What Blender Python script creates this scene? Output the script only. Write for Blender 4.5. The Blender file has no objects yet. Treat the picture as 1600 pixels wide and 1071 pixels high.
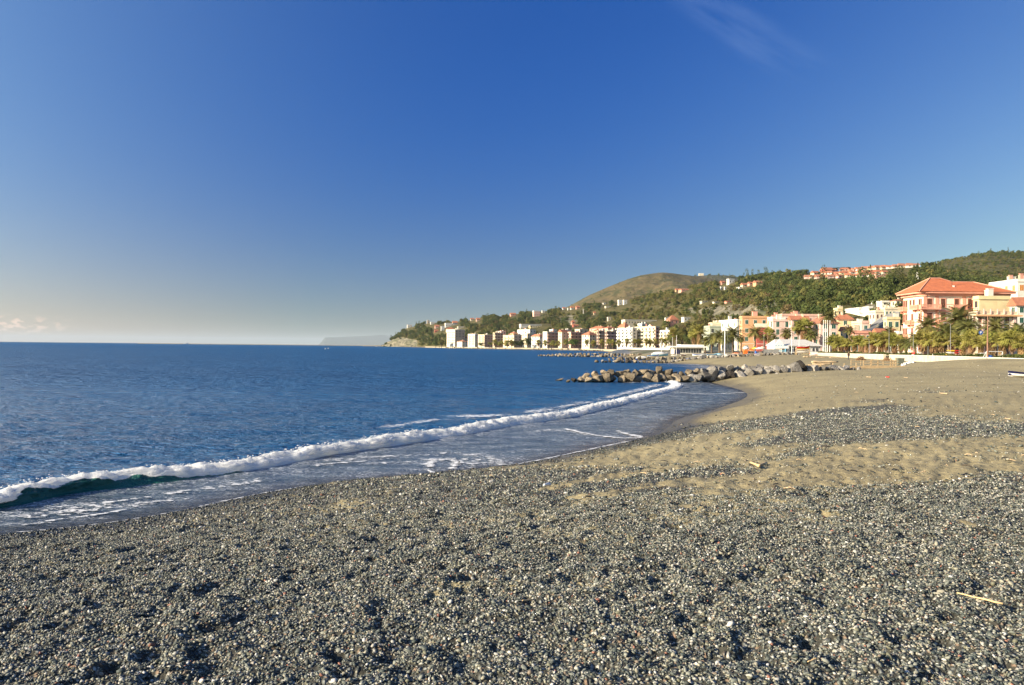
import bpy, math, random
import numpy as np
from mathutils import Vector, Matrix
random.seed(7); RNG = np.random.default_rng(7)
SC = bpy.context.scene
COL = SC.collection
R = math.radians
# ---------------------------------------------------------------- camera
F_PX, CX, CY = 1200.0, 800.0, 535.5
CAM_Z = 3.6
PITCH, ROLL = math.atan(6.4/1200), math.atan(0.0099)
_f = Vector((0, math.cos(PITCH), math.sin(PITCH)))
_r0 = Vector((1, 0, 0)); _u0 = Vector((0, -math.sin(PITCH), math.cos(PITCH)))
_r = _r0*math.cos(ROLL) + _u0*math.sin(ROLL)
_u = _u0*math.cos(ROLL) - _r0*math.sin(ROLL)
cam_d = bpy.data.cameras.new('camera'); cam = bpy.data.objects.new('camera', cam_d); COL.objects.link(cam)
cam.matrix_world = Matrix(((_r.x, _u.x, -_f.x, 0), (_r.y, _u.y, -_f.y, 0), (_r.z, _u.z, -_f.z, CAM_Z), (0, 0, 0, 1)))
cam_d.sensor_fit = 'HORIZONTAL'; cam_d.sensor_width = 36; cam_d.lens = 36*F_PX/1600
cam_d.clip_start = 0.1; cam_d.clip_end = 90000
SC.camera = cam
# ---------------------------------------------------------------- light
SUN_AZ, SUN_EL = -112.0, 20.0        # degrees from +Y towards +X; the sun stands to the left, a little behind
def sun_vec():
    a, e = R(SUN_AZ), R(SUN_EL)
    return Vector((math.sin(a)*math.cos(e), math.cos(a)*math.cos(e), math.sin(e)))
sd = bpy.data.lights.new('sun', 'SUN'); sd.energy = 5.0; sd.angle = R(0.5); sd.color = (1.0, 0.86, 0.64)
so = bpy.data.objects.new('sun', sd); COL.objects.link(so)
so.rotation_euler = sun_vec().to_track_quat('Z', 'Y').to_euler(); so.location = (-60, -20, 60)
W = bpy.data.worlds.new('World'); SC.world = W; W.use_nodes = True
nt = W.node_tree; nt.nodes.clear()
def WN(t, **k):
    n = nt.nodes.new(t)
    for a, b in k.items(): setattr(n, a, b)
    return n
sky = WN('ShaderNodeTexSky'); sky.sky_type = 'NISHITA'; sky.sun_disc = False
sky.sun_elevation = R(SUN_EL); sky.sun_rotation = R(SUN_AZ)
sky.altitude = 0; sky.air_density = 1.0; sky.dust_density = 0.6; sky.ozone_density = 4.0
wl = nt.links.new
tc = WN('ShaderNodeTexCoord'); sep = WN('ShaderNodeSeparateXYZ'); wl(tc.outputs['Generated'], sep.inputs[0])
EXPO = 1.15
# a polarised clear sky: the physical sky weighted by the angle from the sun, with a thin bright haze low down
_ab = WN('ShaderNodeMath', operation='ABSOLUTE'); wl(sep.outputs[2], _ab.inputs[0])
_vz = WN('ShaderNodeMath', operation='MULTIPLY_ADD'); wl(_ab.outputs[0], _vz.inputs[0]); _vz.inputs[1].default_value = 0.95; _vz.inputs[2].default_value = 0.045
_cv = WN('ShaderNodeCombineXYZ'); wl(sep.outputs[0], _cv.inputs[0]); wl(sep.outputs[1], _cv.inputs[1]); wl(_vz.outputs[0], _cv.inputs[2]); wl(_cv.outputs[0], sky.inputs[0])
_dt = WN('ShaderNodeVectorMath', operation='DOT_PRODUCT'); wl(tc.outputs['Generated'], _dt.inputs[0]); _dt.inputs[1].default_value = sun_vec()
_c = WN('ShaderNodeClamp'); wl(_dt.outputs['Value'], _c.inputs[0]); _c.inputs[1].default_value = -0.85; _c.inputs[2].default_value = 0.55
def _vm(op, a, b_):
    x = WN('ShaderNodeVectorMath', operation=op)
    for i, v in enumerate((a, b_)):
        if isinstance(v, tuple): x.inputs[i].default_value = v
        elif i == 1 and op == 'SCALE': wl(v, x.inputs['Scale'])
        else: wl(v, x.inputs[i])
    return x.outputs[0]
def _exp(k):
    a = WN('ShaderNodeMath', operation='MULTIPLY'); wl(_ab.outputs[0], a.inputs[0]); a.inputs[1].default_value = -k
    b_ = WN('ShaderNodeMath', operation='EXPONENT'); wl(a.outputs[0], b_.inputs[0]); return b_.outputs[0]
_cc = WN('ShaderNodeMath', operation='MULTIPLY'); wl(_c.outputs[0], _cc.inputs[0]); wl(_c.outputs[0], _cc.inputs[1])
_K = ((0.334, 1.734, 3.725, -0.242, 0.397, -0.053, 0.728), (0.837, 1.324, 2.629, -0.279, 0.272, -0.139, 0.005), (1.672, 0.618, 0.780, -0.877, -0.060, 0.023, 0.018))
_w = _vm('ADD', _vm('SCALE', tuple(k[1] for k in _K), _c.outputs[0]), tuple(k[0] for k in _K))
_w = _vm('ADD', _w, _vm('SCALE', tuple(k[2] for k in _K), _cc.outputs[0])); _w = _vm('ADD', _w, _vm('SCALE', tuple(k[3] for k in _K), _exp(4.0)))
_s = _vm('MULTIPLY', sky.outputs[0], _w)
_s = _vm('ADD', _s, _vm('SCALE', tuple(10*k[4] for k in _K), _exp(12.0))); _s = _vm('ADD', _s, _vm('SCALE', tuple(10*k[5] for k in _K), _exp(30.0)))
_cp = WN('ShaderNodeMath', operation='ADD', use_clamp=True); wl(_c.outputs[0], _cp.inputs[0]); _cp.inputs[1].default_value = 0.1
_ce = WN('ShaderNodeMath', operation='MULTIPLY'); wl(_cp.outputs[0], _ce.inputs[0]); wl(_exp(15.0), _ce.inputs[1]); _s = _vm('ADD', _s, _vm('SCALE', tuple(10*k[6] for k in _K), _ce.outputs[0]))
_s = _vm('MAXIMUM', _vm('MULTIPLY', _s, (2**-EXPO,)*3), (0.02, 0.02, 0.02))
hs = WN('ShaderNodeMixRGB'); hs.inputs[0].default_value = 0; wl(_s, hs.inputs[1])
# small pale cumulus low over the sea to the left, a cirrus wisp high on the right
def wmath(op, a, b=None, clamp=False):
    n = WN('ShaderNodeMath', operation=op, use_clamp=clamp)
    for i, v in enumerate((a, b)):
        if v is None: continue
        if isinstance(v, (int, float)): n.inputs[i].default_value = v
        else: wl(v, n.inputs[i])
    return n.outputs[0]
az = wmath('ARCTAN2', sep.outputs[0], sep.outputs[1]); el = wmath('ARCSINE', sep.outputs[2])
def band(v, c, w): # smooth bump around c
    return wmath('SUBTRACT', 1.0, wmath('MULTIPLY', wmath('ABSOLUTE', wmath('SUBTRACT', v, c)), 1.0/w), True)
cmb = WN('ShaderNodeCombineXYZ'); wl(wmath('MULTIPLY', az, 95.0), cmb.inputs[0]); wl(wmath('MULTIPLY', el, 210.0), cmb.inputs[1])
cn = WN('ShaderNodeTexNoise'); cn.inputs['Scale'].default_value = 1.0; cn.inputs['Detail'].default_value = 4; wl(cmb.outputs[0], cn.inputs['Vector'])
puff = wmath('MULTIPLY', wmath('SUBTRACT', cn.outputs[0], 0.50), 9.0, True)
puff = wmath('MULTIPLY', puff, wmath('MULTIPLY', band(el, 0.0185, 0.012), band(az, -0.575, 0.06)))
cmb2 = WN('ShaderNodeCombineXYZ'); wl(wmath('MULTIPLY', wmath('SUBTRACT', az, wmath('MULTIPLY', el, 0.6)), 7.0), cmb2.inputs[0]); wl(wmath('MULTIPLY', wmath('ADD', el, wmath('MULTIPLY', az, 0.59)), 38.0), cmb2.inputs[1])
cn2 = WN('ShaderNodeTexNoise'); cn2.inputs['Scale'].default_value = 1.0; cn2.inputs['Detail'].default_value = 5; wl(cmb2.outputs[0], cn2.inputs['Vector'])
wisp = wmath('MULTIPLY', wmath('SUBTRACT', cn2.outputs[0], 0.42), 2.2, True)
diag = wmath('ADD', el, wmath('MULTIPLY', az, 0.59))
wisp = wmath('MULTIPLY', wisp, wmath('MULTIPLY', band(diag, 0.549, 0.035), band(az, 0.28, 0.14)))
mx1 = WN('ShaderNodeMixRGB'); wl(wmath('MULTIPLY', puff, 1.6, True), mx1.inputs[0]); wl(hs.outputs[0], mx1.inputs[1]); mx1.inputs[2].default_value = (4.6, 3.4, 2.6, 1)
mx2 = WN('ShaderNodeMixRGB'); wl(wmath('MULTIPLY', wisp, 0.42, True), mx2.inputs[0]); wl(mx1.outputs[0], mx2.inputs[1]); mx2.inputs[2].default_value = (1.6, 2.3, 3.7, 1)
bg = WN('ShaderNodeBackground'); bg.inputs[1].default_value = SKY_STR = 0.10
wo = WN('ShaderNodeOutputWorld'); wl(mx2.outputs[0], bg.inputs[0]); wl(bg.outputs[0], wo.inputs[0])
SC.view_settings.view_transform = 'Standard'; SC.view_settings.look = 'None'
SC.view_settings.exposure = EXPO; SC.view_settings.gamma = 1.0
SC.render.engine = 'CYCLES'
SC.cycles.max_bounces = 6; SC.cycles.volume_bounces = 0; SC.cycles.use_denoising = True
SC.cycles.caustics_reflective = False; SC.cycles.caustics_refractive = False
SC.cycles.sample_clamp_indirect = 4
# ---------------------------------------------------------------- pixel <-> world helpers
def ray(px, py):
    return _f + _r*((px-CX)/F_PX) - _u*((py-CY)/F_PX)
def at(px, py, Y):
    d = ray(px, py); t = Y/d.y
    return Vector((d.x*t, Y, CAM_Z + d.z*t))
def on_z(px, py, z=0.0):
    d = ray(px, py); t = (z-CAM_Z)/d.z
    return Vector((d.x*t, d.y*t, z))
def hor(px): return 534.0 + 0.0099*px
def kx(px): # x/y ratio at horizon height
    d = ray(px, hor(px)); return d.x/d.y
def project(x, y, z):
    v = np.stack([np.asarray(x, float), np.asarray(y, float), np.asarray(z, float)-CAM_Z], -1)
    dep = v @ np.array(_f); dep = np.where(dep < 0.05, 0.05, dep)
    return CX + F_PX*(v @ np.array(_r))/dep, CY - F_PX*(v @ np.array(_u))/dep
def zat(py, px, Y): return at(px, py, Y).z
# ---------------------------------------------------------------- noise
def _hash(ix, iy, iz, seed):
    h = (ix.astype(np.int64)*374761393 + iy.astype(np.int64)*668265263 + iz.astype(np.int64)*2147483647 + seed*1274126177) & 0xFFFFFFFF
    h = ((h ^ (h >> 13))*1274126177) & 0xFFFFFFFF
    h = ((h ^ (h >> 16))*2246822519) & 0xFFFFFFFF
    return ((h ^ (h >> 15)) & 0xFFFFFF)/float(0xFFFFFF)
def vnoise(x, y, z=None, seed=0):
    x = np.asarray(x, float); y = np.asarray(y, float); z = np.zeros_like(x) if z is None else np.asarray(z, float)
    ix, iy, iz = np.floor(x), np.floor(y), np.floor(z)
    fx, fy, fz = x-ix, y-iy, z-iz
    fx, fy, fz = [f*f*(3-2*f) for f in (fx, fy, fz)]
    o = 0
    for a in (0, 1):
        wa = fx if a else 1-fx
        for b in (0, 1):
            wb = fy if b else 1-fy
            for c in (0, 1):
                wc = fz if c else 1-fz
                o = o + wa*wb*wc*_hash(ix+a, iy+b, iz+c, seed)
    return o
def fbm(x, y, z=None, octv=4, seed=0, gain=0.5):
    s, a, t = 0, 1.0, 0
    for i in range(octv):
        s = s + a*vnoise(x*2**i, y*2**i, None if z is None else z*2**i, seed+i*17); t += a; a *= gain
    return s/t*2-1
def sstep(a, b, x):
    t = np.clip((x-a)/(b-a), 0, 1); return t*t*(3-2*t)
# ---------------------------------------------------------------- materials
_M = {}
def nodes(m): return m.node_tree.nodes, m.node_tree.links.new
def pmat(name, c1, c2=None, scale=1.0, rough=0.8, bump=0.0, bscale=None, detail=4, contrast=(0.35, 0.65), coords='pos', spec=0.3, stretch=None, rand=0.0, metallic=0.0, bdist=0.1, grime=0.0):
    """noise-mixed two-colour procedural surface"""
    if name in _M: return _M[name]
    m = bpy.data.materials.new(name); m.use_nodes = True; N, L = nodes(m); N.clear()
    out = N.new('ShaderNodeOutputMaterial'); b = N.new('ShaderNodeBsdfPrincipled'); L(b.outputs[0], out.inputs[0])
    b.inputs['Roughness'].default_value = rough; b.inputs['Specular IOR Level'].default_value = spec; b.inputs['Metallic'].default_value = metallic
    if c2 is None: c2 = tuple(v*0.8 for v in c1)
    if coords == 'pos': g = N.new('ShaderNodeNewGeometry'); vec = g.outputs['Position']
    else: g = N.new('ShaderNodeTexCoord'); vec = g.outputs['Object']
    if stretch:
        mp = N.new('ShaderNodeMapping'); mp.inputs['Scale'].default_value = stretch; L(vec, mp.inputs[0]); vec = mp.outputs[0]
    n = N.new('ShaderNodeTexNoise'); n.inputs['Scale'].default_value = scale; n.inputs['Detail'].default_value = detail; n.inputs['Roughness'].default_value = 0.6; L(vec, n.inputs['Vector'])
    mr = N.new('ShaderNodeMapRange'); mr.inputs[1].default_value, mr.inputs[2].default_value = contrast; L(n.outputs[0], mr.inputs[0])
    mx = N.new('ShaderNodeMixRGB'); L(mr.outputs[0], mx.inputs[0]); mx.inputs[1].default_value = (*c1, 1); mx.inputs[2].default_value = (*c2, 1)
    col = mx.outputs[0]
    if grime:
        n3 = N.new('ShaderNodeTexNoise'); n3.inputs['Scale'].default_value = 0.45; n3.inputs['Detail'].default_value = 6
        mp = N.new('ShaderNodeMapping'); mp.inputs['Scale'].default_value = (1, 1, 0.25); L(vec, mp.inputs[0]); L(mp.outputs[0], n3.inputs['Vector'])
        m3 = N.new('ShaderNodeMapRange'); m3.inputs[1].default_value = 0.5; m3.inputs[2].default_value = 0.75; m3.inputs[3].default_value = 1; m3.inputs[4].default_value = 1-grime; L(n3.outputs[0], m3.inputs[0])
        x3 = N.new('ShaderNodeMixRGB'); x3.blend_type = 'MULTIPLY'; x3.inputs[0].default_value = 1; L(col, x3.inputs[1]); L(m3.outputs[0], x3.inputs[2]); col = x3.outputs[0]
    if rand:
        oi = N.new('ShaderNodeObjectInfo'); r2 = N.new('ShaderNodeMapRange'); r2.inputs[3].default_value = 1-rand; r2.inputs[4].default_value = 1+rand; L(oi.outputs['Random'], r2.inputs[0])
        h = N.new('ShaderNodeHueSaturation'); L(col, h.inputs['Color']); L(r2.outputs[0], h.inputs['Value'])
        m5 = N.new('ShaderNodeMath'); m5.operation = 'MULTIPLY_ADD'; m5.inputs[1].default_value = 7.31; m5.inputs[2].default_value = 0; L(oi.outputs['Random'], m5.inputs[0])
        m6 = N.new('ShaderNodeMath'); m6.operation = 'FRACT'; L(m5.outputs[0], m6.inputs[0])
        r3 = N.new('ShaderNodeMapRange'); r3.inputs[3].default_value = 0.5-rand*0.06; r3.inputs[4].default_value = 0.5+rand*0.06; L(m6.outputs[0], r3.inputs[0]); L(r3.outputs[0], h.inputs['Hue'])
        col = h.outputs[0]
    L(col, b.inputs['Base Color'])
    if bump:
        n2 = N.new('ShaderNodeTexNoise'); n2.inputs['Scale'].default_value = bscale or scale*4; n2.inputs['Detail'].default_value = 6; L(vec, n2.inputs['Vector'])
        bp = N.new('ShaderNodeBump'); bp.inputs['Strength'].default_value = bump; bp.inputs['Distance'].default_value = bdist; L(n2.outputs[0], bp.inputs['Height']); L(bp.outputs[0], b.inputs['Normal'])
    _M[name] = m; return m
def wallmat(name, c, d=0.12): return pmat(name, c, tuple(v*(1-d) for v in c), scale=0.7, rough=0.9, bump=0.25, bscale=6, bdist=0.03, grime=0.22)
# ---------------------------------------------------------------- mesh builder
class MB:
    def __init__(s): s.v = []; s.f = []; s.m = []; s.mi = 0
    def mat(s, i): s.mi = i; return s
    def add(s, vs, fs):
        o = len(s.v); s.v.extend([tuple(p) for p in vs]); s.f.extend([tuple(i+o for i in f) for f in fs]); s.m.extend([s.mi]*len(fs)); return s
    def box(s, x0, x1, y0, y1, z0, z1, M=None):
        vs = [Vector(p) for p in ((x0,y0,z0),(x1,y0,z0),(x1,y1,z0),(x0,y1,z0),(x0,y0,z1),(x1,y0,z1),(x1,y1,z1),(x0,y1,z1))]
        if M is not None: vs = [M @ p for p in vs]
        return s.add(vs, [(0,3,2,1),(4,5,6,7),(0,1,5,4),(1,2,6,5),(2,3,7,6),(3,0,4,7)])
    def frus(s, x0, x1, y0, y1, z0, z1, i):  # box with inset top
        vs = [(x0,y0,z0),(x1,y0,z0),(x1,y1,z0),(x0,y1,z0),(x0+i,y0+i,z1),(x1-i,y0+i,z1),(x1-i,y1-i,z1),(x0+i,y1-i,z1)]
        return s.add(vs, [(0,3,2,1),(4,5,6,7),(0,1,5,4),(1,2,6,5),(2,3,7,6),(3,0,4,7)])
    def tube(s, pts, rad, n=8, cap=True):
        pts = [Vector(p) for p in pts]; rad = rad if hasattr(rad, '__len__') else [rad]*len(pts)
        vs = []; fs = []
        for i, p in enumerate(pts):
            t = (pts[min(i+1, len(pts)-1)] - pts[max(i-1, 0)]).normalized()
            a = t.cross(Vector((0, 0, 1)) if abs(t.z) < 0.9 else Vector((0, 1, 0))).normalized(); b = t.cross(a)
            for k in range(n):
                w = 2*math.pi*k/n; vs.append(p + (a*math.cos(w) + b*math.sin(w))*rad[i])
        for i in range(len(pts)-1):
            for k in range(n):
                fs.append((i*n+k, i*n+(k+1) % n, (i+1)*n+(k+1) % n, (i+1)*n+k))
        if cap: fs.append(tuple(range(n))[::-1]); fs.append(tuple((len(pts)-1)*n+k for k in range(n)))
        return s.add(vs, fs)
    def ball(s, c, r, nu=10, nv=6, jit=0.0, sq=(1, 1, 1)):
        c = Vector(c); vs = [c+Vector((0, 0, -r*sq[2]))]; fs = []
        for j in range(1, nv):
            ph = math.pi*j/nv
            for i in range(nu):
                th = 2*math.pi*i/nu; q = r*(1+random.uniform(-jit, jit))
                vs.append(c+Vector((q*sq[0]*math.sin(ph)*math.cos(th), q*sq[1]*math.sin(ph)*math.sin(th), -q*sq[2]*math.cos(ph))))
        vs.append(c+Vector((0, 0, r*sq[2]))); T = len(vs)-1
        for i in range(nu):
            fs.append((0, 1+(i+1) % nu, 1+i)); fs.append((T, T-nu+i, T-nu+(i+1) % nu))
        for j in range(nv-2):
            for i in range(nu):
                a = 1+j*nu; fs.append((a+i, a+(i+1) % nu, a+nu+(i+1) % nu, a+nu+i))
        return s.add(vs, fs)
    def mesh(s, name, mats, smooth=False):
        me = bpy.data.meshes.new(name); me.from_pydata(s.v, [], s.f); mats = mats if isinstance(mats, (list, tuple)) else [mats]
        for m in mats: me.materials.append(m)
        if len(mats) > 1: me.polygons.foreach_set('material_index', s.m)
        if smooth: me.polygons.foreach_set('use_smooth', [True]*len(s.f))
        me.update(); return me
    def build(s, name, mats, parent=None, smooth=False, loc=None, rot=None):
        return link(name, s.mesh(name, mats, smooth), parent, loc, rot)
def link(name, data, parent=None, loc=None, rot=None):
    o = bpy.data.objects.new(name, data); COL.objects.link(o)
    if parent is not None: o.parent = parent
    if loc is not None: o.location = loc
    if rot is not None: o.rotation_euler = rot
    return o
def np_mesh(name, V, F, mat, smooth=True, attrs=None):
    V = np.ascontiguousarray(V, dtype=np.float32); F = np.ascontiguousarray(F, dtype=np.int32); k = F.shape[1]
    me = bpy.data.meshes.new(name); me.vertices.add(len(V)); me.vertices.foreach_set('co', V.ravel())
    me.loops.add(F.size); me.loops.foreach_set('vertex_index', F.ravel()); me.polygons.add(len(F))
    me.polygons.foreach_set('loop_start', np.arange(0, F.size, k, dtype=np.int32)); me.polygons.foreach_set('loop_total', np.full(len(F), k, dtype=np.int32))
    me.polygons.foreach_set('use_smooth', np.full(len(F), smooth)); me.update(calc_edges=True)
    for a, v in (attrs or {}).items():
        at_ = me.attributes.new(a, 'FLOAT', 'POINT'); at_.data.foreach_set('value', np.asarray(v, dtype=np.float32).ravel())
    if mat: me.materials.append(mat)
    return me
def grid_faces(nr, nc):
    i = np.arange(nr-1)[:, None]*nc + np.arange(nc-1)[None, :]
    return np.stack([i, i+1, i+nc+1, i+nc], -1).reshape(-1, 4)
def tag(o, label=None, cat=None, group=None, kind=None):
    if label: o['label'] = label
    if cat: o['category'] = cat
    if group: o['group'] = group
    if kind: o['kind'] = kind
    return o
def thing(name, loc, label, cat, group=None, rz=0.0):
    return tag(link(name, None, None, loc, (0, 0, rz)), label, cat, group)
def children(o): return [c for c in COL.objects if c.parent == o]
def copy_thing(parts, root, loc, rz, s, label, group=None, sz=None):
    """parts: list of (object, [sub objects]) belonging to root"""
    r = root.copy(); COL.objects.link(r); r.location = loc; r.rotation_euler = (0, 0, rz)
    r.scale = (s, s, sz or s); r['label'] = label
    if group: r['group'] = group
    for p, subs in parts:
        c = p.copy(); COL.objects.link(c); c.parent = r
        for q in subs:
            d = q.copy(); COL.objects.link(d); d.parent = c
    return r
ORD = ['first','second','third','fourth','fifth','sixth','seventh','eighth','ninth','tenth','eleventh','twelfth','thirteenth','fourteenth','fifteenth','sixteenth','seventeenth','eighteenth','nineteenth','twentieth']
def ordn(i):
    if i < 20: return ORD[i]
    n = i+1; return '%d%s' % (n, {1: 'st', 2: 'nd', 3: 'rd'}.get(n % 10 if n % 100 not in (11, 12, 13) else 0, 'th'))
# ---------------------------------------------------------------- shoreline (world, z = 0)
_sh = [(-55.0, -25.0), (-30.0, -3.0)]
for p in [(0,836),(150,822),(275,801),(400,773),(480,760),(580,750),(670,741.5),(780,731.5),(894,710),(950,697.5),(987,690),(1025,681),(1044,669),(1056,656),(1090,647),(1112,642),(1140,633),(1172,620),(1162,610),(1128,602),(1106,596),(1105,590),(1136,582),(1122,573),(1100,570),(1045,568.6),(1010,563),(960,559.6)]:
    v = on_z(*p); _sh.append((v.x, v.y))
for px, Y in [(985,330),(975,520),(935,760),(880,840),(835,920),(780,985),(700,1200),(655,1500),(632,1880),(612,2100),(604,2200)]:
    _sh.append((kx(px)*Y, Y))
def _smooth(P, n=2):
    for _ in range(n):
        Q = [P[0]]
        for a, b in zip(P[:-1], P[1:]):
            Q.append((a[0]*.75+b[0]*.25, a[1]*.75+b[1]*.25)); Q.append((a[0]*.25+b[0]*.75, a[1]*.25+b[1]*.75))
        Q.append(P[-1]); P = Q
    return P
SHORE = np.array(_smooth(_sh, 2))
_poly = np.array(list(map(tuple, SHORE)) + [(-300, 2400), (-60000, 60000), (-60000, -30)])
def inside(x, y, poly):
    r = np.zeros(x.shape, bool)
    for (x0, y0), (x1, y1) in zip(poly, np.roll(poly, -1, 0)):
        if y0 == y1: continue
        c = ((y0 > y) != (y1 > y)) & (x < (x1-x0)*(y-y0)/(y1-y0)+x0); r ^= c
    return r
def seg_dist(x, y, P):
    best = np.full(x.shape, 1e9)
    for (x0, y0), (x1, y1) in zip(P[:-1], P[1:]):
        dx, dy = x1-x0, y1-y0; l2 = dx*dx+dy*dy+1e-9
        t = np.clip(((x-x0)*dx+(y-y0)*dy)/l2, 0, 1)
        best = np.minimum(best, (x-x0-t*dx)**2+(y-y0-t*dy)**2)
    return np.sqrt(best)
def shore_d(x, y):  # positive inland
    d = seg_dist(x, y, SHORE); return np.where(inside(x, y, _poly), -d, d)
# promenade wall line, from far to near
WALL = [(86.5, 222.0), (84.0, 200.0), (80.5, 160.0), (76.5, 130.0), (69.0, 102.0), (60.0, 76.0), (52.0, 52.0)]
_wpoly = np.array([(52, 52), (60, 76), (69, 102), (76.5, 130), (80.5, 160), (84, 200), (86.5, 222), (88, 246), (62, 300), (40, 420), (60, 560), (85, 640), (115, 800), (70, 900), (0, 1010), (-60, 1160), (-110, 1500), (-200, 2150), (4000, 4000), (4000, -200), (60, -200)], float)
def H(x, y, detail=True):
    x = np.asarray(x, float); y = np.asarray(y, float)
    d = shore_d(x, y)
    k = np.clip(y/200, 0, 1)
    land = 1.48*(1-np.exp(-np.maximum(d, 0)/6.5)) + 0.32*np.exp(-(y/42.0)**2)*sstep(4, 14, d)
    z = np.where(d > 0, land, np.maximum(d*0.09, -4.0))
    # sand mound in front of the wall, right
    m = np.exp(-(((x-61)/13)**2+((y-91)/13)**2)**1.3)*1.26
    z = z + m*sstep(5, 20, d)
    z = z + 0.10*fbm(x/9, y/9, octv=3, seed=3)*sstep(2, 9, d)
    z = z + 0.55*sstep(18, 40, d)*sstep(140, 240, y)*sstep(1000, 700, y)
    p = inside(x, y, _wpoly); dw = seg_dist(x, y, _wpoly[:18])
    z = np.where(p & (y > 0), z + (2.60-z)*sstep(0.25, 1.1, dw*np.where(y > 260, .05, 1)), z)
    if detail:
        near = sstep(60, 16, y)*sstep(0.2, 2.5, d)
        z = z + near*(0.034*fbm(x*2.0, y*2.0, octv=2, seed=11) + 0.040*fbm(x*5.2, y*5.2, octv=2, seed=14) + 0.10*np.minimum(0, fbm(x*6.2+9, y*6.2, octv=2, seed=12)+.16) + 0.07*np.minimum(0, fbm(x*3.1+9, y*3.1, octv=2, seed=15)+.20))
    return z
def h1(x, y): return float(H(np.array([x]), np.array([y]), False)[0])
# sand <-> pebble patches on the beach, in metres on the ground
def _g(px, py): v = on_z(px, py, 1.55); return v.x, v.y
_PATCH = []  # (cx, cy, hx, hy, angle, amount) amount >0 pebbles, <0 sand
def patch(px, py, px2, py2, w, amt):   # a streak between two ground points
    a = _g(px, py); b = _g(px2, py2); _PATCH.append((a, b, w, amt))
patch(1230, 636, 1350, 628, 4.8, 1.2); patch(1200, 664, 1390, 655, 2.2, 1.2); patch(1240, 605, 1330, 610, 1.6, .5)
patch(1060, 705, 1260, 690, 1.3, 1.0); patch(960, 735, 1180, 715, 0.8, 1.0); patch(1500, 665, 1640, 675, 1.5, 1.1)
patch(1440, 603, 1490, 605, 3.0, .8); patch(800, 745, 980, 728, 0.9, .8)
patch(1050, 676, 1170, 640, 2.0, -1.7); patch(1180, 615, 1220, 603, 3.0, -1.0); patch(860, 732, 1060, 693, 0.45, -1.3)
patch(900, 752, 1130, 727, 0.32, -1.3); patch(1090, 688, 1250, 671, .5, -.7); patch(1120, 737, 1620, 718, 1.5, -1.5); patch(1260, 705, 1620, 700, 2.2, -1.4)
patch(1490, 636, 1640, 620, 3.6, -1.2); patch(1380, 590, 1640, 590, 14.0, -1.2); patch(960, 752, 820, 778, .25, -.6)
patch(1495, 825, 1530, 833, .25, -1.0); patch(1150, 748, 1420, 742, .3, -.8)
patch(1180, 580, 1420, 580, 9.0, -1.2)
patch(900, 830, 1300, 800, .7, -.42); patch(650, 905, 900, 880, .4, -.3); patch(1000, 900, 1300, 905, .5, -.25)
def pebble_mask(x, y):
    b = 0.35 + 0.9*sstep(21, 13, y + 0.10*x) - .42*sstep(7.5, 10, y)*sstep(18, 15, y)*sstep(9, 2, x)
    far = sstep(30, 60, y); b = b - 0.75*far
    for (a, c, w, amt) in _PATCH:
        d = seg_dist(x, y, np.array([a, c])); b = b + amt*np.exp(-(d/w)**2)
    b = b + 0.62*fbm(x/2.6+3, y/1.1, octv=4, seed=21) + .35*fbm(x*1.3, y*.9, octv=3, seed=22)
    return np.clip(b, 0, 1)
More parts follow.
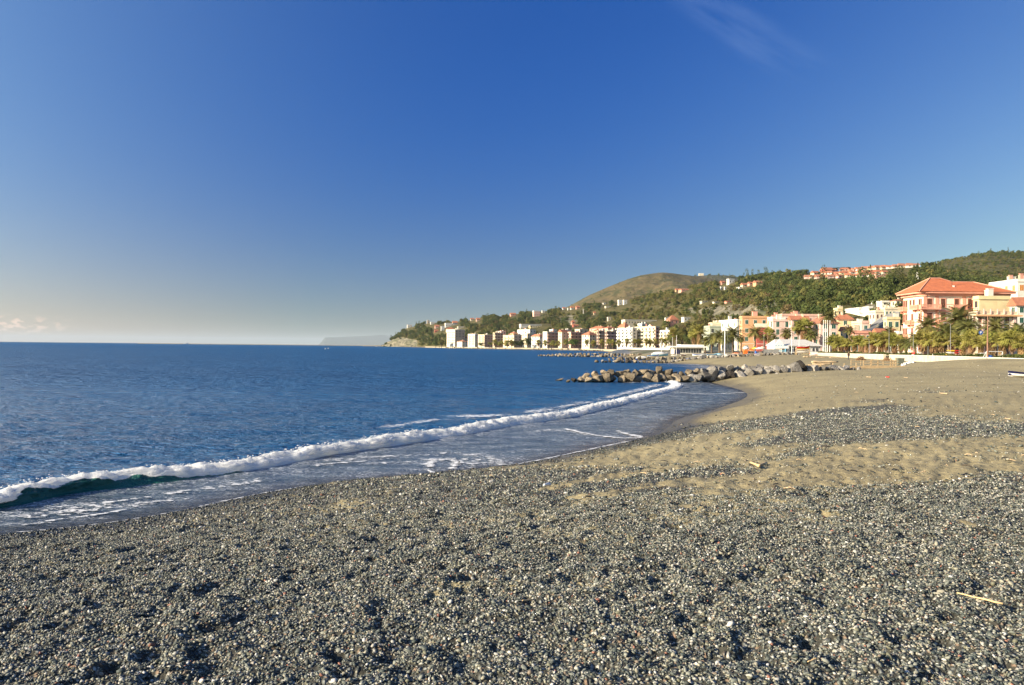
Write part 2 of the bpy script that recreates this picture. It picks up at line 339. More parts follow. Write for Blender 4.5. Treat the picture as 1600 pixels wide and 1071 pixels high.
# ---------------------------------------------------------------- ground material
def ground_material():
    m = bpy.data.materials.new('beach_ground'); m.use_nodes = True; N, L = nodes(m); N.clear()
    def nn(t, **k):
        n = N.new(t)
        for a, b in k.items(): setattr(n, a, b)
        return n
    def mixc(f, a, b, bt='MIX'):
        x = nn('ShaderNodeMixRGB', blend_type=bt)
        for i, v in enumerate((f, a, b)):
            if isinstance(v, tuple): x.inputs[i].default_value = (*v, 1)
            elif isinstance(v, (int, float)): x.inputs[i].default_value = v
            else: L(v, x.inputs[i])
        return x.outputs[0]
    def mp(v, a, b, c=0.0, d=1.0):
        x = nn('ShaderNodeMapRange'); L(v, x.inputs[0])
        for i, q in enumerate((a, b, c, d)): x.inputs[i+1].default_value = q
        return x.outputs[0]
    out = nn('ShaderNodeOutputMaterial'); b = nn('ShaderNodeBsdfPrincipled'); L(b.outputs[0], out.inputs[0])
    g = nn('ShaderNodeNewGeometry'); P = g.outputs['Position']
    def att(s): a = nn('ShaderNodeAttribute', attribute_name=s); return a.outputs['Fac']
    def noise(sc, det=4, ro=0.55, vec=P):
        n = nn('ShaderNodeTexNoise'); n.inputs['Scale'].default_value = sc; n.inputs['Detail'].default_value = det; n.inputs['Roughness'].default_value = ro; L(vec, n.inputs['Vector']); return n.outputs[0]
    fl = nn('ShaderNodeVectorMath', operation='MULTIPLY'); L(P, fl.inputs[0]); fl.inputs[1].default_value = (1, 1, 0.0)
    def vor(sc, feat='F1'):
        v = nn('ShaderNodeTexVoronoi', feature=feat); v.inputs['Scale'].default_value = sc; L(fl.outputs[0], v.inputs['Vector']); return v
    sand = mixc(mp(noise(0.35, 6), .35, .65), (0.40, 0.335, 0.185), (0.30, 0.25, 0.14))
    sand = mixc(mp(noise(14, 5), .3, .7, 0, .45), sand, (0.13, 0.105, 0.06))
    sp = vor(9.0); sand = mixc(mp(sp.outputs['Distance'], 0.10, 0.16, 1, 0), sand, mixc(mp(sp.outputs['Color'], 0.3, 0.6), (0.05, 0.052, 0.05), (0.5, 0.47, 0.4)))
    v1 = vor(27.0); v2 = vor(11.0)
    def stone(v):
        s = nn('ShaderNodeSeparateColor'); L(v.outputs['Color'], s.inputs[0])
        c = mixc(mp(s.outputs[0], .1, .9), (0.07, 0.08, 0.08), (0.27, 0.285, 0.27))
        c = mixc(mp(s.outputs[1], .78, .82), c, (0.50, 0.48, 0.42)); return mixc(mp(s.outputs[2], .86, .9), c, (0.24, 0.17, 0.12))
    c1 = stone(v1); c1 = mixc(mp(v1.outputs['Distance'], .3, .6), c1, (0.05, 0.048, 0.038))
    c2 = stone(v2)
    peb = c1
    pm = att('pebble'); pmn = nn('ShaderNodeMath', operation='ADD'); L(pm, pmn.inputs[0])
    t = nn('ShaderNodeMath', operation='MULTIPLY_ADD'); L(noise(5.5, 5, .7), t.inputs[0]); t.inputs[1].default_value = 2.4; t.inputs[2].default_value = -1.2; L(t.outputs[0], pmn.inputs[1])
    pf = mp(pmn.outputs[0], .34, .66)
    col = mixc(pf, sand, peb)
    wet = att('wet'); col = mixc(mp(wet, 0, 1, 0, .75), col, mixc(0.5, mixc(1.0, col, (0.30, 0.30, 0.30), 'MULTIPLY'), (0.03, 0.03, 0.025)))
    veg = att('inland'); col = mixc(veg, col, mixc(mp(noise(.08, 5), .4, .6), (0.24, 0.21, 0.17), (0.075, 0.085, 0.035)))
    L(col, b.inputs['Base Color']); L(mp(wet, 0, 1, .9, .3), b.inputs['Roughness']); b.inputs['Specular IOR Level'].default_value = 0.3
    hs_ = nn('ShaderNodeMath', operation='MULTIPLY'); L(mp(v1.outputs['Distance'], 0, .6, 1, 0), hs_.inputs[0]); L(pf, hs_.inputs[1])
    hh = nn('ShaderNodeMath', operation='MULTIPLY_ADD'); L(noise(30, 6, .6), hh.inputs[0]); hh.inputs[1].default_value = 0.35; L(hs_.outputs[0], hh.inputs[2])
    hh2 = nn('ShaderNodeMath', operation='MULTIPLY_ADD'); L(noise(3.2, 5, .6), hh2.inputs[0]); hh2.inputs[1].default_value = 2.2; L(hh.outputs[0], hh2.inputs[2])
    bp = nn('ShaderNodeBump'); bp.inputs['Strength'].default_value = 1.0; bp.inputs['Distance'].default_value = 0.035; L(hh2.outputs[0], bp.inputs['Height']); L(bp.outputs[0], b.inputs['Normal'])
    return m
def fan(pxs, Ys):
    k = (pxs-CX)/F_PX
    Xg = k[None, :]*Ys[:, None]; Yg = np.repeat(Ys[:, None], len(pxs), 1)
    return Xg.ravel(), Yg.ravel()
s_ = np.arange(1150, 9, -2.6)
Ys = np.concatenate([np.array([-60., -30, -12, -6, -3, -1, 0.4, 1.2]), 2500/s_, np.geomspace(290, 2600, 70), np.arange(44.3, 262, 1.6), [4000, 9000, 30000]])
pxs = np.concatenate([np.linspace(-9000, -700, 14), np.arange(-500, 2140, 4.0), np.linspace(2300, 9000, 14)])
Ys = np.sort(Ys); X, Yg = fan(pxs, np.maximum(Ys, 0.4)); Yg = np.repeat(Ys[:, None], len(pxs), 1).ravel()
X = np.where(Yg < 3, (np.tile(pxs, len(Ys))-CX)/F_PX*3.0, X)
X = np.clip(X, -56000, 38000)
Z = H(X, Yg); dd = shore_d(X, Yg)
pebb = pebble_mask(X, Yg)
def wetness(x, y):
    d = shore_d(x, y); w = np.clip(sstep(1.35, 0.45, (d + 0.9*fbm(x/3, y/3, octv=3, seed=5))/np.interp(y, [8, 22, 40], [3.2, 2.4, 1.6])), 0, 1)
    return np.where((y > 45) & (y < 200), w*0.7, w)
wet = wetness(X, Yg)
pebb = np.clip(pebb - .0, 0, 1)
inl = np.where(inside(X, Yg, _wpoly), sstep(0.5, 3, seg_dist(X, Yg, _wpoly[:18])), 0)
me = np_mesh('ground', np.stack([X, Yg, Z], -1), grid_faces(len(Ys), len(pxs)), ground_material(), True, {'pebble': pebb, 'wet': wet, 'inland': inl})
tag(link('ground', me), 'sand and pebble beach running back to the town', kind='structure')
# ---------------------------------------------------------------- hills
class Hill:
    def __init__(s, sky, foot, ridge, zf, bow=0.85, gully=0.05, seed=0, lower=0.0):
        s.sky = np.array(sky, float); s.foot = np.array(foot, float); s.ridge = np.array(ridge, float); s.zf = np.array(zf, float); s.bow = bow; s.g = gully; s.seed = seed; s.lower = lower
        g = np.arange(300., 2400., 2.)
        def sm(a, sg):
            v = np.interp(g, a[:, 0], a[:, 1]); k = np.exp(-(np.arange(-3*sg, 3*sg+1, 2.)/sg)**2/2); k /= k.sum(); h_ = len(k)//2
            return np.stack([g, np.convolve(np.pad(v, h_, 'edge'), k, 'valid')[:len(g)]], -1)
        s.foot = sm(s.foot, 36); s.ridge = sm(s.ridge, 30); s.zf = sm(s.zf, 10)
    def surf(s, px, t):
        px = np.asarray(px, float); t = np.asarray(t, float)
        Fd = np.interp(px, s.foot[:, 0], s.foot[:, 1]); Rd = np.interp(px, s.ridge[:, 0], s.ridge[:, 1])
        zf = np.interp(px, s.zf[:, 0], s.zf[:, 1]); ys = np.interp(px, s.sky[:, 0], s.sky[:, 1]) + s.lower
        zr = CAM_Z + (534.0+0.0099*px - ys)/F_PX*Rd
        Y = Fd + (Rd-Fd)*t; tc = np.clip(t, 0, 1)
        X = (px-CX)/F_PX*Y
        z = zf + (zr-zf)*tc**s.bow
        sc = Rd*0.035
        z = z + s.g*(zr-zf)*np.sin(math.pi*tc)**0.8*(fbm(X/sc*0.5, Y/sc*0.25, octv=5, seed=s.seed)*1.6)
        z = np.where(t > 1, zr - (zr-zf)*np.clip(t-1, 0, 2)**1.2*1.1, z)
        return X, Y, z
    def z_at(s, px, Y):
        Fd = np.interp(px, s.foot[:, 0], s.foot[:, 1]); Rd = np.interp(px, s.ridge[:, 0], s.ridge[:, 1])
        t = (Y-Fd)/(Rd-Fd)
        if t <= 0: return -9
        return float(s.surf(np.array([px]), np.array([min(t, 1.3)]))[2][0])
    def hit(s, px, py):
        t = np.linspace(0.0, 1.0, 200); X, Y, z = s.surf(np.full(200, float(px)), t)
        sx, sy = project(X, Y, z); i = int(np.argmax(sy <= py)) if (sy <= py).any() else 199
        return Vector((X[i], Y[i], z[i]))
    def mesh(s, name, mat, p0, p1, step, nt, label, rock=None, tmax=1.5):
        pxs = np.arange(p0, p1+step, step); ts = np.concatenate([np.linspace(0, 1, nt), np.linspace(1.05, tmax, 8)])
        PX = np.tile(pxs, len(ts)); T = np.repeat(ts, len(pxs)); X, Y, z = s.surf(PX, T)
        sx, sy = project(X, Y, z); at_ = {'rock': rock(PX, sy, X, Y) if rock else np.zeros(len(X))}
        if rock: z = z + at_['rock']*(fbm(X/9, Y/9, z/9, octv=5, seed=33, gain=.6))*np.where(PX < 660, 11.0, 5.0)
        me = np_mesh(name, np.stack([X, Y, z], -1), grid_faces(len(ts), len(pxs)), mat, True, at_)
        return tag(link(name, me), label, kind='structure')
def hill_mat(name, g1, g2, g3, scale, rock1=(0.27, 0.235, 0.165), rock2=(0.12, 0.115, 0.085)):
    m = bpy.data.materials.new(name); m.use_nodes = True; N, L = nodes(m); N.clear()
    out = N.new('ShaderNodeOutputMaterial'); b = N.new('ShaderNodeBsdfPrincipled'); L(b.outputs[0], out.inputs[0]); b.inputs['Roughness'].default_value = 0.95; b.inputs['Specular IOR Level'].default_value = 0.1
    g = N.new('ShaderNodeNewGeometry')
    def noise(sc, det=5, ro=.6):
        n = N.new('ShaderNodeTexNoise'); n.inputs['Scale'].default_value = sc; n.inputs['Detail'].default_value = det; n.inputs['Roughness'].default_value = ro; L(g.outputs['Position'], n.inputs['Vector']); return n.outputs[0]
    def mr(v, a, b_):
        x = N.new('ShaderNodeMapRange'); x.inputs[1].default_value = a; x.inputs[2].default_value = b_; L(v, x.inputs[0]); return x.outputs[0]
    def mix(f, a, b_):
        x = N.new('ShaderNodeMixRGB'); L(f, x.inputs[0])
        for i, v in ((1, a), (2, b_)):
            if isinstance(v, tuple): x.inputs[i].default_value = (*v, 1)
            else: L(v, x.inputs[i])
        return x.outputs[0]
    c = mix(mr(noise(scale), .38, .62), g1, g2); c = mix(mr(noise(scale*5, 6, .7), .45, .62), c, g3)
    rk = mix(mr(noise(0.09, 8, .8), .42, .58), rock1, rock2); rk = mix(mr(noise(0.025, 5, .6), .5, .62), rk, (.10, .105, .06))
    a = N.new('ShaderNodeAttribute'); a.attribute_name = 'rock'
    ad = N.new('ShaderNodeMath'); ad.operation = 'MULTIPLY_ADD'; L(noise(0.07, 6, .7), ad.inputs[0]); ad.inputs[1].default_value = 0.9; ad.inputs[2].default_value = -0.45
    ad2 = N.new('ShaderNodeMath'); ad2.operation = 'ADD'; L(ad.outputs[0], ad2.inputs[0]); L(a.outputs['Fac'], ad2.inputs[1])
    c = mix(mr(ad2.outputs[0], .42, .55), c, rk); L(c, b.inputs['Base Color'])
    bp = N.new('ShaderNodeBump'); bp.inputs['Strength'].default_value = 1.0; bp.inputs['Distance'].default_value = 0.35/scale*0.12; L(noise(scale*8, 7, .7), bp.inputs['Height']); L(bp.outputs[0], b.inputs['Normal'])
    return m
HA = Hill([(596,541),(602,540),(606,536),(612,531),(625,521.5),(633,513.5),(645,511),(660,507),(672,505),(690,504.5),(712,503),(735,500.5),(745,498),(755,496),(772,494),(781,498),(795,492.5),(815,489.5),(835,488),(850,486.5),(870,485.5),(885,483),(907,479),(947,475),(965,473),(992,468),(1015,462),(1042,457),(1060,455),(1082,449),(1105,444),(1127,443),(1141,439),(1159,438),(1172,436),(1195,433),(1217,431),(1240,430),(1262,429),(1280,427),(1300,424.5),(1340,424.5),(1360,422),(1400,419),(1430,417),(1445,419),(1460,424),(1500,438),(1600,446),(2100,460)],
          [(596,2240),(620,2080),(650,1830),(700,1450),(760,1230),(850,1080),(950,930),(1040,700),(1130,480),(1250,400),(1320,320),(1450,310),(1600,300),(2100,300)],
          [(596,2300),(620,2300),(650,2250),(700,2100),(760,1900),(850,1800),(950,1650),(1050,1450),(1150,1250),(1250,1020),(1450,900),(1600,900),(2100,900)],
          [(596,-3),(640,-2),(665,1.5),(2100,2.0)], bow=0.9, gully=0.07, seed=41)
HB = Hill([(850,492),(870,486),(889,478.5),(920,461.5),(950,448.5),(980,436.5),(1000,430.5),(1020,427.4),(1035,426),(1050,427.2),(1070,430),(1100,434),(1115,437),(1150,443),(1200,452),(1300,470)],
          [(850,1950),(1300,1950)], [(850,2900),(1300,3000)], [(850,50),(1300,60)], bow=0.95, gully=0.16, seed=51)
HC = Hill([(1040,446),(1070,437),(1088,431.5),(1110,430),(1130,430.5),(1145,431.5),(1157,435),(1200,442),(1300,455)], [(1040,3300),(1300,3300)], [(1040,4600),(1300,4600)], [(1040,100),(1300,100)], gully=0.05, seed=61)
HD = Hill([(1380,440),(1425,428),(1440,422),(1455,413),(1470,410.5),(1500,404),(1525,399),(1550,395.5),(1575,394.5),(1600,395),(1700,401),(1900,432),(2100,470)], [(1380,905),(2100,905)], [(1380,1550),(2100,1550)], [(1380,45),(2100,45)], bow=0.8, gully=0.08, seed=71)
HE = Hill([(494,541),(500,537),(506,529.5),(508,527.6),(540,526.4),(580,524.8),(595,523.8),(610,525),(640,528),(720,538),(760,542)], [(494,35000),(760,35000)], [(494,36500),(760,36500)], [(494,-5),(760,-5)], bow=.5, gully=0.04, seed=81)
def blob(px, py, cx, cy, rx, ry, n=0):
    return np.clip(1.35-np.sqrt(((px-cx)/rx)**2+((py-cy)/ry)**2), 0, 1)
ROCKS = [(889,500,15,9),(877,503,8,6),(1135,489,55,12),(1190,489,42,12),(1205,473,26,6),(1165,482,40,8),(1085,487,20,6),(1245,499,12,6),(1360,480,10,4)]
def rockA(px, py, X, Y):
    r = 0*px
    for q in ROCKS: r = np.maximum(r, blob(px, py, *q))
    cl = np.clip((py-np.interp(px, [596, 606, 614, 626, 640, 655], [536, 534, 531.5, 527.5, 530, 533]))/1.5+.5, 0, 1)*np.clip((656-px)/8, 0, 1)
    return np.clip(np.maximum(r, cl), 0, 1)
HA.mesh('hillside', hill_mat('scrub_hill', (0.062, 0.062, 0.022), (0.10, 0.088, 0.034), (0.13, 0.105, 0.05), 0.03), 596, 2100, 3.0, 150, 'wooded hillside rising behind the town', rockA)
HB.mesh('mountain', hill_mat('brown_mountain', (0.115, 0.09, 0.04), (0.05, 0.056, 0.022), (0.16, 0.12, 0.06), 0.010), 850, 1300, 2.0, 130, 'bare brown mountain beyond the wooded ridge')
HC.mesh('mountain', hill_mat('far_mountain', (0.085, 0.075, 0.035), (0.05, 0.055, 0.025), (0.11, 0.085, 0.05), 0.006), 1040, 1300, 3.0, 60, 'low summit behind the bare mountain')
HD.mesh('hill', hill_mat('scrub_hill_right', (0.072, 0.068, 0.024), (0.052, 0.056, 0.02), (0.12, 0.10, 0.05), 0.02), 1380, 2100, 3.0, 110, 'round scrub-covered hill on the right')
HE.mesh('headland', hill_mat('distant_headland', (0.055, 0.06, 0.03), (0.04, 0.045, 0.025), (0.08, 0.07, 0.04), 0.002), 494, 760, 2.0, 30, 'far headland across the sea fading to blue')
# ---------------------------------------------------------------- sea
WAVE_B = [(-400,842),(-150,815),(0,796),(50,784),(100,773),(150,766),(200,761),(250,754),(310,747),(367,739),(420,730),(480,718),(530,709),(580,702),(640,693),(720,681),(760,673),(800,665),(862,657),(894,652),(925,644),(975,632),(1019,619),(1050,611.5),(1064,606.5),(1066,601),(1054,597),(1036,596)]
CREST = np.array(_smooth([tuple(on_z(*p))[:2] for p in WAVE_B], 2))
def sea_material():
    m = bpy.data.materials.new('sea_water'); m.use_nodes = True; N, L = nodes(m); N.clear()
    def nn(t, **k):
        n = N.new(t)
        for a, b in k.items(): setattr(n, a, b)
        return n
    out = nn('ShaderNodeOutputMaterial'); b = nn('ShaderNodeBsdfPrincipled'); L(b.outputs[0], out.inputs[0])
    g = nn('ShaderNodeNewGeometry'); P = g.outputs['Position']
    def noise(sc, det=4, ro=.55, st=None, dist=0.0):
        v = P
        if st: mp_ = nn('ShaderNodeMapping'); mp_.inputs['Scale'].default_value = st; mp_.inputs['Rotation'].default_value = (0, 0, R(-12)); L(P, mp_.inputs[0]); v = mp_.outputs[0]
        n = nn('ShaderNodeTexNoise'); n.inputs['Scale'].default_value = sc; n.inputs['Detail'].default_value = det; n.inputs['Roughness'].default_value = ro; n.inputs['Distortion'].default_value = dist; L(v, n.inputs['Vector']); return n.outputs[0]
    def mr(v, a, b_, c=0.0, d=1.0):
        x = nn('ShaderNodeMapRange'); L(v, x.inputs[0])
        for i, q in enumerate((a, b_, c, d)): x.inputs[i+1].default_value = q
        return x.outputs[0]
    def ma(op, a, b_=0.0, clamp=False):
        x = nn('ShaderNodeMath', operation=op, use_clamp=clamp)
        for i, v in enumerate((a, b_)):
            if isinstance(v, (int, float)): x.inputs[i].default_value = v
            else: L(v, x.inputs[i])
        return x.outputs[0]
    def mix(f, a, c):
        x = nn('ShaderNodeMixRGB')
        for i, v in enumerate((f, a, c)):
            if isinstance(v, tuple): x.inputs[i].default_value = (*v, 1)
            elif isinstance(v, (int, float)): x.inputs[i].default_value = v
            else: L(v, x.inputs[i])
        return x.outputs[0]
    sh = nn('ShaderNodeAttribute', attribute_name='swash').outputs['Fac']   # 1 between breaker and beach
    fo = nn('ShaderNodeAttribute', attribute_name='foam').outputs['Fac']
    thin = nn('ShaderNodeAttribute', attribute_name='thin').outputs['Fac']
    deep = mix(mr(noise(.05, 5), .35, .65), (0.004, 0.085, 0.235), (0.007, 0.115, 0.295))
    shal = mix(mr(noise(.8, 4, .6, (1, 2.4, 1)), .4, .6), (0.085, 0.12, 0.155), (0.040, 0.065, 0.095))
    shal = mix(thin, shal, (0.060, 0.060, 0.062))
    col = mix(sh, deep, shal)
    vo = nn('ShaderNodeTexVoronoi', feature='DISTANCE_TO_EDGE'); vo.inputs['Scale'].default_value = 2.6
    mp_ = nn('ShaderNodeMapping'); mp_.inputs['Scale'].default_value = (.75, 1.5, 1)
    wob = nn('ShaderNodeTexNoise'); wob.inputs['Scale'].default_value = 1.3; wob.inputs['Detail'].default_value = 6; L(P, wob.inputs['Vector'])
    va = nn('ShaderNodeVectorMath', operation='SCALE'); L(wob.outputs['Color'], va.inputs[0]); va.inputs['Scale'].default_value = 2.2
    vb = nn('ShaderNodeVectorMath', operation='ADD'); L(P, vb.inputs[0]); L(va.outputs[0], vb.inputs[1]); L(vb.outputs[0], mp_.inputs[0]); L(mp_.outputs[0], vo.inputs['Vector'])
    lace = mr(vo.outputs['Distance'], 0.0, 0.10, 1, 0)
    lace = ma('MULTIPLY', lace, mr(noise(7, 5, .7), .38, .6))
    lace = ma('ADD', ma('MULTIPLY', lace, .95), mr(noise(16, 5, .75, (.6, 1.6, 1)), .52, .66, 0, .8))
    fm = ma('MULTIPLY', mr(ma('ADD', fo, ma('MULTIPLY', ma('SUBTRACT', noise(1.1, 4, .6, (.6, 1.5, 1)), .5), 1.6)), .25, .8), lace, True)
    solid = mr(fo, .86, .98); fm = ma('MAXIMUM', fm, ma('MULTIPLY', solid, mr(noise(11, 4), .3, .5)))
    col = mix(fm, col, (0.72, 0.74, 0.78))
    L(col, b.inputs['Base Color'])
    
    b.inputs['IOR'].default_value = 1.33; L(mr(sh, 0, 1, .38, .42), b.inputs['Specular IOR Level'])
    far = nn('ShaderNodeAttribute', attribute_name='far').outputs['Fac']
    L(ma('ADD', ma('ADD', mr(sh, 0, 1, .15, .10), ma('MULTIPLY', far, .22)), ma('MULTIPLY', fm, .6), True), b.inputs['Roughness'])
    h = ma('ADD', ma('MULTIPLY', noise(1.5, 4, .6, (.55, 1.2, 1), .4), .85), ma('MULTIPLY', noise(4.5, 4, .6, (.6, 1.3, 1), .5), .42))
    h = ma('ADD', h, ma('MULTIPLY', noise(10.0, 3, .6, (.7, 1.2, 1)), .10))
    h = ma('ADD', ma('MULTIPLY', h, mr(sh, 0, 1, 1, .16)), ma('MULTIPLY', noise(.10, 6, .75, (.30, 1.0, 1)), mr(far, 0, 1, .0, 9.0)))
    bp = nn('ShaderNodeBump'); bp.inputs['Strength'].default_value = 1.0; bp.inputs['Distance'].default_value = 1.1; L(h, bp.inputs['Height']); L(bp.outputs[0], b.inputs['Normal'])
    return m
SEA_M = sea_material()
def crest_sd(x, y):   # >0 on the beach side of the breaker
    d = seg_dist(x, y, CREST); poly = np.array(list(map(tuple, CREST)) + [(60, 86), (60, 60000), (-60000, 60000), (-60000, -30)])
    return np.where(inside(x, y, poly), -d, d)
s2 = np.concatenate([np.arange(480, 60, -1.7), np.arange(60, 8, -1.2)])
Ys2 = np.concatenate([[-40., -20, -8, 0.5, 3, 6], 4320/s2, np.geomspace(545, 54000, 60)])
px2 = np.concatenate([np.linspace(-9000, -700, 14), np.arange(-500, 1240, 3.2), [1300]])
X, Y = fan(px2, np.maximum(Ys2, .5)); Y = np.repeat(Ys2[:, None], len(px2), 1).ravel()
X = np.where(Y < 6, (np.tile(px2, len(Ys2))-CX)/F_PX*6.0, X); X = np.maximum(X, -56000)
cd = crest_sd(X, Y); sdist = -shore_d(X, Y)
swash = sstep(-1.2, -0.1, cd)*(Y < 100)
swash = np.maximum(swash, sstep(7, 2, sdist)*((Y > 82) & (Y < 240)))
amp = (1-swash)*sstep(160, 30, Y)
zz = amp*(0.11*fbm(X/1.7, Y/0.8, octv=4, seed=91, gain=.6) + 0.06*fbm(X/6, Y/2.5, octv=2, seed=92)) + 0.10*np.exp(-((cd+2.2)/1.4)**2)*(Y < 80)
zz = zz + swash*0.012*fbm(X/1.2, Y/.6, octv=3, seed=93)*sstep(0, 1.5, sdist)
foam = np.clip(0.25*np.exp(-((cd-0.3)/0.5)**2) + 0.5*np.exp(-((cd+1.2)/0.9)**2)*(0.5+fbm(X/3, Y/3, seed=95)) + 0.42*(cd > 0), 0, 1)*(Y < 85)
foam = np.maximum(foam, swash*(.40+.35*fbm(X/2.5, Y/1.2, octv=3, seed=96)))
foam = np.maximum(foam, ((Y > 82) & (Y < 230))*sstep(9, 3, sdist)*.9*(X > 22)*sstep(-1, 0.2, .4+fbm(X/6, Y/6, seed=97)))
thin = sstep(1.6, 0.1, sdist)*(Y < 90)
foam = foam*(1-0.8*sstep(0.7, 0.05, sdist))
me = np_mesh('sea', np.stack([X, Y, zz], -1), grid_faces(len(Ys2), len(px2)), SEA_M, True, {'swash': swash, 'foam': foam, 'thin': thin, 'far': sstep(18, 90, Y)})
tag(link('sea', me), 'calm deep blue sea out to the horizon', kind='structure')
# ---------------------------------------------------------------- the breaking wave: a lumpy roller with a green face on the left
def foam_material():
    m = bpy.data.materials.new('wave_foam'); m.use_nodes = True; N, L = nodes(m); N.clear()
    out = N.new('ShaderNodeOutputMaterial'); b = N.new('ShaderNodeBsdfPrincipled'); L(b.outputs[0], out.inputs[0])
    g = N.new('ShaderNodeNewGeometry'); a = N.new('ShaderNodeAttribute'); a.attribute_name = 'white'
    n = N.new('ShaderNodeTexNoise'); n.inputs['Scale'].default_value = 9; n.inputs['Detail'].default_value = 7; n.inputs['Roughness'].default_value = .72; L(g.outputs['Position'], n.inputs['Vector'])
    ad = N.new('ShaderNodeMath'); ad.operation = 'MULTIPLY_ADD'; L(n.outputs[0], ad.inputs[0]); ad.inputs[1].default_value = 1.5; ad.inputs[2].default_value = -0.75
    a2 = N.new('ShaderNodeMath'); a2.operation = 'ADD'; L(a.outputs['Fac'], a2.inputs[0]); L(ad.outputs[0], a2.inputs[1])
    mr = N.new('ShaderNodeMapRange'); mr.inputs[1].default_value = .42; mr.inputs[2].default_value = .58; L(a2.outputs[0], mr.inputs[0])
    fa = N.new('ShaderNodeAttribute'); fa.attribute_name = 'face'
    w = N.new('ShaderNodeMixRGB'); L(fa.outputs['Fac'], w.inputs[0]); w.inputs[1].default_value = (0.005, 0.045, 0.11, 1); w.inputs[2].default_value = (0.030, 0.14, 0.11, 1)
    mx = N.new('ShaderNodeMixRGB'); L(mr.outputs[0], mx.inputs[0]); L(w.outputs[0], mx.inputs[1]); mx.inputs[2].default_value = (0.80, 0.80, 0.80, 1); L(mx.outputs[0], b.inputs['Base Color'])
    r = N.new('ShaderNodeMapRange'); r.inputs[3].default_value = .12; r.inputs[4].default_value = .8; L(mr.outputs[0], r.inputs[0]); L(r.outputs[0], b.inputs['Roughness']); b.inputs['Specular IOR Level'].default_value = .3; L(mr.outputs[0], b.inputs['Subsurface Weight']); b.inputs['Subsurface Radius'].default_value = (1, 1, 1); b.inputs['Subsurface Scale'].default_value = .55; mx.inputs[2].default_value = (.97, .94, .87, 1)
    n2 = N.new('ShaderNodeTexNoise'); n2.inputs['Scale'].default_value = 22; n2.inputs['Detail'].default_value = 5; L(g.outputs['Position'], n2.inputs['Vector'])
    bp = N.new('ShaderNodeBump'); bp.inputs['Strength'].default_value = .9; bp.inputs['Distance'].default_value = .05; L(n2.outputs[0], bp.inputs['Height']); L(bp.outputs[0], b.inputs['Normal'])
    tr = N.new('ShaderNodeBsdfTranslucent'); tr.inputs[0].default_value = (.95, .95, .95, 1); L(bp.outputs[0], tr.inputs['Normal'])
    ms = N.new('ShaderNodeMixShader'); tf = N.new('ShaderNodeMath'); tf.operation = 'MULTIPLY'; L(mr.outputs[0], tf.inputs[0]); tf.inputs[1].default_value = .25; L(tf.outputs[0], ms.inputs[0]); L(b.outputs[0], ms.inputs[1]); L(tr.outputs[0], ms.inputs[2]); L(ms.outputs[0], out.inputs[0])
    return m
FOAM_M = foam_material()
def resample(P, step):
    P = np.asarray(P); s = np.concatenate([[0], np.cumsum(np.hypot(*np.diff(P, axis=0).T))]); q = np.concatenate([np.arange(0, s[-1], step), [s[-1]]])
    return np.stack([np.interp(q, s, P[:, 0]), np.interp(q, s, P[:, 1])], -1), q
C, S = resample(CREST, 0.055)
Tn = np.gradient(C, axis=0); k_ = 25
for j in (0, 1): Tn[:, j] = np.convolve(np.pad(Tn[:, j], k_, 'edge'), np.ones(2*k_+1)/(2*k_+1), 'valid')
Tn /= np.linalg.norm(Tn, axis=1)[:, None]; Nn = np.stack([Tn[:, 1], -Tn[:, 0]], -1)   # towards the beach
# profile: (offset towards beach, height) around the base line
pr = np.array([(-2.3, -.06), (-1.9, .02), (-1.5, .09), (-1.15, .17), (-.9, .25), (-.7, .33), (-.58, .385), (-.48, .41), (-.38, .415), (-.28, .40), (-.19, .37), (-.11, .325), (-.06, .27), (-.035, .21), (-.03, .15), (-.02, .09), (0.02, .045), (.10, .015), (.22, -.05)])
tq = np.linspace(0, 1, 46); tl = np.linspace(0, 1, len(pr)); po = np.interp(tq, tl, pr[:, 0]); ph = np.interp(tq, tl, pr[:, 1])
sx, _sy = project(C[:, 0], C[:, 1], np.zeros(len(C)))
hsc = np.interp(sx, [-400, 0, 300, 700, 900, 1000, 1050, 1070], [1.05, 1.05, 1.0, .9, .78, .68, .55, .35])*(0.56+0.42*vnoise(S/2.3, S*0, seed=4)+.20*vnoise(S/.6, S*0, seed=5)); hsc = hsc*.86*np.clip((S[-1]-S)/2.5, 0.05, 1)
leftness = sstep(430, 120, sx)       # the green face shows towards the left
SS, TT = np.meshgrid(S, tq, indexing='ij'); O = np.repeat(po[None], len(S), 0); Hh = ph[None]*hsc[:, None]
lump = np.clip((Hh-.03)/.2, 0, 1)
u1 = fbm(SS*2.6, TT*7, octv=4, seed=31); u2 = fbm(SS*7, TT*16, octv=3, seed=32); u3 = fbm(SS*1.1, TT*0+1, octv=2, seed=30)
frothy = np.clip(sstep(.20, .36, TT), 0, 1)
O = O + lump*(frothy*(.20*u1+.11*u2) + 0.30*u3); Hh = Hh + lump*frothy*(.09*u1+.07*u2)
Hh = Hh + 0.05*np.clip(fbm(SS*5, TT*3, octv=2, seed=36), 0, 1)*sstep(.30, .38, TT)*sstep(.55, .45, TT)
GX = C[:, 0][:, None] + Nn[:, 0][:, None]*O; GY = C[:, 1][:, None] + Nn[:, 1][:, None]*O
te = .60 + .50*(1-leftness)**1.2 + .20*fbm(S*.75, S*0, octv=2, seed=37) + .07*fbm(S*4, S*0, octv=3, seed=39)      # where the white curtain ends
white = np.clip(.10 + 1.4*sstep(.12, .34, TT + .12*u1), 0, 1)*sstep(.05, -.05, TT - te[:, None] - .05*u2)
white = white*(1 - .5*sstep(.3, .75, u3 + .4*u1)*(TT < .4))
me = np_mesh('breaking_wave', np.stack([GX, GY, Hh], -1).reshape(-1, 3), grid_faces(len(S), 46), FOAM_M, True, {'white': white.ravel(), 'face': (sstep(.45, .6, TT)).ravel()})
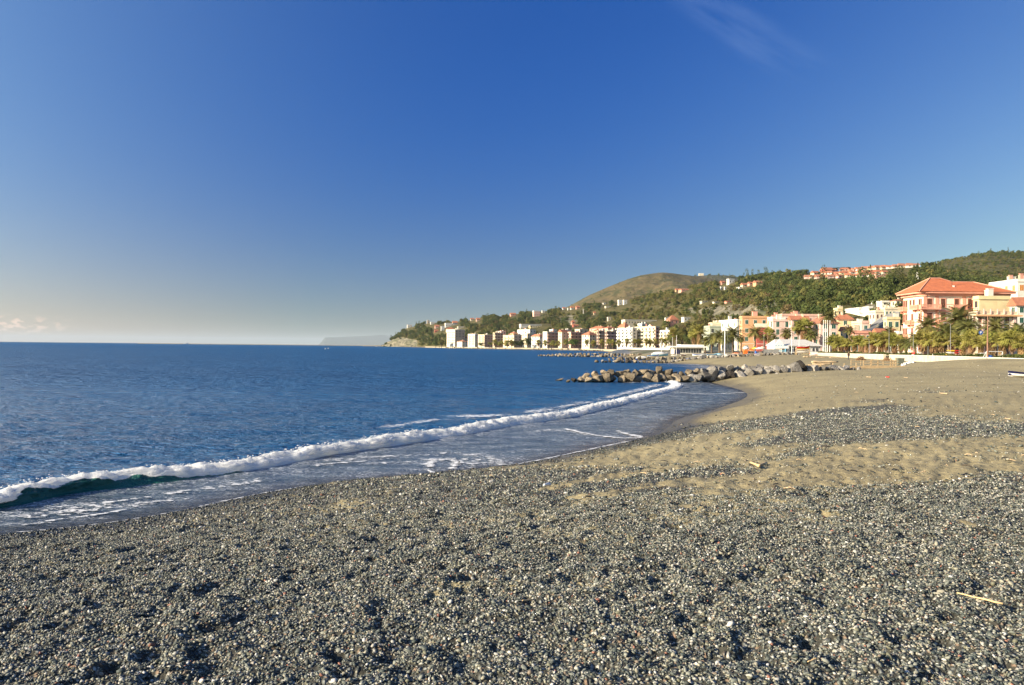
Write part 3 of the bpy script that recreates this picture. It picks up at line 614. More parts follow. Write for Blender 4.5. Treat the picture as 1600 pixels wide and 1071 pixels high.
tag(link('breaking_wave', me), 'white breaking wave rolling along the beach', kind='structure')
# spray flecks along the crest and lacy foam ribbons at the water's edge
def lace_material():
    m = bpy.data.materials.new('foam_lace'); m.use_nodes = True; N, L = nodes(m); N.clear()
    out = N.new('ShaderNodeOutputMaterial'); b = N.new('ShaderNodeBsdfPrincipled'); b.inputs['Base Color'].default_value = (.82, .82, .82, 1); b.inputs['Roughness'].default_value = .8
    g = N.new('ShaderNodeNewGeometry'); a = N.new('ShaderNodeAttribute'); a.attribute_name = 'white'
    def noise(sc, st):
        mp_ = N.new('ShaderNodeMapping'); mp_.inputs['Scale'].default_value = st; L(g.outputs['Position'], mp_.inputs[0])
        n = N.new('ShaderNodeTexNoise'); n.inputs['Scale'].default_value = sc; n.inputs['Detail'].default_value = 5; n.inputs['Roughness'].default_value = .7; L(mp_.outputs[0], n.inputs['Vector']); return n.outputs[0]
    ad = N.new('ShaderNodeMath'); ad.operation = 'MULTIPLY_ADD'; L(noise(9, (.5, 1, 1)), ad.inputs[0]); ad.inputs[1].default_value = 4.0; ad.inputs[2].default_value = -2.0
    a2 = N.new('ShaderNodeMath'); a2.operation = 'ADD'; L(a.outputs['Fac'], a2.inputs[0]); L(ad.outputs[0], a2.inputs[1])
    mr = N.new('ShaderNodeMapRange'); mr.inputs[1].default_value = .42; mr.inputs[2].default_value = .60; L(a2.outputs[0], mr.inputs[0])
    t = N.new('ShaderNodeBsdfTransparent'); ms = N.new('ShaderNodeMixShader'); L(mr.outputs[0], ms.inputs[0]); L(t.outputs[0], ms.inputs[1]); L(b.outputs[0], ms.inputs[2]); L(ms.outputs[0], out.inputs[0]); return m
RV, RF, RW = [], [], []
def ribbon(pts, w, hgt=.015, z=.02, seed=0, brk=.0, core=1.0):
    P_, q = resample(np.array(_smooth([tuple(on_z(*p, .0))[:2] for p in pts], 2)), .05)
    T_ = np.gradient(P_, axis=0); T_ /= np.linalg.norm(T_, axis=1)[:, None]+1e-9; N_ = np.stack([T_[:, 1], -T_[:, 0]], -1)
    wv = w*(.5+.9*vnoise(q*2.3, q*0, seed=seed)); on = np.clip((vnoise(q*.9, q*0+5, seed=seed+3)-brk)*5, 0, 1)*np.clip(np.minimum(q, q[-1]-q)/.5, .2, 1)
    jo = .5*w*fbm(q*2, q*0, octv=3, seed=seed+9); w *= 1.5; wv = wv*1.5; core = core*.78; tt = (-1, -.7, -.4, -.15, .15, .4, .7, 1); o0 = len(RV)
    for i in range(len(P_)):
        for t in tt:
            o = t*wv[i]*2.2+jo[i]; x_, y_ = P_[i][0]+N_[i][0]*o, P_[i][1]+N_[i][1]*o
            RV.append((x_, y_, z+hgt*(1-abs(t)))); RW.append((1.15*core*max(0, 1-abs(t)*1.35) - .1)*on[i])
        if i: a = o0+(i-1)*8; RF.extend([(a+j, a+j+1, a+j+9, a+j+8) for j in range(7)])
ribbon([(668,733),(672,740),(700,740.5),(740,736.5),(782,731.5)], .05, seed=1, core=1.3)
ribbon([(782,731),(778,722),(760,715),(735,711),(700,709)], .22, seed=2, brk=.0, core=.7)
ribbon([(672,734),(668,727),(678,720),(700,718),(716,722),(712,730),(700,737)], .13, seed=3, core=.95)
ribbon([(730,737),(745,728),(738,720),(715,716)], .2, seed=23, core=.6)
ribbon([(560,726),(640,724),(665,719),(700,718),(722,722),(712,728)], .08, seed=4, brk=.1)
ribbon([(480,730),(560,722),(620,721),(665,718)], .12, seed=14, brk=.25, core=.8); ribbon([(500,722),(580,716),(660,712),(720,708)], .2, seed=15, brk=.3, core=.6)
ribbon([(880,670),(925,681),(975,686),(1006,685),(990,680),(960,677)], .10, seed=5, core=1.1); ribbon([(1006,685),(985,681),(962,673)], .08, seed=6, core=1.1)
ribbon([(820,676),(870,672),(925,681)], .2, seed=16, core=.7)
ribbon([(1020,655),(1048,657)], .10, seed=7); ribbon([(1060,614),(1110,617),(1165,614)], .14, seed=8, core=1.1); ribbon([(1000,633),(1060,628),(1110,630)], .15, seed=18, core=.6)
ribbon([(40,822),(70,816),(140,808),(180,801),(235,792)], .035, seed=9, core=1.1); ribbon([(0,828),(40,822),(80,817)], .035, seed=10)
ribbon([(0,812),(100,803),(200,790),(300,780)], .16, seed=19, brk=.1, core=.75); ribbon([(60,800),(180,786),(300,768),(420,750)], .15, seed=20, brk=.2, core=.7)
ribbon([(0,836),(150,822.5),(275,801.5),(400,773.5),(480,760.5)], .03, seed=21, z=.012, core=.8)
ribbon([(782,731),(830,723),(894,709.5),(950,697),(987,690)], .035, seed=11, core=1.1)
ribbon([(900,594.5),(940,597),(1000,598.5),(1040,596.5)], .22, seed=12, brk=.1); ribbon([(1010,566.8),(1060,568.5),(1098,570.5)], .6, seed=13, core=1.2); ribbon([(1030,572),(1070,573),(1118,574)], .5, seed=24, core=.9)
ribbon([(1000,601),(1030,603),(1055,600)], .4, seed=25, core=.8)
# broken water trailing behind the crest
ribbon([(690,655),(730,655),(770,654),(800,652)], .35, seed=26, z=.14, core=.9); ribbon([(820,650),(880,640),(940,627),(1000,612),(1030,603)], .3, seed=27, z=.14, brk=.1, core=.8)
ribbon([(560,680),(620,671),(690,660)], .25, seed=28, z=.16, brk=.2, core=.7)
_o = link('foam_lace', np_mesh('foam_lace', RV, RF, lace_material(), True, {'white': RW})); tag(_o, 'lacy white foam lines left on the shallow water', 'foam', kind='stuff')
froth = pmat('froth', (0.82, 0.82, 0.82), (0.70, 0.72, 0.75), scale=12, rough=.8)
mb = MB()
for _ in range(6000):
    i = int(random.random()**.8*(len(C)-60)); o = random.gauss(-.62, .28); h = abs(random.gauss(0, .045)) + float(np.interp(o, po, ph))*hsc[i]
    r = random.uniform(.003, .012)*(1+C[i][1]/60)
    mb.ball((C[i][0]+Nn[i][0]*o, C[i][1]+Nn[i][1]*o, h), r, 5, 3, .3, (1.5, 1.5, .8))
tag(mb.build('wave_spray', froth, None, True), 'fine white spray thrown up along the wave crest', 'spray', kind='stuff')
# ---------------------------------------------------------------- pebbles (stuff) through geometry nodes
def ico(sub, seed, amp, sq=(1, 1, 1), cuts=0, freq=1.3):
    import bmesh
    bm = bmesh.new(); bmesh.ops.create_icosphere(bm, subdivisions=sub, radius=1.0)
    V = np.array([v.co[:] for v in bm.verts]); rs = np.random.default_rng(seed)
    n = fbm(V[:, 0]*freq+seed*3.1, V[:, 1]*freq, V[:, 2]*freq, octv=4, seed=seed)
    V = V*(1+amp*n)[:, None]
    for _ in range(cuts):
        d = rs.normal(size=3); d[2] *= .6; d /= np.linalg.norm(d); lim = rs.uniform(.50, .82) if cuts > 5 else rs.uniform(.55, .85); t = V@d; V = V - np.outer(np.maximum(t-lim, 0)*(.97 if cuts > 5 else .85), d)
    V = V*np.array(sq)
    for v, c in zip(bm.verts, V): v.co = c
    me = bpy.data.meshes.new('stone'); bm.to_mesh(me); bm.free(); return me
def scatter_nodes(name, variants):
    ng = bpy.data.node_groups.new(name, 'GeometryNodeTree')
    ng.interface.new_socket('Geometry', in_out='INPUT', socket_type='NodeSocketGeometry'); ng.interface.new_socket('Geometry', in_out='OUTPUT', socket_type='NodeSocketGeometry')
    N, L = ng.nodes, ng.links.new
    gi = N.new('NodeGroupInput'); go = N.new('NodeGroupOutput'); iop = N.new('GeometryNodeInstanceOnPoints'); gti = N.new('GeometryNodeGeometryToInstance')
    for v in reversed(variants):
        oi = N.new('GeometryNodeObjectInfo'); oi.inputs['Object'].default_value = v; L(oi.outputs['Geometry'], gti.inputs[0])
    def att(nm, ty):
        a = N.new('GeometryNodeInputNamedAttribute'); a.data_type = ty; a.inputs['Name'].default_value = nm; return a.outputs['Attribute']
    L(gi.outputs[0], iop.inputs['Points']); L(gti.outputs[0], iop.inputs['Instance']); iop.inputs['Pick Instance'].default_value = True
    L(att('idx', 'INT'), iop.inputs['Instance Index']); L(att('scl', 'FLOAT_VECTOR'), iop.inputs['Scale'])
    e2r = N.new('FunctionNodeEulerToRotation'); L(att('rot', 'FLOAT_VECTOR'), e2r.inputs[0]); L(e2r.outputs[0], iop.inputs['Rotation'])
    L(iop.outputs[0], go.inputs[0]); return ng
def scatter(name, P, scl, rot, idx, variants, label, cat=None, extra=None):
    me = bpy.data.meshes.new(name); me.vertices.add(len(P)); me.vertices.foreach_set('co', np.asarray(P, np.float32).ravel())
    a = me.attributes.new('scl', 'FLOAT_VECTOR', 'POINT'); a.data.foreach_set('vector', np.asarray(scl, np.float32).ravel())
    a = me.attributes.new('rot', 'FLOAT_VECTOR', 'POINT'); a.data.foreach_set('vector', np.asarray(rot, np.float32).ravel())
    a = me.attributes.new('idx', 'INT', 'POINT'); a.data.foreach_set('value', np.asarray(idx, np.int32).ravel())
    if extra is not None: a = me.attributes.new('wetness', 'FLOAT', 'POINT'); a.data.foreach_set('value', np.asarray(extra, np.float32).ravel())
    me.update(); o = link(name, me); md = o.modifiers.new('scatter', 'NODES'); md.node_group = scatter_nodes(name+'_nodes', variants)
    return tag(o, label, cat, kind='stuff')
def pebble_mat():
    m = bpy.data.materials.new('pebble_stone'); m.use_nodes = True; N, L = nodes(m); b = N['Principled BSDF']; b.inputs['Roughness'].default_value = .62; b.inputs['Specular IOR Level'].default_value = .35
    oi = N.new('ShaderNodeObjectInfo'); cr = N.new('ShaderNodeValToRGB'); L(oi.outputs['Random'], cr.inputs[0]); e = cr.color_ramp; e.interpolation = 'CONSTANT'
    cols = [(0, (.035, .042, .038)), (.16, (.078, .090, .08)), (.30, (.15, .16, .135)), (.43, (.055, .068, .062)), (.55, (.22, .225, .185)), (.66, (.145, .142, .095)), (.75, (.30, .28, .21)), (.85, (.19, .15, .11)), (.90, (.36, .35, .31)), (.965, (.55, .53, .48)), (.99, (.26, .12, .08))]
    while len(e.elements) < len(cols): e.elements.new(.5)
    for el_, (p, c) in zip(e.elements, cols): el_.position = p; el_.color = (*c, 1)
    n = N.new('ShaderNodeTexNoise'); n.inputs['Scale'].default_value = 60; n.inputs['Detail'].default_value = 4
    g = N.new('ShaderNodeNewGeometry'); L(g.outputs['Position'], n.inputs['Vector'])
    mr = N.new('ShaderNodeMapRange'); mr.inputs[3].default_value = .8; mr.inputs[4].default_value = 1.25; L(n.outputs[0], mr.inputs[0])
    mx = N.new('ShaderNodeMixRGB'); mx.blend_type = 'MULTIPLY'; mx.inputs[0].default_value = 1; L(cr.outputs[0], mx.inputs[1]); L(mr.outputs[0], mx.inputs[2]); wa = N.new('ShaderNodeAttribute'); wa.attribute_type = 'INSTANCER'; wa.attribute_name = 'wetness'
    wm = N.new('ShaderNodeMixRGB'); wm.blend_type = 'MULTIPLY'; L(wa.outputs['Fac'], wm.inputs[0]); L(mx.outputs[0], wm.inputs[1]); wm.inputs[2].default_value = (.30, .30, .30, 1); L(wm.outputs[0], b.inputs['Base Color'])
    wr = N.new('ShaderNodeMapRange'); wr.inputs[3].default_value = .62; wr.inputs[4].default_value = .3; L(wa.outputs['Fac'], wr.inputs[0]); L(wr.outputs[0], b.inputs['Roughness']); return m
PEB_M = pebble_mat(); pv = []
for i in range(7):
    me = ico(2 if i < 3 else 1, 100+i, .25, (1, .78, .52), cuts=3); me.materials.append(PEB_M); me.polygons.foreach_set('use_smooth', [True]*len(me.polygons))
    pv.append(bpy.data.objects.new('pebble_shape', me))
def pebble_field(n, y0, y1, power, pxm, smin, smed, smax, sig, thr, seed):
    rs = np.random.default_rng(seed)
    y = (y0**power + rs.random(n)*(y1**power-y0**power))**(1/power); k = (rs.uniform(-pxm, 1600+pxm, n)-CX)/F_PX; x = k*y
    d = shore_d(x, y); pm = pebble_mask(x, y); keep = (d > 0.12) & (pm+0.45*fbm(x*1.6, y*1.6, octv=3, seed=23)+.5*(rs.random(n)-.5)*sstep(7, 14, y) > thr); x, y = x[keep], y[keep]
    r = np.clip(np.exp(rs.normal(math.log(smed), sig, len(x))), smin, smax)
    z = H(x, y) + r*rs.uniform(.0, .38, len(x)); n = len(x)
    return np.stack([x, y, z], -1), np.repeat(r[:, None], 3, 1)*rs.uniform(.75, 1.25, (n, 3)), np.stack([rs.normal(0, .45, n), rs.normal(0, .45, n), rs.uniform(0, 6.28, n)], -1), rs.integers(0, 7, n)
A_ = [pebble_field(270000, 2.9, 12, 2, 120, .005, .0097, .028, .36, .22, 1), pebble_field(190000, 11.5, 32, 2, 60, .009, .0165, .040, .36, .30, 2),
      pebble_field(60000, 28, 75, 1.6, 40, .02, .035, .09, .35, .5, 3), pebble_field(700, 3.2, 20, 2, 60, .022, .026, .045, .25, .2, 4), pebble_field(3500, 15, 90, 1.6, 0, .02, .04, .09, .3, -1, 5)]
_pp = [np.concatenate([a[i] for a in A_]) for i in range(4)]
scatter('pebbles', *_pp, pv, 'grey pebble shingle covering the beach', 'pebbles', wetness(_pp[0][:, 0], _pp[0][:, 1]))
# ---------------------------------------------------------------- boulders, every one its own object
def rock_mat(name, a, b, c):
    m = bpy.data.materials.new(name); m.use_nodes = True; N, L = nodes(m); p = N['Principled BSDF']; p.inputs['Roughness'].default_value = .88; p.inputs['Specular IOR Level'].default_value = .2
    t = N.new('ShaderNodeTexCoord'); oi = N.new('ShaderNodeObjectInfo')
    va = N.new('ShaderNodeVectorMath'); va.operation = 'ADD'; L(t.outputs['Object'], va.inputs[0]); L(oi.outputs['Location'], va.inputs[1])
    def noise(s, d, r):
        n = N.new('ShaderNodeTexNoise'); n.inputs['Scale'].default_value = s; n.inputs['Detail'].default_value = d; n.inputs['Roughness'].default_value = r; L(va.outputs[0], n.inputs['Vector']); return n.outputs[0]
    def mr(v, x0, x1, y0=0., y1=1.):
        x = N.new('ShaderNodeMapRange'); L(v, x.inputs[0])
        for i, q in enumerate((x0, x1, y0, y1)): x.inputs[i+1].default_value = q
        return x.outputs[0]
    def mx(f, c1, c2, bt='MIX'):
        x = N.new('ShaderNodeMixRGB'); x.blend_type = bt
        for i, v in enumerate((f, c1, c2)):
            if isinstance(v, tuple): x.inputs[i].default_value = (*v, 1)
            elif isinstance(v, (int, float)): x.inputs[i].default_value = v
            else: L(v, x.inputs[i])
        return x.outputs[0]
    col = mx(mr(noise(1.2, 6, .6), .38, .62), a, b); col = mx(mr(noise(4.5, 8, .75), .50, .68), col, c)
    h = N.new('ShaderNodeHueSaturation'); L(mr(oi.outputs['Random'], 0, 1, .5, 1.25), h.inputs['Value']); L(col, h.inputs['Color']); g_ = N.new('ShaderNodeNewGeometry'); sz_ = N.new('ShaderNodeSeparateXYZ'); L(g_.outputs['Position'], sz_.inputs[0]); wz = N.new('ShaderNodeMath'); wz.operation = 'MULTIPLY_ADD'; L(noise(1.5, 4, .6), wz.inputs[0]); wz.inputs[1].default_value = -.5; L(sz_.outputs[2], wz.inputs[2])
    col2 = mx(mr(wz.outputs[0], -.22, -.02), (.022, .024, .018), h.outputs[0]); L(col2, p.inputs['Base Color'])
    bp = N.new('ShaderNodeBump'); bp.inputs['Strength'].default_value = 1; bp.inputs['Distance'].default_value = .22; L(noise(3, 9, .75), bp.inputs['Height']); L(bp.outputs[0], p.inputs['Normal']); return m
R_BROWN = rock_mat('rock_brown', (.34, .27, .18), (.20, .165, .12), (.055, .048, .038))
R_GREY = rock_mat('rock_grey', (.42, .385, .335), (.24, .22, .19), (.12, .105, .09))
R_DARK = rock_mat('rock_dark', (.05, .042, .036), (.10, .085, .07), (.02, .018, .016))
BV = {}
for nm, mt in (('brown', R_BROWN), ('grey', R_GREY), ('dark', R_DARK)):
    for i in range(6):
        me = ico(4, 200+i, .42, (1, .9, .85), cuts=13, freq=1.25); me.materials.append(mt); me.polygons.foreach_set('use_smooth', [True]*len(me.polygons))
        try: me.set_sharp_from_angle(angle=R(22))
        except Exception: pass
        BV[nm, i] = me
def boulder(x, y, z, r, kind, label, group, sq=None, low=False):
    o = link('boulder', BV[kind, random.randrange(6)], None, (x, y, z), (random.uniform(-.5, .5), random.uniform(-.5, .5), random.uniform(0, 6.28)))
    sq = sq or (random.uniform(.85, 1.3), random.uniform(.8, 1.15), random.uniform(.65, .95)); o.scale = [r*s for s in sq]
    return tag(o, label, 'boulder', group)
def size_word(r, lo, hi): return 'small' if r < lo else ('large' if r > hi else 'middling')
# near breakwater: front row along the lower outline, back row above
G1 = [(888,596,4),(897,594,6),(908,595,9),(921,593,11),(936,593,13),(948,589,11),(957,592,9),(971,594,9),(985,589,14),(996,593,9),(1011,589,11),(1024,592,11),(1034,587,8),(1047,594,9),(1058,592,10),(1066,594,11),(1079,594,12),(1090,590,9),(1101,588,12),(1113,587,11),(1124,588,10),(1134,587,9),(1143,585,8),(1156,588,10),(1169,587,9),(1181,588,12),(1194,587,9),(1205,586,10),(1213,584,11),(1221,584,12),(1235,582,12),(1243,580,14),(1252,579,13),(1263,583,10),(1273,582,9),(1285,581,9),(1295,582,8),(1302,580,9),(1313,580,6),(1321,579,7),(1332,577.5,4.5),(1342,577,3.5)]
G1B = [(915,588,7),(930,585,8),(943,582,7),(955,583,8),(968,584,9),(980,582,8),(993,584,8),(1004,582,9),(1017,583,8),(1030,580,8),(1043,583,8),(1053,585,7),(1065,585,7),(1076,583,8),(1088,581,8),(1099,580,7),(1112,578,9),(1125,579,9),(1139,577,8),(1150,577,8),(1163,577,8),(1175,578,8),(1186,576,8),(1198,577,8),(1209,576,7),(1225,575,7),(1244,574,8),(1266,576,6),(1285,576,6),(1308,576,6)]
def groin(rows, Yf, base, group, where, lo, hi, kindf, dy=1.0):
    for ri, (row, rn) in enumerate(rows):
        for i, (px, py, rp) in enumerate(row):
            Y = Yf(px) + (0.0, 1.6)[ri]*dy + random.uniform(-.3, .3)*dy
            p = at(px, py, Y); r = rp/F_PX*Y*float(np.interp(px, [880, 930, 990, 1100], [.95, 1.08, 1.18, 1.24])); kd = kindf(px, i, ri); g = max(h1(p.x, p.y), 0.0); p.z = max(min(p.z, g + (2.2 if ri else .75)*r), g+.25*r)
            tone = {'brown': 'ochre brown', 'grey': 'pale grey', 'dark': 'nearly black'}[kd]
            boulder(p.x, p.y, p.z, r, kd, '%s %s boulder, %s from the sea in the %s of the %s' % (size_word(rp, lo, hi), tone, ordn(i), rn, where), group)
            if ri == 0 and base:   # hidden core stones that carry the back row
                pass
def kf1(px, i, ri):
    if ri == 0 and i in (32,): return 'dark'
    if random.random() < .07 and px < 1200: return 'dark'
    return 'brown' if px < 1075 + random.uniform(-25, 25) else 'grey'
random.seed(21)
groin([(G1, 'front row'), (G1B, 'back row')], lambda px: np.interp(px, [880, 1080, 1200, 1345], [78.5, 82, 84, 86]), True, 'boulders of the near breakwater', 'near breakwater', 8, 11, kf1)
boulder(*on_z(873, 594.5, .02), .42, 'brown', 'lone low reddish rock awash seaward of the near breakwater', 'boulders of the near breakwater', (1.5, .8, .45))
boulder(*at(1196, 592.5, 80), .45, 'grey', 'small flat stone on the sand before the near breakwater, nearer the sea', 'stones lying before the near breakwater', (1.3, 1, .5))
boulder(*at(1216, 590.5, 81), .75, 'grey', 'long flat pale stone on the sand before the near breakwater', 'stones lying before the near breakwater', (2.2, .8, .35))
# second and third breakwaters: built by rule, seaward tip first
def auto_rows(px0, px1, ylo, yhi, rp0, rp1, step, tip=3):
    rows = []
    for rr in range(2):
        row = []; px = px0 + (0 if rr == 0 else step*1.6)
        while px < px1:
            t = (px-px0)/(px1-px0); rp = random.uniform(rp0, rp1)*(1 if px-px0 > tip*step else .8); y = np.interp(px, *ylo) - rp*.55 if rr == 0 else np.interp(px, *yhi) + rp*.7
            row.append((px, y, rp)); px += step*random.uniform(.75, 1.25)*(1 if rr == 0 else 1.1)
        rows.append(row)
    return rows
r2 = auto_rows(942, 1255, ([930, 1010, 1080, 1160, 1255], [566.5, 567.5, 567.8, 562.5, 557.5]), ([930, 960, 1000, 1080, 1160, 1255], [563, 558.5, 557.5, 558, 553.5, 553]), 2.6, 4.6, 6.2)
groin([(r2[0], 'front row'), (r2[1], 'back row')], lambda px: float(np.interp(px, [930, 1080, 1160, 1255], [182, 184, 205, 235])), True, 'boulders of the second breakwater', 'second breakwater', 3.2, 4.2, lambda px, i, ri: 'brown' if random.random() < (.6 if px < 1050 else .2) else ('dark' if random.random() < .06 else 'grey'), 1.4)
boulder(*at(932, 565, 183), .62, 'brown', 'low round rock standing alone off the seaward tip of the second breakwater', 'boulders of the second breakwater')
r3 = auto_rows(842, 1005, ([835, 900, 1005], [556.8, 558.3, 558.6]), ([835, 860, 900, 950, 1005], [556, 552.5, 551.3, 551.6, 554]), 2.1, 3.6, 5.0)
groin([(r3[0], 'front row'), (r3[1], 'back row')], lambda px: float(np.interp(px, [835, 1005], [292, 285])), True, 'boulders of the third breakwater', 'third breakwater', 2.5, 3.2, lambda px, i, ri: 'brown' if random.random() < .7 else 'grey', 2.0)
# low riprap along the far shore, pieces of a pixel or two
for _ri, (px, py) in enumerate([(x, np.interp(x, [640, 700, 760, 830, 880, 960], [542.6, 544.0, 545.0, 546.0, 547.2, 549.6])) for x in np.concatenate([np.arange(640, 776, 2.9), np.arange(833, 880, 2.6), np.arange(905, 975, 2.4)])]):
    Y = float(np.interp(px, [640, 700, 780, 835, 880, 975], [1800, 1210, 1000, 925, 850, 640])) ; p = at(px+random.uniform(-1, 1), py-random.uniform(.2, 1.3), Y)
    boulder(p.x, p.y, p.z, random.uniform(.9, 1.7)/F_PX*Y, random.choice(['grey', 'brown', 'dark']), 'tiny stone, %s from the left in the riprap below the far waterfront' % ordn(_ri), 'riprap stones along the far shore')
# ---------------------------------------------------------------- buildings
def solve(cx, cy, dx, dy, px):
    k = kx(px); return (k*cy-cx)/(dx-k*dy)
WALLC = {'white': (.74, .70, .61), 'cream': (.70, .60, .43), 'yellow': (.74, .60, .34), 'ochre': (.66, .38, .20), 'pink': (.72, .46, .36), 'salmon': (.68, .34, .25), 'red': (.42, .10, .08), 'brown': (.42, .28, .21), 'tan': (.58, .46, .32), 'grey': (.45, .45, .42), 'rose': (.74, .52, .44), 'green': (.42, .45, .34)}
WM = {k: wallmat('plaster_'+k, v) for k, v in WALLC.items()}
TILE = pmat('roof_tiles', (.46, .18, .10), (.36, .14, .08), scale=1.5, rough=.85, bump=.5, bscale=14, bdist=.05, grime=.15)
TILE_D = pmat('roof_tiles_weathered', (.40, .17, .10), (.30, .14, .09), scale=1.0, rough=.9, bump=.5, bscale=10, bdist=.05, grime=.2)
FLATR = pmat('roof_screed', (.50, .47, .42), (.36, .34, .31), scale=.6, rough=.9)
GLASS = pmat('window_glass', (.03, .035, .04), (.05, .055, .06), scale=2, rough=.15, spec=.5)
TRIM = pmat('white_trim', (.78, .76, .70), (.70, .67, .60), scale=2, rough=.7)
SHUT = {'green': pmat('shutter_green', (.02, .075, .05), (.03, .10, .07), scale=3, rough=.6), 'brown': pmat('shutter_brown', (.11, .045, .03), (.15, .07, .045), scale=3, rough=.6), 'orange': pmat('shutter_orange', (.55, .24, .06), (.5, .2, .05), scale=3, rough=.6)}
_wc = {}
def winmesh(w, h, kind):   # origin at sill centre, on the wall plane; outward = -y
    key = (round(w, 1), round(h, 1), kind)
    if key in _wc: return _wc[key]
    w, h = key[0], key[1]; b = MB()
    b.mat(0); b.box(-w/2-.12, w/2+.12, -.06, .05, -.10, 0); b.box(-w/2-.12, w/2+.12, -.05, .05, h, h+.14); b.box(-w/2-.12, -w/2, -.04, .05, 0, h); b.box(w/2, w/2+.12, -.04, .05, 0, h)
    b.mat(1); b.box(-w/2, w/2, -.02, .04, 0, h); b.mat(0); b.box(-.04, .04, -.045, .0, 0, h)
    if kind in SHUT:
        b.mat(2)
        pass
        b.box(-w/2, -w*.03, -.065, -.015, 0, h); b.box(w*.03, w/2, -.065, -.015, 0, h)
    m = b.mesh('window', [TRIM, GLASS, SHUT.get(kind, SHUT['green'])]); _wc[key] = m; return m
_wd = {}
def darkwin(w, h):      # plain deep opening for far buildings
    key = (round(w, 1), round(h, 1))
    if key not in _wd:
        b = MB(); w, h = key; b.mat(1); b.box(-w/2, w/2, -.05, .05, 0, h); b.mat(0); b.box(-w/2-.2, w/2+.2, -.16, .05, -.25, 0); _wd[key] = b.mesh('window', [TRIM, GLASS])
    return _wd[key]
def balmesh(w, dep, wallm, rail):
    b = MB(); b.mat(0); b.box(-w/2, w/2, -dep, .02, -.18, 0)
    b.mat(1)
    if rail == 'solid': b.box(-w/2, w/2, -dep, -dep+.12, 0, .95); b.box(-w/2, -w/2+.12, -dep+.12, .0, 0, .95); b.box(w/2-.12, w/2, -dep+.12, 0, 0, .95)
    else:
        b.box(-w/2, w/2, -dep, -dep+.06, .9, .98)
        n = max(3, int(w/.35))
        for i in range(n+1): x = -w/2+w*i/n; b.box(x-.03, x+.03, -dep, -dep+.05, 0, .9)
    return b.mesh('balcony', [TRIM, wallm])
def put(face, name, mesh, root, u, z, w, d):
    """face 'f' front, 'l' left: u metres from the near corner"""
    if face == 'f': return link(name, mesh, root, (u, -.12 if root.get('_fw') else 0, z))
    return link(name, mesh, root, (0, u, z), (0, 0, -math.pi/2))
def hip(b, x0, x1, y0, y1, z, h, over=.5, ridge=None):
    x0 -= over; x1 += over; y0 -= over; y1 += over; w, d = x1-x0, y1-y0; r = min(w, d)/2
    if w >= d: A, B = (x0+r*(ridge or 1), (y0+y1)/2, z+h), (x1-r*(ridge or 1), (y0+y1)/2, z+h)
    else: A, B = ((x0+x1)/2, y0+r*(ridge or 1), z+h), ((x0+x1)/2, y1-r*(ridge or 1), z+h)
    vs = [(x0, y0, z), (x1, y0, z), (x1, y1, z), (x0, y1, z), A, B, (x0, y0, z-.18), (x1, y0, z-.18), (x1, y1, z-.18), (x0, y1, z-.18)]
    fs = [(0, 1, 5, 4), (2, 3, 4, 5), (1, 2, 5), (3, 0, 4)] if w >= d else [(0, 1, 4), (1, 2, 5, 4), (2, 3, 5), (3, 0, 4, 5)]
    return b.add(vs, fs+[(6, 7, 1, 0), (7, 8, 2, 1), (8, 9, 3, 2), (9, 6, 0, 3), (9, 8, 7, 6)])
def gable(b, x0, x1, y0, y1, z, h, over=.4, along='x'):
    x0 -= over; x1 += over; y0 -= over; y1 += over
    if along == 'x': r = [(x0, (y0+y1)/2, z+h), (x1, (y0+y1)/2, z+h)]; vs = [(x0, y0, z), (x1, y0, z), (x1, y1, z), (x0, y1, z)]+r; fs = [(0, 1, 5, 4), (2, 3, 4, 5), (1, 2, 5), (3, 0, 4)]
    else: r = [((x0+x1)/2, y0, z+h), ((x0+x1)/2, y1, z+h)]; vs = [(x0, y0, z), (x1, y0, z), (x1, y1, z), (x0, y1, z)]+r; fs = [(0, 1, 4), (1, 2, 5, 4), (2, 3, 5), (3, 0, 4, 5)]
    o = [(v[0], v[1], v[2]-.2) for v in vs[:4]]; vs += o
    return b.add(vs, fs+[(6, 7, 1, 0), (7, 8, 2, 1), (8, 9, 3, 2), (9, 6, 0, 3), (9, 8, 7, 6)])
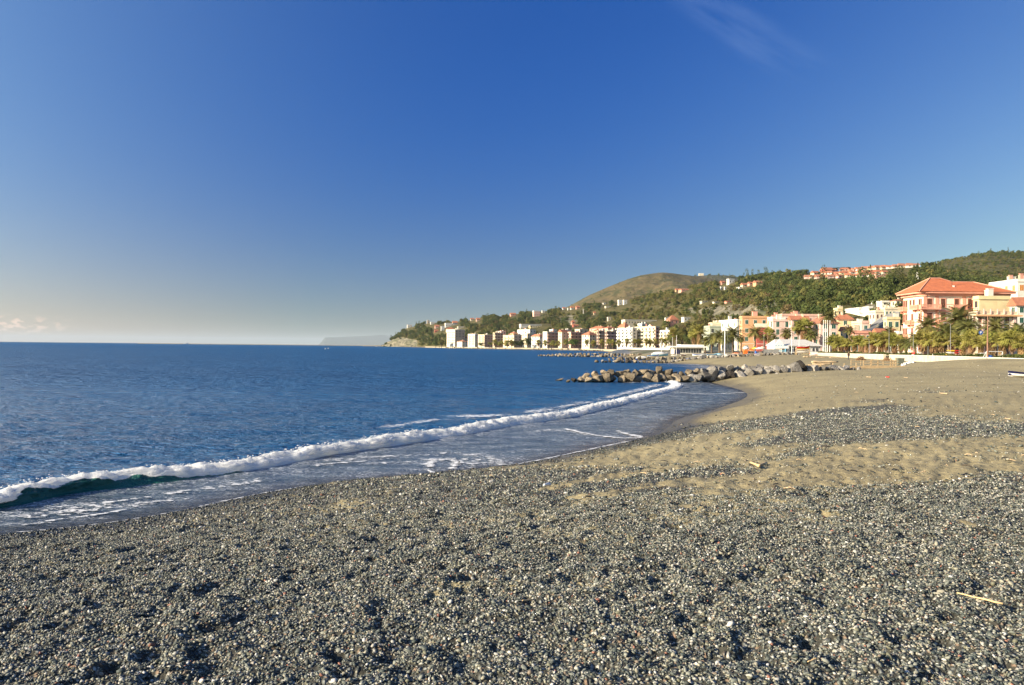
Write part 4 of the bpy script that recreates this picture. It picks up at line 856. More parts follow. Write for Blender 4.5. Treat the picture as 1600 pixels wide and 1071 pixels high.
def building(name, label, xl, xc, xr, ytop, Y, th=0, wall='cream', roof='flat', nf=3, nl=2, nr=3, win='green', bal=None, fwall=None, rh=2.2, zb=None, gr=None, cat='building', group='buildings along the waterfront', tile=None, far=False, chim=2, skipf=0, wsize=None, fuse=3.1):
    c = at(xc, ytop, Y); th = R(th); t0 = c.z
    w = max(2.5, solve(c.x, c.y, math.cos(th), math.sin(th), xr)); d = max(2.5, solve(c.x, c.y, -math.sin(th), math.cos(th), xl))
    w, d = min(w, 90), min(d, 80)
    z0 = zb if zb is not None else max(h1(c.x, c.y), HA.z_at(xc, Y))-.3
    z0 = min(z0, t0-3); h = t0-z0
    root = thing(name, (c.x, c.y, z0), label, cat, group, th)
    b = MB(); b.box(0, w, 0, d, -3, h)
    wl_ = b.build('wall', WM[wall], root)
    if fwall: root['_fw'] = 1; b = MB(); b.box(.15, w-.15, -.12, -.001, .1, h-.1); b.build('shade_toned_facade', WM[fwall], root)  # front panel: facade colour, mostly darkened to paint in that side's shade
    fl = min(h/nf, 4.2) if nf else 3
    if roof == 'flat':
        b = MB(); b.box(-.25, w+.25, -.25, d+.25, h, h+.25); b.box(-.1, w+.1, -.1, .12, h+.25, h+.95); b.box(-.1, .12, .12, d+.1, h+.25, h+.95); b.box(w-.12, w+.1, .12, d+.1, h+.25, h+.95); b.box(.12, w-.12, d-.12, d+.1, h+.25, h+.95)
        ro = b.build('roof', WM[wall] if wall != 'brown' else WM['tan'], root)
        for i in range(chim):
            b = MB(); x = random.uniform(.15, .75)*w; y = random.uniform(.15, .7)*d; s = random.uniform(.6, 1.6); hh = random.uniform(1.3, 2.8); b.box(x, x+s*1.4, y, y+s, h+.25, h+.25+hh); b.box(x-.1, x+s*1.4+.1, y-.1, y+s+.1, h+.25+hh, h+.4+hh); b.build('chimney', WM[random.choice(['white', 'salmon', 'cream'])], ro)
    else:
        b = MB(); (hip if roof == 'hip' else gable)(b, 0, w, 0, d, h+.02, rh, .6, **({'along': 'x' if w > d else 'y'} if roof == 'gable' else {}))
        ro = b.build('roof', tile or TILE, root)
        b = MB(); b.box(-.3, w+.3, -.3, d+.3, h-.35, h-.17); b.build('cornice', TRIM, root)
        for i in range(min(chim, 2)):
            b = MB(); x = random.uniform(.3, .7)*w; y = random.uniform(.3, .6)*d; b.box(x, x+.7, y, y+.6, h+.2, h+rh+.7); b.box(x-.1, x+.8, y-.1, y+.7, h+rh+.7, h+rh+.85); b.build('chimney', WM['cream'], ro)
    gb = {}
    for f, n, L_ in (('f', nr, w), ('l', nl, d)):
        if n < 1 or L_ < 2: continue
        sp = L_/n; ww, wh = wsize or (min(1.3, sp*.42), min(1.9, fl*.52)); m = darkwin(max(ww, 1.1)*(1.25 if far else 1), wh*1.1) if far or not win else winmesh(ww, wh, win)
        for j in range(skipf, nf):
            for i in range(n):
                if random.random() < .05: continue
                z = h - fl*(nf-j) + fl*.28
                if z < -.5: continue
                put(f, 'window', m, root, (i+.5)*sp, z, w, d)
        if bal and f in bal:
            for j in range(max(1, skipf), nf):
                for i in range(n):
                    if n > 2 and i % 2 and far is False: continue
                    key = (round(sp*.8, 1),); 
                    if key not in gb: gb[key] = balmesh(sp*.8, 1.2, WM[gr or wall], 'solid' if far else 'rail')
                    put(f, 'balcony', gb[key], root, (i+.5)*sp, h-fl*(nf-j)+.1, w, d)
    if not far:   # rain pipe and a string course
        b = MB(); b.tube([(w*.97, -.08, 0), (w*.97, -.08, h-.2)], .06, 6); b.build('rain_pipe', WM['tan'], root)
        b = MB(); b.box(-.06, w+.06, -.06, 0.0, fl*.95 if nf > 1 else h*.3, (fl*.95 if nf > 1 else h*.3)+.15); b.build('string_course', TRIM, root)
    return root, w, d, h
random.seed(5)
FAR = dict(far=True, zb=3.0, group='apartment blocks along the far waterfront')
AB = 'apartment_building'
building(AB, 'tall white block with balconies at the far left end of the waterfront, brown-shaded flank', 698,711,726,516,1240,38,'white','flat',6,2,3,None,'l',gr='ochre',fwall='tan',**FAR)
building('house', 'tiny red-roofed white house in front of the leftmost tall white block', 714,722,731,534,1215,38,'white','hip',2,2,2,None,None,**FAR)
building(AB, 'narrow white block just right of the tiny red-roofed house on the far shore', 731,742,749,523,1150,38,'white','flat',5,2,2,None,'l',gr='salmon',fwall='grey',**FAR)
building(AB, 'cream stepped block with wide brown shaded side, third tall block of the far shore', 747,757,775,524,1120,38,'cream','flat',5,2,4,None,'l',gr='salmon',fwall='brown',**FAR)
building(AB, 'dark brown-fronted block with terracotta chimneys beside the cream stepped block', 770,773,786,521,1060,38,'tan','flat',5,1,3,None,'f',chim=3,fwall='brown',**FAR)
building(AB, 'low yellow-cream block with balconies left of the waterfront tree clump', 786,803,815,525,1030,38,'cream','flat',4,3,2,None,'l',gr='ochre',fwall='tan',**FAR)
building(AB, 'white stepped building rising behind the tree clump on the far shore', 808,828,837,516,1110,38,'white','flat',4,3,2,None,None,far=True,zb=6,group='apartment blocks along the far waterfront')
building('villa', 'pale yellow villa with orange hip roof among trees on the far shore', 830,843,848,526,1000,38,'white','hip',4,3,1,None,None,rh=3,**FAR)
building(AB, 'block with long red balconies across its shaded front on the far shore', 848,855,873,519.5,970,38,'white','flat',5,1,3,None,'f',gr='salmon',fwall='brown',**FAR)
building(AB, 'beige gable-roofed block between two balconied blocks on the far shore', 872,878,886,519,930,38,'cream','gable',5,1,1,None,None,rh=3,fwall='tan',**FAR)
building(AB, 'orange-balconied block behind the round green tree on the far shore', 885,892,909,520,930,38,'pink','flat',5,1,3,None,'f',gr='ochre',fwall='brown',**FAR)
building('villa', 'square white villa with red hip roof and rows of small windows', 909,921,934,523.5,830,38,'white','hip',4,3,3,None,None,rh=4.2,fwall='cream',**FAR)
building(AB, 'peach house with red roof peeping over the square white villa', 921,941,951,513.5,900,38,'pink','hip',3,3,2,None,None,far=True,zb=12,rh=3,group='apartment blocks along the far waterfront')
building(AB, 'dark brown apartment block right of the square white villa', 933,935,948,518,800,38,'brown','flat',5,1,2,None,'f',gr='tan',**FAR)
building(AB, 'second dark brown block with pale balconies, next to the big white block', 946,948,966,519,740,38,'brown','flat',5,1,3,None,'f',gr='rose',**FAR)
NEAR2 = dict(far=True, zb=3.2, group='white blocks above the boat beach')
building(AB, 'big white block with stacked curved balconies left of the cream palazzo', 964,988,995,514.5,600,30,'white','flat',6,4,1,None,'l',chim=3,**NEAR2)
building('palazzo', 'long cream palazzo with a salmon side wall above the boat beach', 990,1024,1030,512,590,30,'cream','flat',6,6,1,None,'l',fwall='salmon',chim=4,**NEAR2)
building(AB, 'white and pink stepped block at the right end of the white blocks', 1031,1047,1052,518,560,30,'white','flat',5,3,1,None,'l',gr='tan',**NEAR2)
building('house', 'salmon tower house with red hip roof above the big white block', 966,976,984,511,680,30,'salmon','hip',3,2,2,None,None,far=True,zb=8,rh=4,group='white blocks above the boat beach')
building('house', 'small white penthouse with dark windows above the cream palazzo', 996,1003,1014,507.5,640,30,'white','flat',2,2,2,None,None,far=True,zb=10,group='white blocks above the boat beach')
FB = dict(far=True, group='apartment blocks along the far waterfront')
for a_ in [('cream house with red roof between the two leftmost white blocks', 724,729,733,528,1260,'cream','hip',4.5),('yellow block filling the gap right of the narrow white block', 742,746,749,528,1200,'yellow','flat',5),('peach block behind the dark brown-fronted block', 776,783,790,518.5,1130,'rose','flat',5),('tan block between brown-fronted and yellow-cream blocks', 783,787,792,525,1080,'tan','flat',4),('ochre red-roofed house behind the tree clump', 797,803,809,521,1120,'ochre','hip',6),('cream block right of the white stepped building', 815,824,831,522,1070,'cream','flat',5),('salmon house between pale yellow villa and red-balconied block', 838,844,850,523.5,1040,'salmon','flat',5),('white penthouse block above the red-balconied block', 858,864,870,516,1060,'white','flat',8),('pale brown block behind the beige gabled one', 876,884,893,516.5,1010,'rose','flat',8),('cream upper block left of the peach red-roofed house', 898,906,918,515.5,960,'cream','flat',9),('yellowish block behind the square white villa', 926,932,940,517.5,900,'yellow','hip',6),('pink-roofed house behind the second dark brown block', 942,950,962,513,860,'pink','hip',9),('low cream house under the slope left of the white blocks', 952,958,968,517,760,'cream','flat',6)]:
    building('house', a_[0], a_[1], a_[2], a_[3], a_[4], a_[5], 32, a_[6], a_[7], 4, 2, 2, None, None, zb=a_[8], **FB)
# middle town
T = dict(group='town houses behind the palms')
building('villa', 'modern white villa with grey-green front left of the tall flag mast', 1099,1109,1126,511.5,430,0,'green','flat',3,2,2,None,'l',**T)
building('villa', 'low cream villa with wide glazed top floor above the modern white villa', 1107,1112,1135,506.5,450,0,'cream','flat',2,1,4,None,None,wsize=(2.4, 1.6),**T)
building('house', 'cream house with two small green windows left of the ochre house', 1116,1152,1157,501.5,430,10,'white','flat',4,4,1,'green',None,**T)
building('house', 'tall ochre house with green shutters and a white left side', 1155,1160,1200,497,350,0,'ochre','flat',4,1,3,'green',None,chim=1,wsize=(1.3, 1.8),**T)
building('house', 'small red-walled annexe with pale sloping top against the ochre house', 1181,1183,1199,511,335,0,'red','gable',3,0,0,'green',None,rh=1.5,tile=WM['cream'],chim=0,**T)
building('house', 'white house with yellow balcony squeezed between ochre and pink houses', 1199,1207,1210,498.5,338,0,'white','flat',4,2,0,'orange','l',**T)
building('house', 'pale pink house with tall green shutters right of the white strip', 1203,1208,1236,502.5,330,0,'rose','flat',4,1,2,'green',None,wsize=(1.2, 2.3),**T)
building('house', 'pink house with dark slate gable left of the cream pointed house', 1232,1237,1263,499.5,322,0,'rose','gable',4,1,2,'green',None,rh=1.6,wsize=(1.3, 2.2),**T)
building('palazzo', 'long pink palazzo with pale roof edge behind the pink houses', 1210,1222,1284,493.5,380,0,'pink','flat',4,1,5,'brown',None,chim=4,**T)
building('house', 'white-sided house with terracotta roof behind the four flagpoles', 1261,1282,1309,505,265,0,'rose','hip',4,2,2,'green',None,rh=2.6,tile=TILE_D,**T)
building('house', 'tan-yellow house with red hip roof right of the flagpoles', 1303,1309,1332,499,310,0,'yellow','hip',4,1,1,'green',None,rh=2.2,**T)
building('house', 'small yellow tower house between palm top and long white wall', 1302,1309,1315,484,390,0,'yellow','flat',3,1,1,None,None,**T)
building('warehouse', 'long blank white building high behind the red hip roof', 1319,1357,1361,481.5,430,0,'white','flat',2,0,1,None,None,chim=0,**T)
building('house', 'white two-part house with a thin chimney on the rise left of the pink hotel', 1351,1363,1376,472,470,0,'white','flat',2,1,2,None,None,chim=1,**T)
building('house', 'white house with one wide dark window left of the pink hotel', 1369,1378,1395,472.5,455,0,'white','flat',2,0,2,None,None,chim=0,**T)
building('house', 'cream house with terracotta eave peeping beside the pink hotel', 1391,1400,1412,469.5,430,0,'cream','hip',2,1,2,None,None,rh=.8,**T)
building('house', 'white house with green shutters and pink front below the ramp road', 1330,1347,1358,505,300,0,'pink','flat',3,2,1,'green',None,chim=1,**T)
building('house', 'flat cream house with railed roof terrace beside the long white building', 1357,1368,1380,488,360,0,'cream','flat',3,2,2,'brown',None,**T)
building('house', 'cream terraced house with green windows at the top of the ramp', 1372,1383,1404,483.5,380,0,'cream','flat',2,2,4,'green',None,**T)
building('house', 'yellow cottage with arched green doors under the stone slope', 1380,1386,1406,499,300,0,'yellow','flat',2,1,2,'green',None,wsize=(1.2, 2),**T)
building('house', 'low pink house behind the palm row left of the ramp foot', 1328,1334,1360,521,262,0,'salmon','flat',2,1,3,'green',None,chim=1,**T)
building('house', 'low cream house with orange tiles behind the palm row', 1366,1371,1398,519,255,0,'cream','gable',2,1,3,'green',None,rh=1.2,**T)
building('house', 'grey slate-roofed house behind the feather palm left of the ramp', 1313,1318,1331,517,275,0,'cream','gable',2,1,1,'green',None,rh=1.4,tile=TILE_D,**T)
building('house', 'white sunlit wall of a house right of the ramp foot', 1398,1404,1418,522,240,0,'white','flat',2,1,1,'green',None,**T)
# right edge
T2 = dict(group='houses right of the pink hotel')
building('palazzo', 'large white palazzo with a row of chimneys behind the hotel roof', 1545,1590,1665,440.5,252,0,'white','flat',6,4,6,'orange',None,chim=4,wsize=(1.3, 1.9),**T2)
building('house', 'blank yellow upper block above the railed terrace at the right', 1522,1530,1577,468,196,0,'yellow','flat',5,1,0,None,None,chim=2,**T2)
rt, w_, d_, h_ = building('house', 'orange-trimmed cream house with railed roof terrace right of the largest palm', 1514,1526,1589,493,176,0,'cream','flat',4,2,6,'brown',None,chim=0,wsize=(.9, 2.0),**T2)
b = MB()
for i in range(7): x = i*w_/6; b.box(x-.12, x+.12, -.35, -.15, h_+.3, h_+1.5)
for z in (.7, 1.05, 1.4): b.box(-.1, w_+.1, -.28, -.22, h_+z, h_+z+.05)
b.build('terrace_railing', WM['rose'], rt); b = MB(); b.box(-.8, w_+.5, -1.2, -.25, h_-.25, h_+.12); b.build('terrace_slab', WM['ochre'], rt)
for i in (1, 2, 4, 6): b = MB(); b.box(w_*i/6.6-.3, w_*i/6.6+.3, -.5, -.02, 0, h_-.3); b.build('column', WM['rose'], rt)
rt, w_, d_, h_ = building('house', 'white house with small green-shuttered windows at the right edge', 1586,1589,1660,477,187,0,'white','gable',5,1,5,'green',None,rh=2,chim=1,**T2)
# ---------------------------------------------------------------- the pink hotel
HM = pmat('hotel_plaster', (.84, .74, .60), (.80, .68, .54), scale=.6, rough=.9, bump=.2, bscale=6, bdist=.02, grime=.12)
HP = wallmat('hotel_pink_trim', (.74, .36, .25), .15); HR = pmat('hotel_roof_tiles', (.54, .17, .075), (.43, .135, .065), scale=1.2, rough=.85, bump=.6, bscale=16, bdist=.06, grime=.1)
c = at(1441, 459, 200); hz0 = 2.6; HH = c.z-hz0; hw = solve(c.x, c.y, 1, 0, 1574); hd = solve(c.x, c.y, 0, 1, 1411)
hotel = thing('hotel', (c.x, c.y, hz0), 'large pink and cream hotel with orange hip roof behind the palms', 'hotel')
q = 1.6
def oct_(x0, x1, y0, y1, z0, z1, b, q=q):   # rounded near-left corner
    pts = [(x0+q*(1-math.cos(a)), y0+q*(1-math.sin(a))) for a in (math.pi*i/12 for i in range(7))][::1]
    pts = [(x0+q-q*math.cos(R(t)), y0+q-q*math.sin(R(t))) for t in range(0, 91, 15)] + [(x1, y0), (x1, y1), (x0, y1)]
    n = len(pts); vs = [(p[0], p[1], z0) for p in pts]+[(p[0], p[1], z1) for p in pts]
    b.add(vs, [tuple(range(n))[::-1], tuple(range(n, 2*n))]+[(i, (i+1) % n, n+(i+1) % n, n+i) for i in range(n)])
b = MB(); oct_(0, hw, 0, hd, -3, HH, b); b.build('wall', HM, hotel)
b = MB(); oct_(-1.3, hw+1.3, -1.3, hd+1.3, HH+.05, HH+.5, b, 2.6); oct_(-.5, hw+.5, -.5, hd+.5, HH-.6, HH+.05, b, 2.0); b.build('cornice', HP, hotel)
zr = HH+.52; X0, X1, Y0_, Y1_ = -1.5, hw+1.5, -1.5, hd+1.5
b = MB()
top = zr + 3.6; lo = zr+3.0*.80
mx = (Y1_-Y0_)/2
# main body hip with a raised tower hip at the left
rx0, rx1 = 5.0, hw-8.5; ym = (Y0_+Y1_)/2
vs = [(X0, Y0_, zr), (X1, Y0_, zr), (X1, Y1_, zr), (X0, Y1_, zr), (4.6, ym, top+.35), (7.2, ym, top+.35), (10.6, ym, lo+.6), (rx1+2.5, ym, lo+.6)]
b.add(vs, [(0, 1, 7, 6, 5, 4), (2, 3, 4, 5, 6, 7), (1, 2, 7), (3, 0, 4), (3, 2, 1, 0)])
ro = b.build('roof', HR, hotel)
b = MB(); b.tube([(X0, Y0_, zr+.05), (4.6, ym, top+.38)], .16, 6); b.tube([(X0, Y1_, zr+.05), (4.6, ym, top+.38), (7.2, ym, top+.38), (10.6, ym, lo+.63), (rx1+2.5, ym, lo+.63), (X1, Y0_, zr+.05)], .14, 6); b.build('ridge_tiles', HP, ro)
b = MB(); b.box(8.4, 8.8, 0.6, 1.0, zr+.6, zr+1.7); b.build('chimney', TRIM, ro)
b = MB(); b.tube([(8.2, .8, zr+.6), (8.2, .8, zr+3.4)], .04, 5); b.tube([(7.4, .8, zr+3.2), (9.2, .8, zr+3.2)], .03, 5); b.tube([(7.6, .8, zr+2.8), (9.0, .8, zr+2.8)], .03, 5); b.build('antenna', GLASS, ro)
flh = 3.75
def hotel_window(face, u, z, w, h, arch=False, tall=True):
    b = MB(); b.mat(0)
    b.box(-w/2-.16, -w/2, -.10, .05, -.1, h); b.box(w/2, w/2+.16, -.10, .05, -.1, h); b.box(-w/2-.2, w/2+.2, -.14, .05, h, h+.2); b.box(-w/2-.4, w/2+.4, -.18, .05, -.28, -.1)
    if arch:
        n = 8; pts = [(w/2+.35)*math.cos(math.pi*i/n) for i in range(n+1)]; pz = [h+.38+(w/2+.2)*math.sin(math.pi*i/n)*.8 for i in range(n+1)]
        vs = [(x, -.12, z_) for x, z_ in zip(pts, pz)]+[(x, .03, z_) for x, z_ in zip(pts, pz)]; m_ = n+1
        b.add(vs, [tuple(range(m_)), tuple(range(m_, 2*m_))[::-1]]+[(i+1, i, m_+i, m_+i+1) for i in range(n)])
    rot = (0, 0, 0) if face == 'f' else (0, 0, -math.pi/2); loc = (u, 0, z) if face == 'f' else (0, u, z)
    wo_ = b.build('window', [HP], hotel, False, loc, rot)
    b = MB(); b.box(-w/2, w/2, -.01, .03, 0, h); b.build('pane', GLASS, wo_)
    b = MB(); b.box(-w/2, -w*.04, -.07, -.015, 0, h); b.box(w*.06, w/2, -.07, -.015, 0, h); b.build('shutter', SHUT['brown'], wo_)
def hotel_balcony(face, u, z, w):
    b = MB(); b.box(-w/2, w/2, -1.25, .02, -.28, 0); b.box(-w/2, w/2, -1.25, -1.1, .85, 1.0)
    n = int(w/.24)
    for i in range(n+1): x = -w/2+w*i/n; b.box(x-.055, x+.055, -1.22, -1.13, 0, .85)
    for s in (-1, 1):
        b.box(s*w/2-.14*(s > 0), s*w/2+.14*(s < 0), -1.27, -1.05, 0, 1.12); b.box(s*w/2-.1*(s > 0), s*w/2+.1*(s < 0), -1.05, 0, 0, .95); b.box(s*(w/2-.5)-.12, s*(w/2-.5)+.12, -.8, 0, -.8, -.28)
    rot = (0, 0, 0) if face == 'f' else (0, 0, -math.pi/2); b.build('balcony', HP, hotel, False, (u, 0, z) if face == 'f' else (0, u, z), rot)
fx = [hw*t for t in (.075, .235, .385, .53, .68, .83, .94)]; fx = [(k-1441)/139*hw for k in (1453, 1475, 1497, 1519, 1540, 1563)]
for j in range(4):
    z = HH-.9-flh*(j+1)+flh*.30
    for i, u in enumerate(fx):
        hotel_window('f', u, z, 1.15 if i else 1.3, 2.2, arch=(j == 1 and i in (1, 3)))
    for i, u in enumerate([hd*t for t in (.12, .42, .60, .82, .94)] if j == 0 else [hd*t for t in (.12, .50, .82, .94)]): hotel_window('l', u, z, .8, 2.1)
hotel_balcony('f', fx[0]-.2, HH-.9-flh+.75, 5.2); hotel_balcony('l', 1.9, HH-.9-flh+.75, 3.6)
hotel_balcony('f', fx[2]+.3, HH-.9-flh+.75, 3.6); hotel_balcony('f', fx[1]+.4, HH-.9-2*flh+.5, 4.2)
for u, jj in ((hd*.52, 2), (hd*.9, 1), (hd*.12, 3), (hd*.86, 3)): hotel_balcony('l', u, HH-.9-flh*jj+.6, 2.6)
for u in (.75, fx[0]+1.95, fx[3]-1.6, fx[4]-1.7, hw-.6):   # pink pilasters
    b = MB(); b.box(u-.42, u+.42, -.09, .04, 0, HH-.62); b.build('pilaster', HP, hotel)
b = MB(); b.box(.1, hw, -.07, .03, HH-.9-flh*.52, HH-.9-flh*.48); b.box(.1, hw, -.07, .03, HH-.9-flh*1.02, HH-.9-flh*.96); b.box(.1, hw, -.07, .03, HH-.9-flh*2.02, HH-.9-flh*1.96); b.build('string_course', HP, hotel)
# ---------------------------------------------------------------- houses up on the hillside
HOUSES = []
def hill_house(px, py, wpx, hpx, wall, label, group, roof='gable', hill=HA, th=15, name='house', rr=.42, tile=None, cat='house'):
    HOUSES.append((px, py, wpx, hpx)); hpx *= 1.15
    p = hill.hit(px, py); Y = p.y; w = wpx/F_PX*Y*.92; h = hpx/F_PX*Y; d = min(w*.8, 12); rf = h*rr
    r = thing(name, (p.x-w*.5, p.y, p.z), label, cat, group, R(th))
    b = MB(); b.box(0, w, 0, d, -6, h-rf if roof != 'flat' else h*.88); b.build('wall', WM[wall], r)
    b = MB()
    if roof == 'flat': b.box(-.3, w+.3, -.3, d+.3, h*.88, h)
    else: (hip if roof == 'hip' else gable)(b, 0, w, 0, d, h-rf+.02, rf*1.25, .5)
    b.build('roof', (tile or TILE) if roof != 'flat' else TRIM, r)
    n = max(1, int(w/3.8)); m = darkwin(1.3, max(1.2, min(1.8, h*.35)))
    for i in range(n): link('window', m, r, ((i+.5)*w/n, 0, max(.4, (h-rf)*.42)))
    if d > 5: link('window', m, r, (0, d*.5, max(.4, (h-rf)*.42)), (0, 0, -math.pi/2))
    return r
HG = 'scattered houses on the wooded hillside'
for q_ in [(640,512,8,4,'white','white house alone on the headland top','flat'),(669,506,4,5,'tan','small tan tower house on the headland ridge','flat'),(676,507,7,3,'white','low white house beside the tan tower on the headland','flat'),(683,513,7,4,'pink','pinkish house half hidden in headland trees','gable'),(692,517,6,6,'white','narrow white block lowest in the headland cluster','flat'),(701,511,11,5,'white','long white house topmost in the headland cluster','flat'),(711,508,8,5,'grey','grey-gabled house at the right of the headland cluster','gable'),(704,518,13,5,'cream','cream house with red eave in the headland cluster','hip'),(682,519,6,3,'red','small reddish roof above the shore rocks','gable'),(720,514,10,3,'cream','isolated long cream house right of the headland cluster','flat'),(738,501,6,3,'cream','left of two cream houses on the second wooded crest','gable'),(747,502,6,4,'pink','right of two houses on the second wooded crest','gable'),
    (802,494,9,4,'salmon','salmon house in the trees on the ridge','gable'),(839,495,11,8,'pink','tall pink villa with stepped side on the wooded slope','flat'),(849,489,5,3,'white','small white annexe beside the tall pink villa','flat'),(881,484,4,3,'white','leftmost small house at the foot of the bare mountain','gable'),(888,485,3,3,'white','tiny white house second at the foot of the bare mountain','flat'),(894,484,5,4,'white','white gabled house third at the foot of the bare mountain','gable'),(903,483,6,4,'salmon','salmon house last of the row at the foot of the bare mountain','gable'),(944,476,4,2,'white','low white house below the bare mountain flank','flat'),(950,481,8,2,'cream','long cream shed below the bare mountain flank','flat'),(969,477,6,7,'white','tall white block left in the pair below the mountain','flat'),(977,476,6,6,'white','tall white block right in the pair below the mountain','flat'),(929,492,3,4,'tan','small stone hut under the mountain slope','gable'),
    (952,502,5,5,'cream','cream pump house on the slope above the brown blocks','flat'),(1054,508,16,12,'salmon','bright salmon square house with red roof above the white blocks','hip'),(1074,502,12,5,'white','white flat house right of the salmon square house','flat'),(1044,501,8,4,'white','small white house left of the salmon square house','flat'),(1058,456,5,4,'ochre','small orange house under the mountain shoulder','gable'),(1071,455,15,3,'salmon','long orange-roofed house on the ridge under the mountain','gable'),(1130,444,7,4,'salmon','salmon house left of the white ridge villa','gable'),(1143,443,10,6,'white','white ridge villa against the sky','flat'),(1127,453,3,4,'white','tiny white cube left of two below the ridge villa','flat'),(1133,453,3,4,'white','tiny white cube right of two below the ridge villa','flat'),(1164,449,9,5,'cream','cream terraced house left of the ridge pines','gable'),(1174,446,8,4,'salmon','salmon house between cream terraces below the pines','gable'),(1186,445,12,5,'ochre','long ochre house below the leftmost ridge pines','gable'),(1160,451,12,2,'white','long white garden house below the cream terraced house','flat'),
    (1101,473,11,2,'cream','low cream roof at mid slope, left of three','flat'),(1119,474,8,2,'cream','low cream roof at mid slope, middle of three','flat'),(1139,473,9,2,'salmon','low orange roof at mid slope, right of three','gable'),(835,510,46,2.6,'white','long white greenhouse terrace on the slope above the shore','flat'),(838,512.5,20,3,'yellow','yellow wall under the long greenhouse terrace','flat'),(1003,507,58,6,'cream','very long cream terrace building above the white blocks','flat'),(896,507,6,5,'salmon','pink turret house with red roof at the pale cliff foot','hip'),(900,511,9,3,'red','low red-roofed annexe below the pink turret house','gable'),(1241,458,3,2,'white','single tiny pale hut in the dark wood','flat')]:
    hill_house(*q_[:5], q_[5], HG, roof=q_[6])
hill_house(1095,430.6,8,3.2,'cream','small pale castle on the summit behind the bare mountain',HG,'flat',HC,0,'castle',cat='castle')
random.seed(11)
VG = 'terracotta-roofed houses of the ridge village'
rows = [('lowest', [(1262+i*8.8+random.uniform(-2, 2), 436.5-.2*i+random.uniform(-.6, .6)) for i in range(15)]),
        ('second lowest', [(1276+i*9.6+random.uniform(-2, 2), 431-.15*i+random.uniform(-.6, .6)) for i in range(12)]),
        ('upper', [(1299+i*9.2+random.uniform(-2, 2), 426.5-.55*i+random.uniform(-.5, .5)) for i in range(14)]),
        ('top', [(1322+i*9.8+random.uniform(-2, 2), 422.5-.62*i+random.uniform(-.4, .4)) for i in range(12)])]
for rn, lst in rows:
    for i, (px, py) in enumerate(lst):
        py -= 1.0
        wl0 = random.choice(['cream', 'rose', 'cream', 'salmon', 'white', 'yellow', 'white']); wp = random.uniform(7, 12)
        cn_ = {'rose': 'pale rose', 'salmon': 'salmon', 'pink': 'pink', 'cream': 'cream', 'white': 'white', 'yellow': 'yellow'}[wl0]
        hill_house(px, py, wp, random.uniform(4.2, 5.6), wl0, '%s house, %s from the left in the %s row of the ridge village' % (cn_, ordn(i), rn), VG, th=random.uniform(-20, 30), tile=random.choice([TILE, TILE, TILE_D]), rr=.45)
hill_house(1295,427,17,7.5,'red','big dark red house standing out in the ridge village',VG,'gable',th=10); hill_house(1374,436,14,6,'salmon','wide bright pink house low in the ridge village',VG,'flat',th=5)
# ---------------------------------------------------------------- trees
def leaf_mat(name, c1, c2, rand=.3, trans=.25):
    m = pmat(name, c1, c2, scale=.35, rough=.75, detail=5, rand=rand, spec=.15); N, L = nodes(m)
    b = next(n for n in N if n.type == 'BSDF_PRINCIPLED'); out = next(n for n in N if n.type == 'OUTPUT_MATERIAL'); src = b.inputs['Base Color'].links[0].from_socket
    t = N.new('ShaderNodeBsdfTranslucent'); L(src, t.inputs[0]); ms = N.new('ShaderNodeMixShader'); ms.inputs[0].default_value = trans; L(b.outputs[0], ms.inputs[1]); L(t.outputs[0], ms.inputs[2]); L(ms.outputs[0], out.inputs[0]); return m
LF_D = leaf_mat('leaves_dark', (.056, .074, .020), (.10, .115, .032)); LF_O = leaf_mat('leaves_olive', (.185, .165, .048), (.115, .12, .034)); LF_G = leaf_mat('leaves_fresh', (.060, .10, .018), (.085, .12, .03), .15)
LF_B = leaf_mat('leaves_dry', (.19, .135, .06), (.13, .115, .045)); BARK = pmat('bark', (.14, .10, .07), (.08, .06, .045), scale=3, rough=.95, coords='obj', bump=.6, bscale=9)
def crown_arr(seed, lobes, leaves, size, flat=1.0, lift=.0, spread=1.0):
    """quads spread over the shells of several lobes; unit crown: radius 1, height ~1.6"""
    rs = np.random.default_rng(seed); V = []; per = leaves//lobes
    for l in range(lobes):
        a = rs.uniform(0, 6.28); rr = rs.uniform(.1, .62)*spread; cz = rs.uniform(.35, 1.25)*flat + lift; c = np.array([rr*math.cos(a), rr*math.sin(a), cz]); rad = rs.uniform(.32, .58)
        d = rs.normal(size=(per, 3)); d /= np.linalg.norm(d, axis=1)[:, None]; d[:, 2] = np.where(d[:, 2] < -.4, -d[:, 2], d[:, 2])
        p = c + d*rad*rs.uniform(.55, 1.12, (per, 1))*np.array([1, 1, .8*flat])
        n = d + rs.normal(0, .5, (per, 3)); n /= np.linalg.norm(n, axis=1)[:, None]; t = np.cross(n, rs.normal(size=(per, 3))); t /= np.linalg.norm(t, axis=1)[:, None]; bt = np.cross(n, t)
        s = size*rs.uniform(.5, 1.3, (per, 1))
        V.append(np.stack([p-t*s, p-bt*s*.6, p+t*s, p+bt*s*.6], 1))
    V = np.concatenate(V).reshape(-1, 3); return V, np.arange(len(V)).reshape(-1, 4)
def crown_mesh(seed, mat, lobes=9, leaves=420, size=.13, **k):
    V, Fq = crown_arr(seed, lobes, leaves, size, **k); return np_mesh('crown', V, Fq, mat, False)
